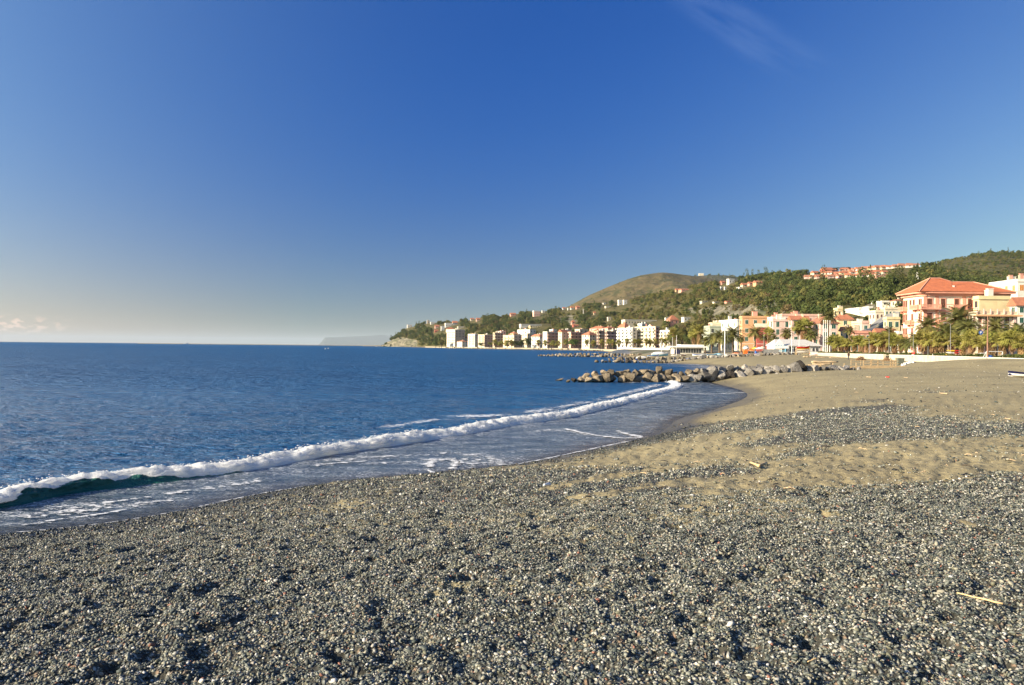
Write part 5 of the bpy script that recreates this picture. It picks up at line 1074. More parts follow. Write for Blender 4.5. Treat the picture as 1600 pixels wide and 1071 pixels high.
def stuff_tree(seed, mat, **k):
    b = MB(); b.tube([(0, 0, -.5), (.03, 0, .3), (0, .04, .8)], [.07, .05, .03], 5); tv = np.array(b.v); V, Fq = crown_arr(seed, **k); o = len(tv)
    me = bpy.data.meshes.new('tree_shape'); vs = [tuple(p) for p in tv]+[tuple(p) for p in V]; fs = list(b.f)+[tuple(int(i)+o for i in f) for f in Fq]; me.from_pydata(vs, [], fs); me.materials.append(mat); me.materials.append(BARK)
    mi = [1]*len(b.f)+[0]*len(Fq); me.polygons.foreach_set('material_index', mi); me.update(); return bpy.data.objects.new('tree_shape', me)
tv_ = [stuff_tree(300+i, [LF_D, LF_D, LF_O, LF_O, LF_O, LF_D, LF_B][i], lobes=[8, 10, 7, 9, 6, 5, 7][i], leaves=[330, 380, 300, 330, 260, 300, 220][i], size=[.15, .14, .15, .14, .16, .12, .13][i], flat=[1, 1, .8, 1, .7, 1.9, 1][i], spread=[1, 1, 1.1, 1, 1.2, .45, 1][i]) for i in range(7)]
def forest(hill, n, p0, p1, t0, t1, smin, smax, seed, dens=None, rock=True, woods=None, tp=1.0):
    rs = np.random.default_rng(seed); px = rs.uniform(p0, p1, n); t = t0+(t1-t0)*rs.random(n)**tp; X, Y, z = hill.surf(px, t); sx, sy = project(X, Y, z)
    keep = np.ones(n, bool)
    if rock: keep &= rockA(px, sy, X, Y) < rs.uniform(.15, 1.25, n)**1.5
    if dens is not None: keep &= rs.random(n) < dens(px, sy, X, Y)
    for hx, hy, hw__, hh__ in HOUSES: keep &= ~((np.abs(px-hx) < hw__*.5+4.5) & (sy > hy-hh__-1) & (sy < hy+7))
    px, X, Y, z, sy = px[keep], X[keep], Y[keep], z[keep], sy[keep]; n = len(X)
    wn = fbm(X/70, Y/90, octv=3, seed=seed+5) if woods is None else woods(px, sy, X, Y); s = rs.uniform(smin, smax, n)*(1+.25*np.clip(wn, -1, 1))
    idx = np.where(rs.random(n) < np.clip(.5+1.6*wn, .08, .95), np.where(rs.random(n) < .06, 5, rs.choice([0, 1, 3, 0, 1], n)), rs.choice([2, 3, 4, 2, 6], n))
    scl = np.stack([s*rs.uniform(.85, 1.2, n), s*rs.uniform(.85, 1.2, n), s*rs.uniform(.75, 1.25, n)], -1)
    return np.stack([X, Y, z-s*.25], -1), scl, np.stack([0*s, 0*s, rs.uniform(0, 6.28, n)], -1), idx
def denA(px, sy, X, Y):
    d = .95+0*px; d = d*(1-.75*np.clip(1.2-np.sqrt(((px-1010)/85)**2+((sy-482)/16)**2), 0, 1))
    v = np.clip(2.2-np.sqrt(((px-1347)/66)**2+((sy-(432-(px-1345)*.06))/8)**2), 0, 1); d = d*(1-.985*v)
    d = d*np.where((px < 655) & (sy > np.interp(px, [596, 606, 614, 626, 640, 655], [536, 534, 531.5, 527.5, 530, 533])), .08, 1)
    return d*np.where((px > 1290) & (px < 1410) & (sy > 476), .15, 1)
def woodA(px, sy, X, Y):
    return np.clip(.35*sstep(1180, 1300, px) + .5*sstep(760, 640, px) + .55*fbm(X/60, Y/80, octv=3, seed=7) - .25*np.clip(1.3-np.abs(px-1030)/120, 0, 1)+.1, -1, 1)
G_ = [forest(HA, 13000, 600, 1900, .0, 1.0, 2.6, 5.4, 1, denA, woods=woodA, tp=.75), forest(HA, 9000, 640, 1600, 0, 1.0, 1.2, 2.3, 2, denA, woods=lambda p, q, X, Y: -.4+0*p), forest(HA, 500, 600, 1250, .97, 1.0, 2.4, 4.4, 8, denA, woods=woodA),
      forest(HD, 4500, 1390, 1900, 0.0, 1.0, 1.6, 3.0, 3, rock=False), forest(HD, 160, 1440, 1900, .99, 1.01, 2.5, 4.5, 4, rock=False, woods=lambda p, q, X, Y: .4+0*p),
      forest(HB, 900, 870, 1250, .0, .35, 2.5, 4.5, 5, rock=False), forest(HB, 700, 870, 1250, .1, 1.0, 1.5, 2.6, 6, rock=False), forest(HC, 300, 1075, 1200, .6, 1.02, 5, 8, 7, rock=False, woods=lambda p, q, X, Y: .5+0*p)]
scatter('woodland', *[np.concatenate([a[i] for a in G_]) for i in range(4)], tv_, 'green and olive woodland covering the hills', 'woodland')
_T = [(737,533,1200,9,'dark tree filling the gap right of the narrow white block'),(766,534,1110,9,'low tree at the foot of the brown shaded block'),(779,534,1050,9,'round tree before the brown-fronted block'),(793,535,1010,10,'spreading tree before the yellow-cream block'),(800,533,1005,10,'olive tree at the right corner of the yellow-cream block'),(861,534,950,9,'low tree before the red-balconied block'),(869,535,940,8,'small tree at its right corner, before the beige gable'),(927,534,800,9,'tree at the right corner of the square white villa'),(944,533,760,10,'tree before the dark brown apartment block'),(958,533,720,10,'tree before the second dark brown block')]
# single trees
def tree(px, pyb, ytop, Y, kind, label, name='tree', group=None, wide=None, base=None):
    b0 = at(px, pyb, Y); g = max(h1(b0.x, b0.y), HA.z_at(px, Y), 0) if base is None else base
    h = at(px, ytop, Y).z - g; r = (wide/2/F_PX*Y) if wide else h*.42; root = thing(name, (b0.x, b0.y, g), label, 'tree', group, random.uniform(0, 6.28))
    if kind == 'pine': lo, zs, args = .45, .55, dict(lobes=10, leaves=700, size=.11, flat=.55, spread=1.25)
    elif kind == 'cypress': lo, zs, args = .06, .94, dict(lobes=10, leaves=500, size=.10, flat=1, spread=.5)
    else: lo, zs, args = .18, .82, dict(lobes=13, leaves=1500, size=.085, spread=1.05)
    cm = crown_mesh(random.randrange(9999), {'pine': LF_D, 'cypress': LF_D, 'round': LF_G}.get(kind, random.choice([LF_D, LF_O])), **args)
    zmax = 1.8 if kind != 'pine' else 1.05
    cr = link('crown', cm, root, (0, 0, h*lo)); cr.scale = (r, r, h*zs/zmax)
    b = MB(); b.tube([(0, 0, -.5), (.02*h, 0, h*.25), (-.01*h, .02*h, h*(lo+.35*zs))], [h*.035, h*.025, h*.012], 7)
    for a in range(5): w = a*1.26; b.tube([(0, 0, h*lo*.9), (math.cos(w)*r*.5, math.sin(w)*r*.5, h*(lo+zs*.4))], [h*.014, h*.005], 5)
    b.build('trunk', BARK, root); return root
random.seed(31)
TG = 'trees among the waterfront buildings'
tree(896,545,527,860,'round','bright green domed tree before the orange-balconied block',group=TG,wide=24)
for px, yt, Y, wd, lb in [(806,531,1000,14,'leftmost bushy tree of the far waterfront clump'),(815,529,1000,13,'second bushy tree of the far waterfront clump'),(824,527,990,14,'tallest olive tree of the far waterfront clump, left of the villa'),(752,535,1090,12,'dark low tree before the cream stepped block'),(690,529,1240,16,'dark round tree left of the tall white block'),(681,531,1300,14,'olive tree second left of the tall white block'),(1082,500,520,22,'large dark tree on the slope left of the tall palms'),(1066,508,540,20,'bushy dark tree above the boathouse'),(1094,505,500,18,'dark tree behind the tall fan palm by the boathouse'),(1110,516,470,16,'dark tree squeezed left of the modern villa'),(1048,512,560,14,'olive tree right of the white stepped block'),(1030,506,600,12,'small tree on the terrace above the cream palazzo'),(1056,518,540,14,'low dark tree behind the boathouse left end'),(1074,520,530,18,'low broad tree behind the boathouse middle'),(1016,505,640,10,'small round tree before the long cream terrace')]:
    tree(px, 541, yt, Y, 'bush', lb, group=TG, wide=wd)
for px, yt, Y, wd, lb in _T: tree(px, 541, yt, Y, 'bush', lb, group=TG, wide=wd)
PG = 'umbrella pines and cypresses on the ridge'
for px, yb, yt, k, wd, lb in [(1181,436,430,'pine',9,'small flat-topped pine at the left of the ridge'),(1192,435,428,'pine',10,'umbrella pine second from the left on the ridge'),(1207,434,427,'bush',14,'broad tree between the ridge pines'),(1216,433,424,'bush',15,'tall dark tree left of the ridge gap'),(1228,432,424,'bush',16,'dark tree pair left of the spindly pine'),(1245,431,421,'pine',12,'spindly pine standing free against the sky'),(1160,440,433,'cypress',4,'thin cypress left of the ridge houses'),(1167,439,434,'cypress',4,'small second cypress left of the ridge houses'),(1302,425,418,'pine',20,'left of two umbrella pines over the village'),(1321,424,417,'pine',17,'right of two umbrella pines over the village'),(1360,423,411,'cypress',3.4,'tall dark cypress in the middle of the village'),(1353,424,418,'cypress',3.4,'short cypress beside the tall one in the village'),(1434,418,409,'cypress',3,'dark cypress at the right end of the village'),(1281,430,424,'bush',8,'round bush at the left of the red village house'),(1455,414,408,'bush',14,'dark tree where the village meets the right hill')]:
    p = HA.hit(px, yb); tree(px, yb, yt, p.y, k, lb, {'pine': 'umbrella_pine', 'cypress': 'cypress'}.get(k, 'tree'), PG, wd, p.z-.3)
# ---------------------------------------------------------------- palms
PF = leaf_mat('palm_fronds', (.15, .16, .05), (.22, .20, .065), .22, .35); PF2 = leaf_mat('fan_palm_leaves', (.26, .26, .06), (.36, .31, .09), .2, .4)
DEAD = leaf_mat('dead_fronds', (.38, .24, .12), (.26, .165, .09), .2, .15); PBARK = pmat('palm_bark', (.20, .14, .09), (.10, .07, .05), scale=4, rough=.95, coords='obj', stretch=(1, 1, 3), bump=1, bscale=10)
def feather_crown(seed, n=46):      # unit: frond length 1
    rs = random.Random(seed); vs = []; fs = []
    for k in range(n):
        az_ = k*2.39996+rs.uniform(-.2, .2); e0 = math.radians(78-105*(k/n)**.9+rs.uniform(-8, 8)); L_ = rs.uniform(.85, 1.08); droop = rs.uniform(1.3, 1.9); p = Vector((0, 0, 0)); e = e0; N_ = 14; prev = None
        for i in range(N_+1):
            t = i/N_; d = Vector((math.cos(az_)*math.cos(e), math.sin(az_)*math.cos(e), math.sin(e))); side = Vector((-math.sin(az_), math.cos(az_), 0)); up = side.cross(d)*-1
            if i:
                wl_ = .26*math.sin(math.pi*min(1, t*1.02+.04))**.6*(1-.35*t); 
                for sgn in (-1, 1):
                    for jj in range(2):
                        q0 = p+d*(L_/N_*jj*.5); tip = q0 + side*sgn*wl_*rs.uniform(.8, 1.1) + d*wl_*.55 - Vector((0, 0, wl_*.30)); o = len(vs)
                        vs += [tuple(q0-d*.012), tuple(q0+d*.02), tuple(tip)]; fs.append((o, o+1, o+2))
            o = len(vs); wd = .016*(1-t)+.004; vs += [tuple(p-side*wd), tuple(p+side*wd)]
            if prev is not None: fs.append((prev, prev+1, o+1, o))
            prev = o; p = p + d*(L_/N_); e -= droop/N_*(.5+t)
    me = bpy.data.meshes.new('crown'); me.from_pydata(vs, [], fs); me.materials.append(PF); me.update(); return me
def fan_crown(seed, n=44, dead=False):   # unit: leaf reach 1
    rs = random.Random(seed); vs = []; fs = []
    for k in range(n):
        az_ = rs.uniform(0, 6.28); e = math.radians(rs.uniform(-35, 80) if not dead else rs.uniform(-88, -55)); pl = rs.uniform(.35, .6) if not dead else rs.uniform(.15, .35); st = Vector((0, 0, -.9*rs.random())) if dead else Vector((0, 0, 0))
        d = Vector((math.cos(az_)*math.cos(e), math.sin(az_)*math.cos(e), math.sin(e))); side = Vector((-math.sin(az_), math.cos(az_), 0)); up = d.cross(side); c = st + d*pl
        o = len(vs); vs += [tuple(st-side*.012), tuple(st+side*.012), tuple(c+side*.012), tuple(c-side*.012)]; fs.append((o, o+1, o+2, o+3))
        m = 11; rr = rs.uniform(.38, .52)
        for i in range(m):
            a = math.radians(-125+250*i/(m-1)); f = d*math.cos(a)+side*math.sin(a); g = d*math.cos(a+.13)+side*math.sin(a+.13); h = d*math.cos(a-.13)+side*math.sin(a-.13)
            tip = c+f*rr*rs.uniform(.85, 1.1)-Vector((0, 0, rr*.28*rs.uniform(.4, 1.3))); o = len(vs); vs += [tuple(c), tuple(c+h*rr*.6+up*.02), tuple(tip), tuple(c+g*rr*.6-up*.02)]; fs.append((o, o+1, o+2, o+3))
    me = bpy.data.meshes.new('dead_skirt' if dead else 'crown'); me.from_pydata(vs, [], fs); me.materials.append(DEAD if dead else PF2); me.update(); return me
FC = [feather_crown(i) for i in range(4)]; WC = [fan_crown(10+i) for i in range(5)]; DC = [fan_crown(20+i, 60, True) for i in range(4)]
def trunkm(r0, r1, bulge=False):
    b = MB(); n = 12; pts = [(.02*math.sin(i*.7), .015*math.cos(i), i/n) for i in range(n+1)]; b.tube([(0, 0, -.15)]+pts, [r0*1.3]+[r0+(r1-r0)*i/n+(.12*r0 if i % 2 else 0) for i in range(n+1)], 9); return b.mesh('trunk', PBARK)
def palm(px, ytop, Y, kind, label, spread, skirt=None, group='palms along the promenade', base=None):
    x = kx(px)*Y; g = base if base is not None else max(h1(x, Y), 2.6 if Y < 500 else h1(x, Y)); h = at(px, ytop, Y).z-g; r = spread/2/F_PX*Y
    root = thing('palm_tree', (x, Y, g), label, 'palm', group, random.uniform(0, 6.28))
    th = max(h - r*(.62 if kind == 'date' else .72), h*.3); rad = .30 if kind == 'date' else .20
    t = link('trunk', trunkm(rad, rad*.8), root); t.scale = (1, 1, th)
    c_ = link('crown', random.choice(FC if kind == 'date' else WC), root, (0, 0, th)); s = r*1.35 if kind == 'date' else r*1.5; c_.scale = (s, s, s*(.85 if kind == 'date' else 1))
    if kind == 'date': b = MB(); b.ball((0, 0, 0), 1, 8, 6, .12); q_ = b.build('crown_base', DEAD, root, False, (0, 0, th-.2)); q_.scale = (.6, .6, .75)
    if skirt: s_ = link('dead_skirt', random.choice(DC), root, (0, 0, th)); s_.scale = (r*.95, r*.95, skirt/F_PX*Y*.8)
    return root
random.seed(77)
D_, W_ = 'date', 'fan'
for a in [(1497,480,168,D_,'largest feather palm, in front of the pink hotel',62,None),(1450,496,178,D_,'feather palm left of the largest, at the hotel corner',44,None),(1478,507,160,D_,'feather palm between the two large ones before the hotel',40,None),(1556,497,150,D_,'feather palm with orange heart before the cream terrace house',50,None),(1592,505,140,D_,'feather palm at the right edge of the view',46,None),(1512,500,158,D_,'feather palm close against the right side of the largest one',42,None),
    (1430,521,176,D_,'short grey-green feather palm above the person in red',34,None),(1416,528,184,D_,'low dusty feather palm left of the person in red',30,None),
    (1443,521,170,W_,'short fan palm with brown skirt, first right of the person in red',26,16),(1458,523,166,W_,'stout fan palm under the hotel corner palm',27,18),(1471,526,160,W_,'fan palm with thin skirt left of the stacked kayaks',22,15),(1466,530,170,W_,'small fan palm half hidden left of the kayaks',20,12),(1487,524,158,W_,'fan palm rising behind the stacked kayaks',25,16),(1504,528,154,W_,'fan palm with broad skirt right of the kayaks',24,17),(1519,520,150,W_,'fan palm under the green awning',27,18),(1533,528,146,W_,'low fan palm beside the thick lamp mast',22,15),(1549,522,142,W_,'fan palm over the white frame on the promenade',26,20),(1566,524,138,W_,'fan palm right of the white promenade frame',27,18),(1582,519,134,W_,'fan palm with reddish trunk near the right edge',28,18),(1597,526,130,W_,'fan palm cut by the right edge of the view',28,18),
    (1304,527,222,W_,'first short fan palm right of the flagpoles',22,14),(1314,529,218,W_,'second short fan palm right of the flagpoles',20,14),(1322,532,214,W_,'small fan palm left of the tall thin feather palm',16,9),(1335,528,210,W_,'fan palm right of the tall thin feather palm',20,12),(1346,527,206,W_,'fan palm above the dark-clothed walker, left of a lamp post',21,14),(1355,531,200,W_,'small fan palm behind a lamp post in the row',17,12),(1365,524,198,W_,'bushy fan palm at the middle of the row',24,16),(1376,526,196,W_,'fan palm with full skirt left of the pruned trunk',22,18),(1384,523,192,W_,'crowded fan palm behind the pruned trunk',22,14),(1398,525,190,W_,'fan palm right of the pruned trunk',23,18),(1407,529,187,W_,'small fan palm left of the dusty feather palm',18,13),
    (1327,510,216,D_,'tall thin feather palm right of the flagpoles',20,None),(1389,512,195,D_,'tall feather palm over a dark pruned trunk',26,None),(1294,486,236,D_,'very tall feather palm behind the four flagpoles',30,None),
    (1268,516,262,D_,'bushy palm behind the white beach house roof, right',26,None),(1256,502,268,W_,'tall fan palm with a full crown over the beach house',26,20),(1262,512,275,D_,'dark palm leaning right beside the tall fan palm',26,None),(1247,506,272,W_,'leafy fan palm left of the tall one over the beach house',18,10),(1229,513,276,D_,'round palm with orange trunk top over the beach house',24,8),(1202,515,262,W_,'slender fan palm with long brown skirt left of the beach house',16,20),(1209,524,258,D_,'small dark palm at the left gable of the beach house',16,None),(1180,511,266,D_,'dark feather palm before the ochre house',28,None),(1194,522,272,D_,'low palm right of the dark one before the ochre house',18,None),
    (1145,511,276,D_,'broad feather palm left of the ochre house',36,None),(1124,517,280,D_,'feather palm at the foot of the tall white mast, left',30,None),(1112,522,290,D_,'feather palm below the modern villa',26,None),(1158,526,270,D_,'small palm at the white side of the ochre house',14,None),(1092,511,300,W_,'tall fan palm with long skirt right of the boathouse',18,22),(1084,517,305,W_,'shorter fan palm left of the tall skirted one',15,16),(1133,524,272,D_,'low palm just right of the tall white mast',22,None),(1102,527,292,D_,'low dark palm between boathouse and villa',20,None)]:
    palm(a[0], a[1], a[2], a[3], a[4], a[5], a[6])
FPG = 'small palms along the far waterfront'
nm = ['big white block', 'cream palazzo', 'white and pink block']
for i, (px, yt) in enumerate([(967,533),(979,531),(992,531.5),(999,531),(1010,531),(1016,532),(1024,531.5),(1034,530),(1041,530.5),(1052,515),(1056,521)]):
    palm(px, yt, 540 if px < 1045 else 420, W_, 'fan palm, %s from the left before the white blocks above the boat beach' % ordn(i), 9 if px < 1045 else 12, 5, FPG)
for i, px in enumerate([773,783,792,799,841,852,864,872,884,917,927,940,951,957]):
    Y = float(np.interp(px, [770, 835, 960], [1010, 930, 640])); palm(px, 533+random.uniform(-1.5, 1), Y, W_, 'tiny palm, %s from the left along the far promenade' % ordn(i), 8, 4, FPG, 3.0)
# clipped hedge behind the promenade wall
mbh = crown_arr(5, 1, 10, .1)
V = []; rs = np.random.default_rng(3); n = 9000
s = rs.random(n); wp = np.array(WALL[:5]); P_, q = resample(wp, 1.0); i = (s*(len(P_)-1)).astype(int); base = P_[i]+rs.uniform(0, 1, (n, 1))
ctr = np.stack([base[:, 0]+1.6+rs.uniform(0, 1.2, n), base[:, 1], 2.5+rs.uniform(0, .5, n)+.2*np.sin(base[:, 1]*.4)], -1)
d = rs.normal(size=(n, 3)); d /= np.linalg.norm(d, axis=1)[:, None]; t = np.cross(d, rs.normal(size=(n, 3))); t /= np.linalg.norm(t, axis=1)[:, None]; bt = np.cross(d, t); sz = rs.uniform(.06, .16, (n, 1))
V = np.stack([ctr-t*sz, ctr-bt*sz, ctr+t*sz, ctr+bt*sz], 1).reshape(-1, 3)
tag(link('hedge', np_mesh('hedge', V, np.arange(len(V)).reshape(-1, 4), LF_D, False)), 'low green hedge running behind the promenade wall', 'hedge')
# ---------------------------------------------------------------- walls, poles, boats, people
STONE = pmat('wall_stone', (.60, .53, .41), (.46, .41, .32), scale=1.2, rough=.9, bump=.4, bscale=5, bdist=.04, grime=.25)
WHITE = pmat('white_paint', (.82, .81, .78), (.74, .73, .69), scale=3, rough=.45); WOOD = pmat('pale_timber', (.52, .38, .22), (.38, .27, .15), scale=5, rough=.85, bump=.4, coords='obj', stretch=(1, 1, 4))
DRIFT = pmat('driftwood', (.62, .46, .28), (.42, .31, .19), scale=6, rough=.9, coords='obj', bump=.5); METAL = pmat('grey_metal', (.30, .30, .29), (.22, .22, .21), scale=4, rough=.5); RUST = pmat('rusty_pole', (.33, .18, .12), (.22, .12, .08), scale=5, rough=.8)
def paint(name, c): return pmat('paint_'+name, c, tuple(v*.85 for v in c), scale=3, rough=.4, coords='obj')
PC = {'white': WHITE, 'blue': paint('blue', (.03, .12, .42)), 'sky': paint('sky_blue', (.22, .50, .66)), 'red': paint('red', (.65, .035, .02)), 'orange': paint('orange', (.75, .18, .03)), 'yellow': paint('yellow', (.80, .50, .04)), 'navy': paint('navy', (.012, .015, .07)), 'green': paint('green', (.02, .22, .06)), 'grey': METAL, 'dark': paint('dark', (.03, .03, .035)), 'cream': paint('cream', (.72, .64, .48))}
def strip_wall(name, pts, w, ztop, zbot, label, mat=STONE, cap=True):
    root = thing(name, (pts[0][0], pts[0][1], 0), label, 'wall'); o = Vector((pts[0][0], pts[0][1], 0)); b = MB(); c_ = MB()
    for (x0, y0), (x1, y1) in zip(pts[:-1], pts[1:]):
        d = Vector((x1-x0, y1-y0, 0)); L_ = d.length; a = math.atan2(d.y, d.x); M = Matrix.Translation(Vector((x0, y0, 0))-o) @ Matrix.Rotation(a, 4, 'Z')
        b.box(0, L_, -w/2, w/2, zbot, ztop-.12, M); 
        if cap: c_.box(-.02, L_+.02, -w/2-.07, w/2+.07, ztop-.12, ztop, M)
    b.build('masonry', mat, root)
    if cap: c_.build('coping', TRIM if mat is not STONE else pmat('coping_stone', (.78, .73, .62), (.68, .63, .53), scale=2), root)
    return root
strip_wall('promenade_wall', [(86.5, 222), (84, 200), (80.7, 166.3)], .5, 2.72, .4, 'pale stone promenade wall from the flagpoles to the dark-clothed walker')
strip_wall('promenade_wall', [(80.35, 163), (80.0, 158), (76.5, 130), (69.0, 102.0), (60.0, 76.0), (52.0, 52.0)], .5, 2.70, .4, 'long pale stone promenade wall from the walker to the right edge')
fw = [(kx(px)*Y, Y+10) for px, Y in [(664, 1440), (700, 1215), (780, 1000), (835, 935), (880, 855), (935, 775), (975, 560)]]
strip_wall('sea_wall', fw, 1.0, 2.3, 0, 'long pale sea wall along the far waterfront', wallmat('sea_wall_stone', (.42, .37, .28)), False)
strip_wall('sea_wall', [(kx(975)*545, 545), (kx(1000)*480, 480), (kx(1045)*400, 400)], .6, 3.6, 0, 'low pale wall behind the boat beach', TRIM)
# ramp road up the rise
def slab(name, near, farp, mat, label, thick=.5):
    n = len(near); t = [at(*p) for p in near]; u = [at(*p) for p in farp]; vs = [tuple(p) for p in t+u]+[(p.x, p.y, p.z-thick) for p in t+u]; fs = []
    for i in range(n-1): fs += [(i, i+1, n+i+1, n+i), (2*n+i+1, 2*n+i, 3*n+i, 3*n+i+1), (i+1, i, 2*n+i, 2*n+i+1), (n+i, n+i+1, 3*n+i+1, 3*n+i)]
    fs += [(0, n, 3*n, 2*n), (n-1, 2*n-1+0, 4*n-1, 3*n-1)]
    me = bpy.data.meshes.new(name); me.from_pydata(vs, [], fs); me.materials.append(mat); me.update(); return tag(link(name, me), label, kind='structure')
CONC = pmat('ramp_concrete', (.50, .46, .38), (.38, .36, .31), scale=.5, rough=.9, grime=.2); ASPH = pmat('ramp_asphalt', (.30, .33, .38), (.22, .24, .28), scale=.8, rough=.9)
slab('road', [(1343, 521.5, 286), (1362, 516, 296), (1380, 506, 310), (1404, 499, 325)], [(1350, 517.5, 300), (1366, 510, 312), (1383, 501, 326), (1404, 494.5, 340)], ASPH, 'blue-grey ramp road climbing left of the hotel', 2)
slab('embankment', [(1360, 508, 318), (1380, 503, 330), (1404, 496.5, 343)], [(1366, 503, 330), (1384, 492, 352), (1406, 486, 368)], CONC, 'pale stone slope above the ramp road', 2)
b = MB(); pr_ = [at(1343, 521.5, 286), at(1362, 516, 296), at(1380, 506, 310), at(1404, 499, 325)]
for a, c in zip(pr_[:-1], pr_[1:]): b.add([tuple(a), tuple(c), (c.x, c.y, c.z+1.0), (a.x, a.y, a.z+1.0), (a.x, a.y+.3, a.z), (c.x, c.y+.3, c.z), (c.x, c.y+.3, c.z+1), (a.x, a.y+.3, a.z+1)], [(0, 1, 2, 3), (5, 4, 7, 6), (3, 2, 6, 7)])
tag(b.build('parapet', TRIM), 'pale parapet along the ramp road', 'parapet')
# beach house
c = at(1222, 540, 236); gz = h1(c.x, c.y); hw_ = solve(c.x, c.y, 1, 0, 1282); r = thing('beach_house', (c.x, c.y, gz), 'white beach house with pale pitched roof and blue trimmed gable', 'beach house'); hh = c.z-gz; dp = 7.5
GREYW = wallmat('beach_house_wall', (.60, .57, .52)); b = MB(); b.box(0, hw_, 0, dp, -1, hh); b.box(-2.3, 0, .6, dp-.3, -1, hh-.2); b.build('wall', GREYW, r)
b = MB(); x0, x1, zt = -2.4, hw_-.1, hh+1.9
b.add([(x0, -.7, hh), (x1+.6, -.7, hh), (x1+.6, dp+.7, hh), (x0, dp+.7, hh), (x0+1.4, dp*.5, zt), (x1-3.2, dp*.5, zt), (x0, -.7, hh-.15), (x1+.6, -.7, hh-.15), (x1+.6, dp+.7, hh-.15), (x0, dp+.7, hh-.15)], [(0, 1, 5, 4), (2, 3, 4, 5), (1, 2, 5), (3, 0, 4), (6, 7, 1, 0), (7, 8, 2, 1), (8, 9, 3, 2), (9, 6, 0, 3), (9, 8, 7, 6)])
b.build('roof', pmat('pale_roof_sheet', (.58, .56, .52), (.50, .48, .45), scale=1, rough=.7, stretch=(6, 1, 1), bump=.4, bscale=3), r)
b = MB(); b.add([(-2.7, -1.2, hh-.1), (.4, -1.2, hh-.1), (-1.2, -1.2, hh+2.0), (-2.7, -.9, hh-.1), (.4, -.9, hh-.1), (-1.2, -.9, hh+2.0)], [(0, 1, 2), (5, 4, 3), (0, 3, 4, 1), (1, 4, 5, 2), (2, 5, 3, 0)]); b.box(-2.8, 1.6, -1.25, -.9, hh-.95, hh-.12); b.build('gable_front', WHITE, r)
b = MB(); b.box(-2.7, -2.45, -1.28, -1.0, -.1, hh-.97); b.box(.5, .8, -1.28, -1.0, -.1, hh-.97); b.box(-2.44, .49, -1.26, -1.1, .9, 1.15); 
for i in range(4): b.box(-2.6+i*.85, -2.2+i*.85, -1.30, -1.255, hh-.1, hh+.1)
b.build('blue_trim', PC['sky'], r)
for i, u in enumerate((1.2, 2.5, 3.8, 5.2, 6.9, 8.2)):
    b = MB(); b.mat(0); b.box(u-.55, u+.55, -.10, .04, -.1, 2.5); b.mat(1); b.box(u-.3, u+.3, -.13, -.09, 0, 2.2); b.build('door', [WHITE, PC['sky'] if i in (4,) else GLASS], r)
for u in (9.6, 10.7): b = MB(); b.mat(0); b.box(u-.45, u+.45, -.07, .03, .9, 2.1); b.mat(1); b.box(u-.33, u+.33, -.10, -.06, 1, 2.0); b.build('window', [WHITE, GLASS], r)
b = MB(); b.box(-4.5, hw_-1.5, -2.2, -2.05, .55, .68)
for i in range(13): x = -4.5+i*(hw_+3)/12.4; b.box(x, x+.12, -2.2, -2.06, -.3, .55)
b.box(-4.5, hw_-1.5, -2.1, -.2, -.3, -.02); b.build('deck_railing', WHITE, r)
b = MB(); b.mat(0)
for i in range(3): b.box(-6.6+i*1.55, -5.1+i*1.55, -2.9, -2.8, 0, 1.5)
tag(link('windbreak', b.mesh('windbreak', METAL), None, (c.x, c.y, gz)), 'grey panel windbreak left of the beach house', 'windbreak')
# boathouse
c = at(1050, 541.5, 292); gz = h1(c.x, c.y); w_ = solve(c.x, c.y, 1, 0, 1102); r = thing('boathouse', (c.x, c.y, gz), 'long low white boathouse behind the beached boats', 'boathouse'); hh = c.z-gz
b = MB(); b.box(.8, w_-.6, 0, 6, -1, hh-.4); b.build('wall', WM['white'], r); b = MB(); b.box(-.5, w_, -1.2, 6.4, hh-.38, hh+.15); b.box(3.2, w_-.5, -.6, 6, hh+.16, hh+.75); b.build('roof', WHITE, r)
for i in range(8): x = 3.6+i*(w_-5)/7.6; b = MB(); b.box(x-.4, x+.4, -.06, .04, .5, hh-.9); b.build('window', GLASS, r)
b = MB(); n = 8; b.add([(2+1.0*math.cos(math.pi*i/n), -.08, 1.1+1.0*math.sin(math.pi*i/n)) for i in range(n+1)]+[(1, -.08, 0), (3, -.08, 0)], [tuple(range(n+1)), (0, 8, 9, 10)]); b.build('archway', PC['navy'], r)
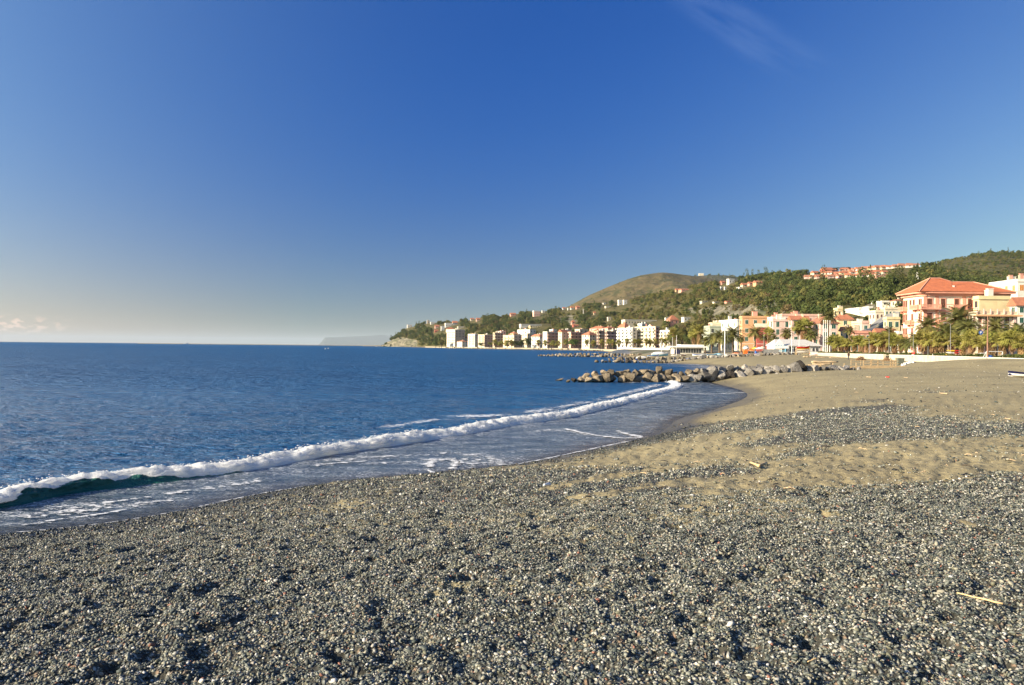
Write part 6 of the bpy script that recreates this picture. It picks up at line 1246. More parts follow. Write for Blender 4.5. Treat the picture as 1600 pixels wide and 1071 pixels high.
# posts, masts, flagpoles
def pole(name, px, ytop, Y, rad, mat, label, cat, base=None, group=None, extra=None):
    x = kx(px)*Y; g = h1(x, Y) if base is None else base; h = at(px, ytop, Y).z-g; r = thing(name, (x, Y, g), label, cat, group)
    b = MB(); b.tube([(0, 0, -.4), (0, 0, h*.5), (0, 0, h)], [rad, rad*.8, rad*.5], 8); b.build('pole', mat, r)
    if extra == 'flag': b = MB(); b.ball((0, 0, h), rad*1.1, 8, 5); b.build('finial', mat, r); b = MB(); b.tube([(0, 0, -.1), (0, 0, .25)], rad*2.2, 10); b.build('base', METAL, r)
    if extra == 'spreader': b = MB(); b.tube([(-h*.07, 0, h*.72), (h*.07, 0, h*.72)], rad*.3, 5); b.build('crosstree', mat, r); b = MB(); b.tube([(-h*.07, 0, h*.72), (-h*.1, 0, 0)], .02, 4); b.tube([(h*.07, 0, h*.72), (h*.1, 0, 0)], .02, 4); b.build('stay', METAL, r)
    if extra == 'lamp': b = MB(); b.tube([(0, 0, h), (-.35, 0, h+.25), (-.9, 0, h+.3)], .045, 6); b.build('arm', mat, r); b = MB(); b.box(-1.35, -.8, -.12, .12, h+.22, h+.36); b.build('lamp_head', METAL, r)
    if extra == 'globe': b = MB(); b.ball((0, 0, h+.22), .25, 10, 7); b.build('globe', WHITE, r); b = MB(); b.tube([(0, 0, h-.1), (0, 0, h)], .12, 8); b.build('collar', METAL, r)
    return r
for i, px in enumerate((1286.5, 1289.6, 1292.8, 1296.6)): pole('flagpole', px, 501+i*.3, 224, .13, WHITE, '%s of the four bare white flagpoles by the tall palm' % ['leftmost', 'second from left', 'third from left', 'rightmost'][i], 'flagpole', 2.62, 'flagpoles', 'flag')
pole('mast', 1132.5, 502, 238, .20, WHITE, 'thick tall white mast standing on the boat beach', 'mast', extra='spreader'); pole('mast', 1057, 524, 250, .10, WHITE, 'thin white mast left end of the boathouse', 'mast', extra='spreader'); pole('mast', 1050.5, 527, 262, .08, WHITE, 'thinnest short mast left of the boathouse', 'mast'); pole('mast', 1033.5, 531, 262, .08, WHITE, 'short white mast before the cream palazzo', 'mast')
pole('mast', 1193.5, 519, 246, .08, METAL, 'thin grey mast left of the beach house', 'mast'); pole('mast', 1237, 520, 228, .11, WHITE, 'white mast standing before the beach house doors', 'mast', extra='spreader'); pole('mast', 1248.5, 523, 228, .07, WHITE, 'slender mast over the red and white boat stack', 'mast')
for px, yt, Y, lb in [(1358, 531, 190, 'short lamp post in the middle of the fan palm row'), (1389, 514, 182, 'lamp post in front of the dark pruned trunk'), (1427, 516, 168, 'lamp post between the red person and the hotel corner palm'), (1485, 507, 150, 'tall lamp post rising beside the stacked kayaks')]: pole('street_lamp', px, yt, Y, .07, METAL, lb, 'street lamp', 2.62, 'street lamps along the promenade', 'lamp')
pole('street_lamp', 1555, 510, 150, .05, METAL, 'white globe lamp over the right-hand feather palm', 'street lamp', 2.62, 'street lamps along the promenade', 'globe'); pole('post', 1543, 494, 118, .13, RUST, 'thick rust-brown post at the right, taller than the palms', 'post', 2.62)
pole('post', 1450, 541, 140, .05, METAL, 'short grey post on the promenade right of the hotel corner palm', 'post', 2.62); pole('post', 1457.5, 553, 138, .05, TRIM, 'stubby pale post on the promenade wall', 'post', 2.62)
x = kx(1532)*148; r = thing('road_sign', (x, 148, 2.62), 'round blue road sign among the palms under the cream terrace house', 'road sign'); zz_ = at(1532, 520, 148).z-2.62; b = MB(); b.tube([(0, 0, -.3), (0, 0, zz_+.3)], .05, 6); b.build('pole', METAL, r)
def disc(b, rad, y, z, n=20): b.add([(rad*math.cos(6.2832*i/n), y, z+rad*math.sin(6.2832*i/n)) for i in range(n)]+[(rad*math.cos(6.2832*i/n), y+.04, z+rad*math.sin(6.2832*i/n)) for i in range(n)], [tuple(range(n))[::-1], tuple(range(n, 2*n))]+[(i, (i+1) % n, n+(i+1) % n, n+i) for i in range(n)])
b = MB(); disc(b, .40, -.11, zz_); b.build('disc', PC['blue'], r); b = MB(); b.box(-.16, -.06, -.135, -.112, zz_-.2, zz_+.2); b.box(-.06, .14, -.135, -.112, zz_+.10, zz_+.2); b.box(-.06, .14, -.135, -.112, zz_-.03, zz_+.06); b.box(.06, .14, -.135, -.112, zz_+.06, zz_+.10); b.build('symbol', WHITE, r)
for px, pb, yt, lb in [(911, 495, 483, 'small pale lattice pylon above the cliff'), (1432.5, 446, 424, 'pale pylon in the wood below the ridge village')]:
    p = HA.hit(px, pb); h = at(px, yt, p.y).z-p.z; r = thing('pylon', p, lb, 'pylon', 'pylons'); b = MB(); s = h*.09
    for sx_, sy_ in ((-1, -1), (1, -1), (1, 1), (-1, 1)): b.tube([(sx_*s, sy_*s, -1), (sx_*s*.2, sy_*s*.2, h)], .10, 4)
    for k in range(5): z0_, z1_ = h*k/5, h*(k+1)/5; f0, f1 = s*(1-.8*k/5), s*(1-.8*(k+1)/5); b.tube([(-f0, -f0, z0_), (f1, -f1, z1_)], .06, 4); b.tube([(f0, -f0, z0_), (-f1, -f1, z1_)], .06, 4)
    b.build('lattice', TRIM, r); b = MB(); b.tube([(-s*1.5, 0, h*.85), (s*1.5, 0, h*.85)], .1, 4); b.build('crossarm', TRIM, r)
# ---- boats
def hull_mesh(mat_hull, mat_in, band=None, open_=True, beam=.30, dep=.13):
    b = MB(); n = 12; sec = []
    for i in range(n+1):
        t = i/n; hw = beam/2*(math.sin(math.pi*min(1, t*.62+.30))**.8 if t < .93 else .32*(1-t)/.07+.02); hw = beam/2*(1-abs(2*t-.8)**2.6/1.6**0*.0)*1.0*max(.04, (1-max(0, (t-.45)/.55)**2.2))*(.82+.18*min(1, t/.3)); sh = dep*(1+.55*max(0, (t-.4)/.6)**2); k = dep*.35*max(0, (t-.6)/.4)**2
        sec.append([(t-.5, -hw, sh), (t-.5, -hw*.92, sh*.72), (t-.5, -hw*.72, sh*.32+k*.4), (t-.5, 0, k), (t-.5, hw*.72, sh*.32+k*.4), (t-.5, hw*.92, sh*.72), (t-.5, hw, sh), (t-.5, hw*.86, sh), (t-.5, hw*.7, dep*.4+k*.5), (t-.5, -hw*.7, dep*.4+k*.5), (t-.5, -hw*.86, sh)])
    m = 11; vs = [p for s in sec for p in s]
    for i in range(n):
        for j in range(m):
            b.mat(2 if j in (0, 5) else (0 if j < 6 else 1)); 
            a, c_ = i*m+j, i*m+(j+1) % m; b.f.append((a, a+m, c_+m, c_)); b.m.append(b.mi)
    b.v = vs; b.mat(0); b.f.append(tuple(range(m))); b.m.append(0); b.f.append(tuple(range(n*m, n*m+m))[::-1]); b.m.append(0)
    return b.mesh('hull', [mat_hull, mat_in, band or mat_hull], False)
def boat(px, Y, Lp, hullc, inner, band, label, rz=0.0, cover=None, cabin=False, tilt=.0, z=None, name='rowing_boat', group='boats drawn up on the beach', cat='boat'):
    L_ = Lp/F_PX*Y; x = kx(px)*Y; g = (h1(x, Y) if z is None else z); r = thing(name, (x, Y, g), label, cat, group, rz); r.rotation_euler = (tilt, 0, rz)
    o = link('hull', hull_mesh(PC[hullc], PC[inner], PC[band]), r); o.scale = (L_, L_*1.1, L_*1.15)
    b = MB()
    for t in (-.22, .02, .22): b.box(t-.025, t+.025, -.10, .10, .10, .115)
    s = b.build('thwart', WOOD, r); s.scale = (L_, L_*1.1, L_*1.15)
    b = MB(); b.tube([(-.5, -.12, .13), (-.3, -.14, .135), (0, -.15, .135), (.2, -.13, .15), (.4, -.07, .19), (.49, 0, .21), (.4, .07, .19), (.2, .13, .15), (0, .15, .135), (-.3, .14, .135), (-.5, .12, .13)], .009, 5); s = b.build('gunwale', WHITE if hullc != 'white' else PC[band], r); s.scale = (L_, L_*1.1, L_*1.15)
    if cover: b = MB(); b.ball((-.05, 0, .12), .40, 12, 6, .06, (1, .36, .28)); s = b.build('cover', PC[cover], r); s.scale = (L_, L_*1.1, L_*1.15)
    if cabin: b = MB(); b.mat(0).frus(-.12, .16, -.09, .09, .13, .27, .02); b.mat(1).frus(-.10, .14, -.095, .095, .19, .24, .004); s = b.build('cabin', [WHITE, GLASS], r); s.scale = (L_, L_*1.1, L_*1.15)
    return r
for a in [(1004,226,24,'blue','white','white','long blue boat at the left end of the boat beach',0.05,'white'),(1031,240,26,'sky','white','white','long pale blue boat under a white cover behind the first rowing boat',-.04,'white'),(1021,236,18,'white','sky','blue','white boat between the two long blue boats',.1,None),
          (1036,196,14,'white','cream','white','white rowing boat lying alone in front of the long blue boats',.25,None),(1053,236,9,'white','grey','white','tiny white dinghy under the short masts',-.3,None),(1078,186,14,'white','cream','blue','white rowing boat nearest the second breakwater',.1,None),
          (1068,232,12,'cream','white','red','cream dinghy before the boathouse wall',.5,None),(1089,226,14,'white','white','blue','white boat with pointed bow right of the boathouse windows',2.8,None),(1099,232,15,'white','grey','white','white boat under a grey cover at the right end of the boathouse',.1,'grey'),(1113,222,17,'white','sky','sky','white and sky blue boat left of the tall mast',.3,None),(1123,230,15,'sky','white','white','pale blue boat touching the foot of the tall mast',-.15,'sky'),
          (1140,224,14,'white','cream','white','white boat just right of the tall mast',.2,None),(1152,228,16,'white','orange','white','white boat with an orange-red cover before the ochre house',.05,'orange'),(1165,224,13,'white','cream','white','white boat in front of the orange kiosk',-.2,None),(1177,222,12,'white','red','red','white boat with red rim among the parasols',.4,None),(1187,226,12,'navy','white','white','dark boat with purple-blue cover left of the windbreak',.1,'blue'),(1196,222,9,'white','white','white','small white dinghy left of the grey windbreak',.7,'white'),
          (1271,212,12,'white','red','red','white covered boat at the end of the promenade wall',2.9,'white'),(1448,118,13,'white','sky','sky','small white dinghy on the sand left of the mound',.15,None)]:
    boat(*a)
rk = thing('boat_rack', (kx(1255)*222, 222, h1(kx(1255)*222, 222)), 'timber rack holding stacked boats before the beach house', 'rack')
for sx_ in (-1.9, 1.9): b = MB(); b.tube([(sx_, 0, -.2), (sx_, 0, 2.3)], .07, 6); b.tube([(sx_, .8, -.2), (sx_, .8, 2.3)], .07, 6); b.build('upright', WOOD, rk)
b = MB()
for z in (.5, 1.2, 1.85): b.box(-2.1, 2.1, -.05, .85, z-.05, z)
b.build('shelf', WOOD, rk); rz_ = h1(kx(1255)*222, 222)
for z, c_, lb in ((.5, 'white', 'white boat on the lowest shelf of the rack'), (1.2, 'yellow', 'yellow-rimmed white boat on the middle shelf of the rack'), (1.85, 'red', 'red and white boat on the top shelf of the rack')): boat(1255, 222.4, 20, 'white' if c_ != 'red' else 'red', c_, c_, lb, .0, z=rz_+z, group='boats on the rack')
# big boat under a white tarpaulin, and the long one at the right edge
boat(1424, 108, 19, 'white', 'cream', 'navy', 'big boat wrapped in a white tarpaulin on the sand by the fence', .35, 'white', False, .0, None, 'covered_boat', None)
_b = boat(1618, 62, 84, 'white', 'navy', 'navy', 'long low white boat with a navy stripe cut by the right edge', 3.11, None, False, .0, None, 'rowing_boat', None); _b.scale = (1, .8, .5)
boat(291, 3000, 7, 'white', 'white', 'white', 'tiny white motor boat far out on the horizon', .2, None, True, 0, .0, 'motor_boat', None); boat(588, 1700, 3.4, 'white', 'white', 'white', 'speck of a boat near the headland tip', .2, None, True, 0, 0, 'motor_boat', None)
for px, py, lb in ((508.5, 546, 'left of two pale buoys on the open sea'), (513, 545.3, 'right of two pale buoys on the open sea')): p = on_z(px, py, 0); b = MB(); b.ball((0, 0, .3), .45, 10, 6); b.tube([(0, 0, .6), (0, 0, 1.2)], .1, 6); tag(b.build('buoy', PC['cream'], None, True, p), lb, 'buoy', 'buoys')
# kiosk and parasols
p = at(1165.5, 549, 240); gz = h1(p.x, p.y); r = thing('kiosk', (p.x, p.y, gz), 'small orange kiosk with a white domed top before the ochre house', 'kiosk'); b = MB(); b.box(-.8, .8, -.7, .7, 0, 1.25); b.build('counter', PC['orange'], r); b = MB(); b.ball((0, 0, 1.9), 1.0, 12, 6, 0, (1, .9, .55)); b.build('canopy', WHITE, r); b = MB()
for sx_ in (-.7, .7): b.tube([(sx_, -.6, 1.2), (sx_, -.6, 1.9)], .04, 5)
b.build('post', WHITE, r)
def parasol(px, Y, col, label, rr=1.3, h=2.2):
    x = kx(px)*Y; g = h1(x, Y); r = thing('parasol', (x, Y, g), label, 'parasol', 'parasols by the beach house'); b = MB(); b.tube([(0, 0, -.1), (0, 0, h+.1)], .03, 6); b.build('pole', WHITE, r); b = MB(); n = 10; b.add([(0, 0, h+.1)]+[(rr*math.cos(6.2832*i/n), rr*math.sin(6.2832*i/n), h-.45) for i in range(n)]+[(rr*math.cos(6.2832*i/n), rr*math.sin(6.2832*i/n), h-.6) for i in range(n)], [(0, 1+i, 1+(i+1) % n) for i in range(n)]+[(1+i, 11+i, 11+(i+1) % n, 1+(i+1) % n) for i in range(n)]); b.build('canopy', PC[col], r)
parasol(1180, 246, 'yellow', 'open yellow parasol under the dark feather palm'); parasol(1186, 243, 'white', 'open white parasol right of the yellow one'); parasol(1174, 240, 'orange', 'low orange parasol left of the yellow one', 1.1, 1.7); parasol(1191, 250, 'cream', 'cream parasol nearest the thin grey mast', 1.2, 2.4)
for px, Y, c_, lb in ((1170, 236, 'dark', 'dark bin right of the orange kiosk'), (1192, 238, 'dark', 'dark bin by the grey windbreak'), (1199, 240, 'red', 'red bin at the windbreak end'), (1181, 234, 'blue', 'blue barrel among the boats under the parasols')): x = kx(px)*Y; b = MB(); b.tube([(0, 0, 0), (0, 0, .5), (0, 0, .95), (0, 0, 1.05)], [.30, .36, .36, .26], 12); tag(b.build('bin' if 'bin' in lb else 'barrel', PC[c_], None, False, (x, Y, h1(x, Y))), lb, 'bin' if 'bin' in lb else 'barrel')
# kayaks
def kayak(px, Y, z, c1, c2, label, L_=2.9):
    x = kx(px)*Y; r = thing('kayak', (x, Y, z), label, 'kayak', 'kayaks stacked on the promenade'); n = 14; b = MB(); vs = []; m = 8
    for i in range(n+1):
        t = i/n; q = max(.03, math.sin(math.pi*t)**.6); 
        for j in range(m): a = 6.2832*j/m; vs.append(((t-.5)*L_, .30*q*math.cos(a), .20+.15*q*math.sin(a)+.12*abs(2*t-1)**3))
    for i in range(n):
        for j in range(m): b.f.append((i*m+j, i*m+(j+1) % m, (i+1)*m+(j+1) % m, (i+1)*m+j)); b.m.append(0 if i < n/2 else 1)
    b.v = vs; b.f += [tuple(range(m))[::-1], tuple(n*m+j for j in range(m))]; b.m += [0, 1]; b.build('hull', [PC[c1], PC[c2]], r, True)
    b = MB(); b.ball((0, 0, .34), .3, 12, 5, 0, (1.3, .6, .2)); b.build('cockpit', PC['dark'], r)
kY = 142; gz = 2.64
r = thing('kayak_rack', (kx(1490)*kY, kY, 2.62), 'low metal rack under the bright kayaks', 'rack')
for s in (-.8, .8): b = MB(); b.tube([(s, -.4, 0), (s, -.4, 1.15)], .03, 5); b.tube([(s, .4, 0), (s, .4, 1.15)], .03, 5); b.tube([(s, -.4, .35), (s, .4, .35)], .03, 5); b.tube([(s, -.4, .78), (s, .4, .78)], .03, 5); b.build('upright', METAL, r)
kayak(1489, kY, 2.64, 'yellow', 'orange', 'yellow and orange kayak at the bottom of the stack'); kayak(1490, kY, 3.02, 'white', 'red', 'white and red kayak in the middle of the stack'); kayak(1490.5, kY, 3.42, 'yellow', 'red', 'yellow and red kayak on top of the stack')
# white frame with a blue cover, white dinghy behind
p = at(1554, 560, 118); r = thing('frame', (p.x, 118, 2.62), 'low white tubular frame on the promenade at the right', 'frame'); b = MB(); b.tube([(-1.3, 0, 0), (-1.3, 0, .95), (1.25, 0, .95), (1.25, 0, 0)], .05, 6); b.build('bar', WHITE, r); b = MB(); b.tube([(-1.3, .8, 0), (-1.3, 0, .9)], .04, 6); b.tube([(1.25, .8, 0), (1.25, 0, .9)], .04, 6); b.build('brace', WHITE, r)
b = MB(); b.ball((0, 0, .18), .55, 10, 5, .1, (1, .5, .4)); tag(b.build('tarpaulin', PC['blue'], None, True, (p.x-.6, 118.2, 2.62)), 'blue tarpaulin heaped under the white frame', 'tarpaulin')
boat(1534, 136, 11, 'white', 'white', 'white', 'white dinghy upside down between palm trunks near the white frame', .2, 'white', z=3.0, group='boats on the promenade')
# parked vehicles glimpsed between the palms
# timber fence, two stretches
def post_fence(pxs, Y, h, rails, label):
    p0 = at(pxs[0], 560, Y); g0 = h1(p0.x, p0.y); r = thing('fence', (p0.x, Y, g0), label, 'fence', 'timber fences on the beach')
    xs = [kx(q)*Y-p0.x for q in pxs]
    for x in xs: gg = h1(p0.x+x, Y)-g0; b = MB(); b.box(x-.05, x+.05, -.05, .05, gg-.3, gg+h*random.uniform(.85, 1.15)); b.build('post', WOOD, r)
    for z in rails: b = MB(); b.box(xs[0]-.1, xs[-1]+.3, -.09, -.055, z-.035, z+.035); b.build('rail', WOOD, r)
random.seed(9)
post_fence([1349.5, 1360.5, 1371.8, 1391.6, 1394.6, 1400], 93, .95, (.25, .55, .85), 'tall timber post and rail fence between rocks and covered boat'); post_fence([1246, 1264, 1282.5, 1301.5, 1319.5, 1338], 97, .62, (.35,), 'low timber fence behind the landward end of the near breakwater')
post_fence([1330, 1345, 1362, 1380, 1397], 112, .7, (.3, .6), 'farther timber fence parallel to the tall one')
p = at(1370, 575.5, 90); b = MB(); b.box(-4.5, 3.8, -.15, .15, 0, .28); tag(b.build('beam', WOOD, None, False, (p.x+.6, 90, h1(p.x, 90)-.03)), 'long squared timber lying at the foot of the tall fence', 'beam')
p = at(1406, 570, 95); b = MB(); b.frus(-.35, .35, -.3, .3, 0, .75, -.06); b.box(-.42, .42, -.37, .37, .76, .84); tag(b.build('bin', pmat('green_mesh', (.16, .17, .13), (.10, .11, .08), scale=6), None, False, (p.x, 95, h1(p.x, 95))), 'dull green bin at the right end of the tall fence', 'bin')
for i, (px, py) in enumerate([(1411, 575.5), (1414.5, 574.3), (1418, 573), (1421.5, 571.5), (1426, 570)]): Y = 92+i*2.2; p = at(px, py, Y); b = MB(); b.frus(-.17, .17, -.17, .17, -.1, .16, .02); tag(b.build('block', WHITE, None, False, (p.x, Y, h1(p.x, Y)+.05), (0, 0, random.uniform(0, 1))), 'white concrete block, %s in the line below the covered boat' % ordn(i), 'block', 'white blocks below the covered boat')
# driftwood and brush
def log(px0, py0, px1, py1, Y, r0, mat, label, name='driftwood_log', group='driftwood on the beach', z=None, lift=0.0):
    a = at(px0, py0, Y); c_ = at(px1, py1, Y); za = h1(a.x, Y)+r0*.6+lift; zb_ = h1(c_.x, Y)+r0*.6+lift; o = Vector((a.x, Y, za)); b = MB(); n = 7; pts = [Vector(((c_.x-a.x)*i/n, random.uniform(-1, 1)*r0*1.5, (zb_-za)*i/n+random.uniform(-.3, .5)*r0)) for i in range(n+1)]; b.tube(pts, [r0*(1.1-.5*i/n)*random.uniform(.85, 1.15) for i in range(n+1)], 8); return tag(b.build(name, mat, None, True, o), label, 'driftwood', group)
random.seed(14)
log(1268, 567, 1310, 566, 112, .17, DRIFT, 'long pale driftwood log on top of the pile behind the near rocks', lift=.35); log(1262, 571, 1290, 569, 110, .13, DRIFT, 'shorter orange-brown log at the front of the pile'); log(1270, 569, 1300, 568, 113, .15, DRIFT, 'middle pale log under the long one in the pile', lift=.1); log(1259, 572, 1272, 571, 109, .09, DRIFT, 'thin broken log at the sea end of the pile')
log(1275, 559.5, 1290, 559, 185, .12, DRIFT, 'brown log at the foot of the wall near the flagpoles'); log(1296, 560, 1320, 560, 180, .10, DRIFT, 'thin planks at the wall foot left of the walker'); log(1255, 558, 1268, 558, 190, .16, DRIFT, 'dark driftwood heap piece before the covered white boat'); log(1092, 556, 1120, 556.5, 200, .10, DRIFT, 'reddish driftwood in front of the white and sky blue boat'); log(1130, 558, 1160, 557, 200, .09, DRIFT, 'bleached driftwood before the orange-covered boat')
def brush(px, py, Y, w, h, label):
    p = at(px, py, Y); g = h1(p.x, Y); rs = random.Random(px); b = MB()
    for i in range(260): a = rs.uniform(0, 6.28); rr = w*rs.random()**.5*.5; q = Vector((rr*math.cos(a), rr*math.sin(a)*.6, h*(1-(2*rr/w)**2)*rs.uniform(.1, 1))); d = Vector((rs.gauss(0, 1), rs.gauss(0, 1), rs.gauss(0, .4))).normalized()*rs.uniform(.15, .4); b.tube([q-d, q+d], .022, 3, False)
    tag(b.build('brush_pile', pmat('dry_brush', (.34, .20, .11), (.22, .13, .07), scale=5, rough=.95), None, False, (p.x, Y, g)), label, 'brush pile', 'brush piles at the wall')
brush(1345, 561, 160, 1.9, .95, 'left of two rusty brown brush piles at the wall'); brush(1386, 562, 150, 1.9, .8, 'right of two rusty brown brush piles at the wall')
def stick(px0, py0, px1, py1, r_, mat, label, name='stick', z=.02):
    def onb(px, py):
        v = on_z(px, py, 1.7)
        for _ in range(6): v = on_z(px, py, float(H(np.array([v.x]), np.array([v.y]))[0])+z)
        return v
    a, c_ = onb(px0, py0), onb(px1, py1); b = MB(); n = 6; pts = [(c_-a)*(i/n)+Vector((0, 0, .022+.002*math.sin(i*2.1))) for i in range(n+1)]; b.tube(pts, [r_*(.7+.5*i/n) for i in range(n+1)], 7); tag(b.build(name, mat, None, True, a), label, 'stick')
REED = pmat('dry_reed', (.70, .50, .26), (.58, .40, .20), scale=8, rough=.7)
stick(1495, 931, 1567, 948, .0075, REED, 'long straight dry reed on the shingle at the lower right', 'reed', .025); stick(1172, 724, 1186, 730, .025, REED, 'bent bleached stick on the sand, left of the pair'); stick(1186, 729, 1197, 726, .03, REED, 'short bleached stick on the sand, right of the pair'); stick(1353, 589.5, 1361, 590, .03, DRIFT, 'pale stick on the sand right of the near rocks'); stick(816, 943, 834, 941, .006, REED, 'thin pale stick among the pebbles at the bottom centre'); stick(1262, 1040, 1276, 1034, .005, REED, 'short twig among the dark pebbles near the bottom edge'); stick(1412, 590, 1418, 591, .025, DRIFT, 'orange-brown stick on the open sand')
stick(1384, 589.5, 1389, 589.8, .05, PC['red'], 'dark red scrap of wood on the open sand', 'wood_scrap'); stick(850, 760, 858, 759, .03, WHITE, 'small white plastic scrap near the waterline', 'plastic_scrap'); stick(1499, 571, 1507, 571.5, .07, DRIFT, 'pale plank on the flank of the sand mound', 'plank'); stick(1468, 615, 1480, 616, .03, DRIFT, 'thin plank on the sand below the mound', 'plank'); stick(1570, 655, 1578, 656, .02, DRIFT, 'small stick at the edge of the right pebble patch')
random.seed(88); b = MB()      # loose twigs and weed washed over the sand
for _ in range(260):
    px, py = random.uniform(760, 1620), random.uniform(583, 760); v = on_z(px, py, 1.6); Zg = h1(v.x, v.y)
    if shore_d(np.array([v.x]), np.array([v.y]))[0] < 1: continue
    L_ = random.uniform(.015, .07)*(1+v.y/45); a = random.uniform(0, 6.28); d = Vector((math.cos(a)*L_, math.sin(a)*L_, 0)); m_ = Vector((v.x, v.y, Zg+.03)); b.mat(random.choice([0, 1, 1, 2, 2])); b.tube([m_-d, m_+Vector((random.gauss(0, .02), random.gauss(0, .02), .02)), m_+d], [.006+L_*.05, .006+L_*.06, .004], 5)
tag(b.build('beach_litter', [DRIFT, PC['dark'], pmat('dry_weed', (.10, .075, .05), (.06, .05, .035), scale=5)]), 'small twigs and dry weed scattered over the sand', 'litter', kind='stuff')
# ---- people
SKIN = pmat('skin', (.55, .33, .23), (.50, .29, .2), scale=6, rough=.6); 
def skinmesh(name, joints, edges, mat, parent, root=0):
    me = bpy.data.meshes.new(name); me.from_pydata([j[0] for j in joints], edges, []); me.materials.append(mat); o = link(name, me, parent)
    md = o.modifiers.new('skin', 'SKIN'); 
    if not me.skin_vertices: 
        bpy.context.view_layer.objects.active = o
    for v, j in zip(me.skin_vertices[0].data, joints): v.radius = (j[1], j[1] if len(j) < 3 else j[2])
    me.skin_vertices[0].data[root].use_root = True; md.use_smooth_shade = True
    s = o.modifiers.new('sub', 'SUBSURF'); s.levels = 1; s.render_levels = 2; return o
def person(x, y, z, rz, jacket, trousers, hair, label, pose):
    r = thing('person', (x, y, z), label, 'person', None, rz); P = pose
    body = [(P['pel'], .13, .10), (P['che'], .15, .10), (P['nec'], .055), (P['hea0'], .075, .085), (P['hea1'], .085, .10), (P['hea2'], .05)]
    body += [(P['shL'], .06), (P['elL'], .045), (P['wrL'], .03), (P['haL'], .035, .02), (P['shR'], .06), (P['elR'], .045), (P['wrR'], .03), (P['haR'], .035, .02), (P['hiL'], .085), (P['knL'], .058), (P['anL'], .04), (P['toL'], .04), (P['hiR'], .085), (P['knR'], .058), (P['anR'], .04), (P['toR'], .04)]
    E = [(0, 1), (1, 2), (2, 3), (3, 4), (4, 5), (1, 6), (6, 7), (7, 8), (8, 9), (1, 10), (10, 11), (11, 12), (12, 13), (0, 14), (14, 15), (15, 16), (16, 17), (0, 18), (18, 19), (19, 20), (20, 21)]
    skinmesh('body', body, E, SKIN, r)
    J = [(P['pel'], .17, .13), (P['che'], .19, .135), (tuple(Vector(P['nec'])-Vector((0, 0, .03))), .09), (P['shL'], .085), (P['elL'], .07), (P['wrL'], .05), (P['shR'], .085), (P['elR'], .07), (P['wrR'], .05)]
    skinmesh('jacket', J, [(0, 1), (1, 2), (1, 3), (3, 4), (4, 5), (1, 6), (6, 7), (7, 8)], jacket, r)
    T_ = [(tuple(Vector(P['pel'])-Vector((0, 0, .02))), .14, .115), (P['hiL'], .105), (P['knL'], .08), (P['anL'], .062), (P['hiR'], .105), (P['knR'], .08), (P['anR'], .062)]
    skinmesh('trousers', T_, [(0, 1), (1, 2), (2, 3), (0, 4), (4, 5), (5, 6)], trousers, r)
    for k in 'LR':
        b = MB(); a, t = Vector(P['an'+k]), Vector(P['to'+k]); b.ball((0, 0, 0), 1, 8, 5); s = b.build('shoe', PC['dark'], r, True, (a+t)/2-Vector((0, 0, .01))); s.scale = (.055, .14, .05)
    hd = Vector(P['hea1']); b = MB(); b.ball(hd+Vector((0, .015, .035)), .105, 10, 7, 0, (.95, 1.05, .95)); b.build('hair', hair, r, True)
    b = MB(); b.ball(hd+Vector((0, -.10, -.005)), .018, 6, 4); b.build('nose', SKIN, r, True)
    b = MB(); b.ball(hd+Vector((-.034, -.086, .015)), .011, 6, 4); b.ball(hd+Vector((.034, -.086, .015)), .011, 6, 4); b.build('eyes', PC['dark'], r, True)
    return r
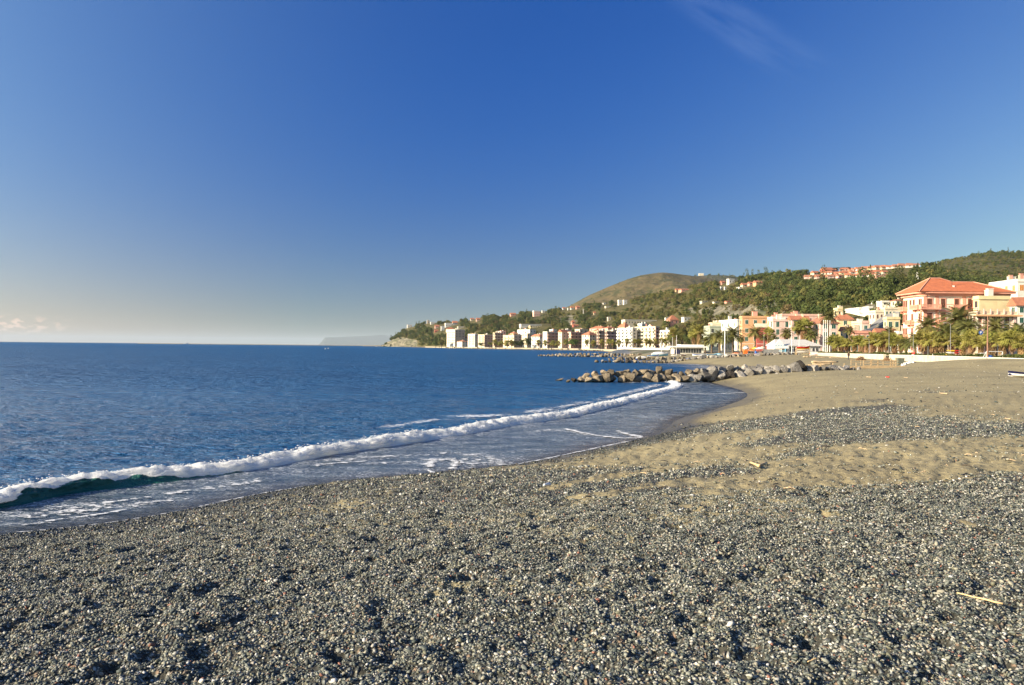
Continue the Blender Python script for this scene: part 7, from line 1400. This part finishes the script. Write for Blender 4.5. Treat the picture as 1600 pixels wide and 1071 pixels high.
walk = dict(pel=(0, 0, .93), che=(0, -.02, 1.28), nec=(0, -.02, 1.47), hea0=(0, -.03, 1.53), hea1=(0, -.04, 1.62), hea2=(0, -.03, 1.72), shL=(-.19, 0, 1.40), elL=(-.25, .08, 1.14), wrL=(-.24, -.02, .92), haL=(-.24, -.06, .84), shR=(.19, 0, 1.40), elR=(.25, -.05, 1.15), wrR=(.22, -.2, .98), haR=(.21, -.27, .94), hiL=(-.09, 0, .88), knL=(-.10, -.10, .50), anL=(-.10, -.06, .09), toL=(-.11, -.22, .04), hiR=(.09, 0, .88), knR=(.10, .04, .48), anR=(.10, .20, .12), toR=(.10, .08, .04))
sit = dict(pel=(0, 0, .12), che=(0, -.03, .48), nec=(0, -.04, .68), hea0=(0, -.05, .74), hea1=(0, -.06, .83), hea2=(0, -.05, .93), shL=(-.19, -.02, .60), elL=(-.25, -.08, .34), wrL=(-.16, -.30, .22), haL=(-.13, -.38, .21), shR=(.19, -.02, .60), elR=(.25, -.08, .34), wrR=(.16, -.30, .22), haR=(.13, -.38, .21), hiL=(-.09, -.05, .10), knL=(-.11, -.45, .10), anL=(-.11, -.46, -.32), toL=(-.11, -.58, -.38), hiR=(.09, -.05, .10), knR=(.11, -.45, .10), anR=(.12, -.42, -.32), toR=(.12, -.55, -.38))
JD = paint('dark_jacket', (.07, .035, .035)); TD = paint('dark_jeans', (.02, .028, .06)); HB_ = paint('brown_hair', (.05, .03, .02))
x = kx(1326)*163; person(x, 163, h1(x, 163), .5, JD, TD, HB_, 'person in dark maroon jacket and jeans walking at the gap in the wall', walk)
wx = float(np.interp(152, [130, 158], [76.5, 80.0])); x = kx(1412.5)*152; x = wx
person(kx(1412.5)*151.5 if abs(kx(1412.5)*151.5-wx) < 1.2 else wx, 151.5, 2.70, -.9, PC['red'], paint('pale_trousers', (.6, .58, .54)), PC['red'], 'person in a red hooded jacket and pale trousers sitting on the promenade wall', sit)
# ---------------------------------------------------------------- air
hz_ = MB(); hz_.box(-58000, 40000, -9000, 56000, -9, 445); hm = bpy.data.materials.new('haze_air'); hm.use_nodes = True; N, L = nodes(hm); N.clear()
out = N.new('ShaderNodeOutputMaterial'); pv_ = N.new('ShaderNodeVolumePrincipled'); pv_.inputs['Color'].default_value = (.66, .78, .90, 1); pv_.inputs['Density'].default_value = 2.4e-5; pv_.inputs['Anisotropy'].default_value = .0; L(pv_.outputs[0], out.inputs['Volume'])
tag(hz_.build('haze', hm), 'thin blue haze in the air over the bay', kind='stuff')
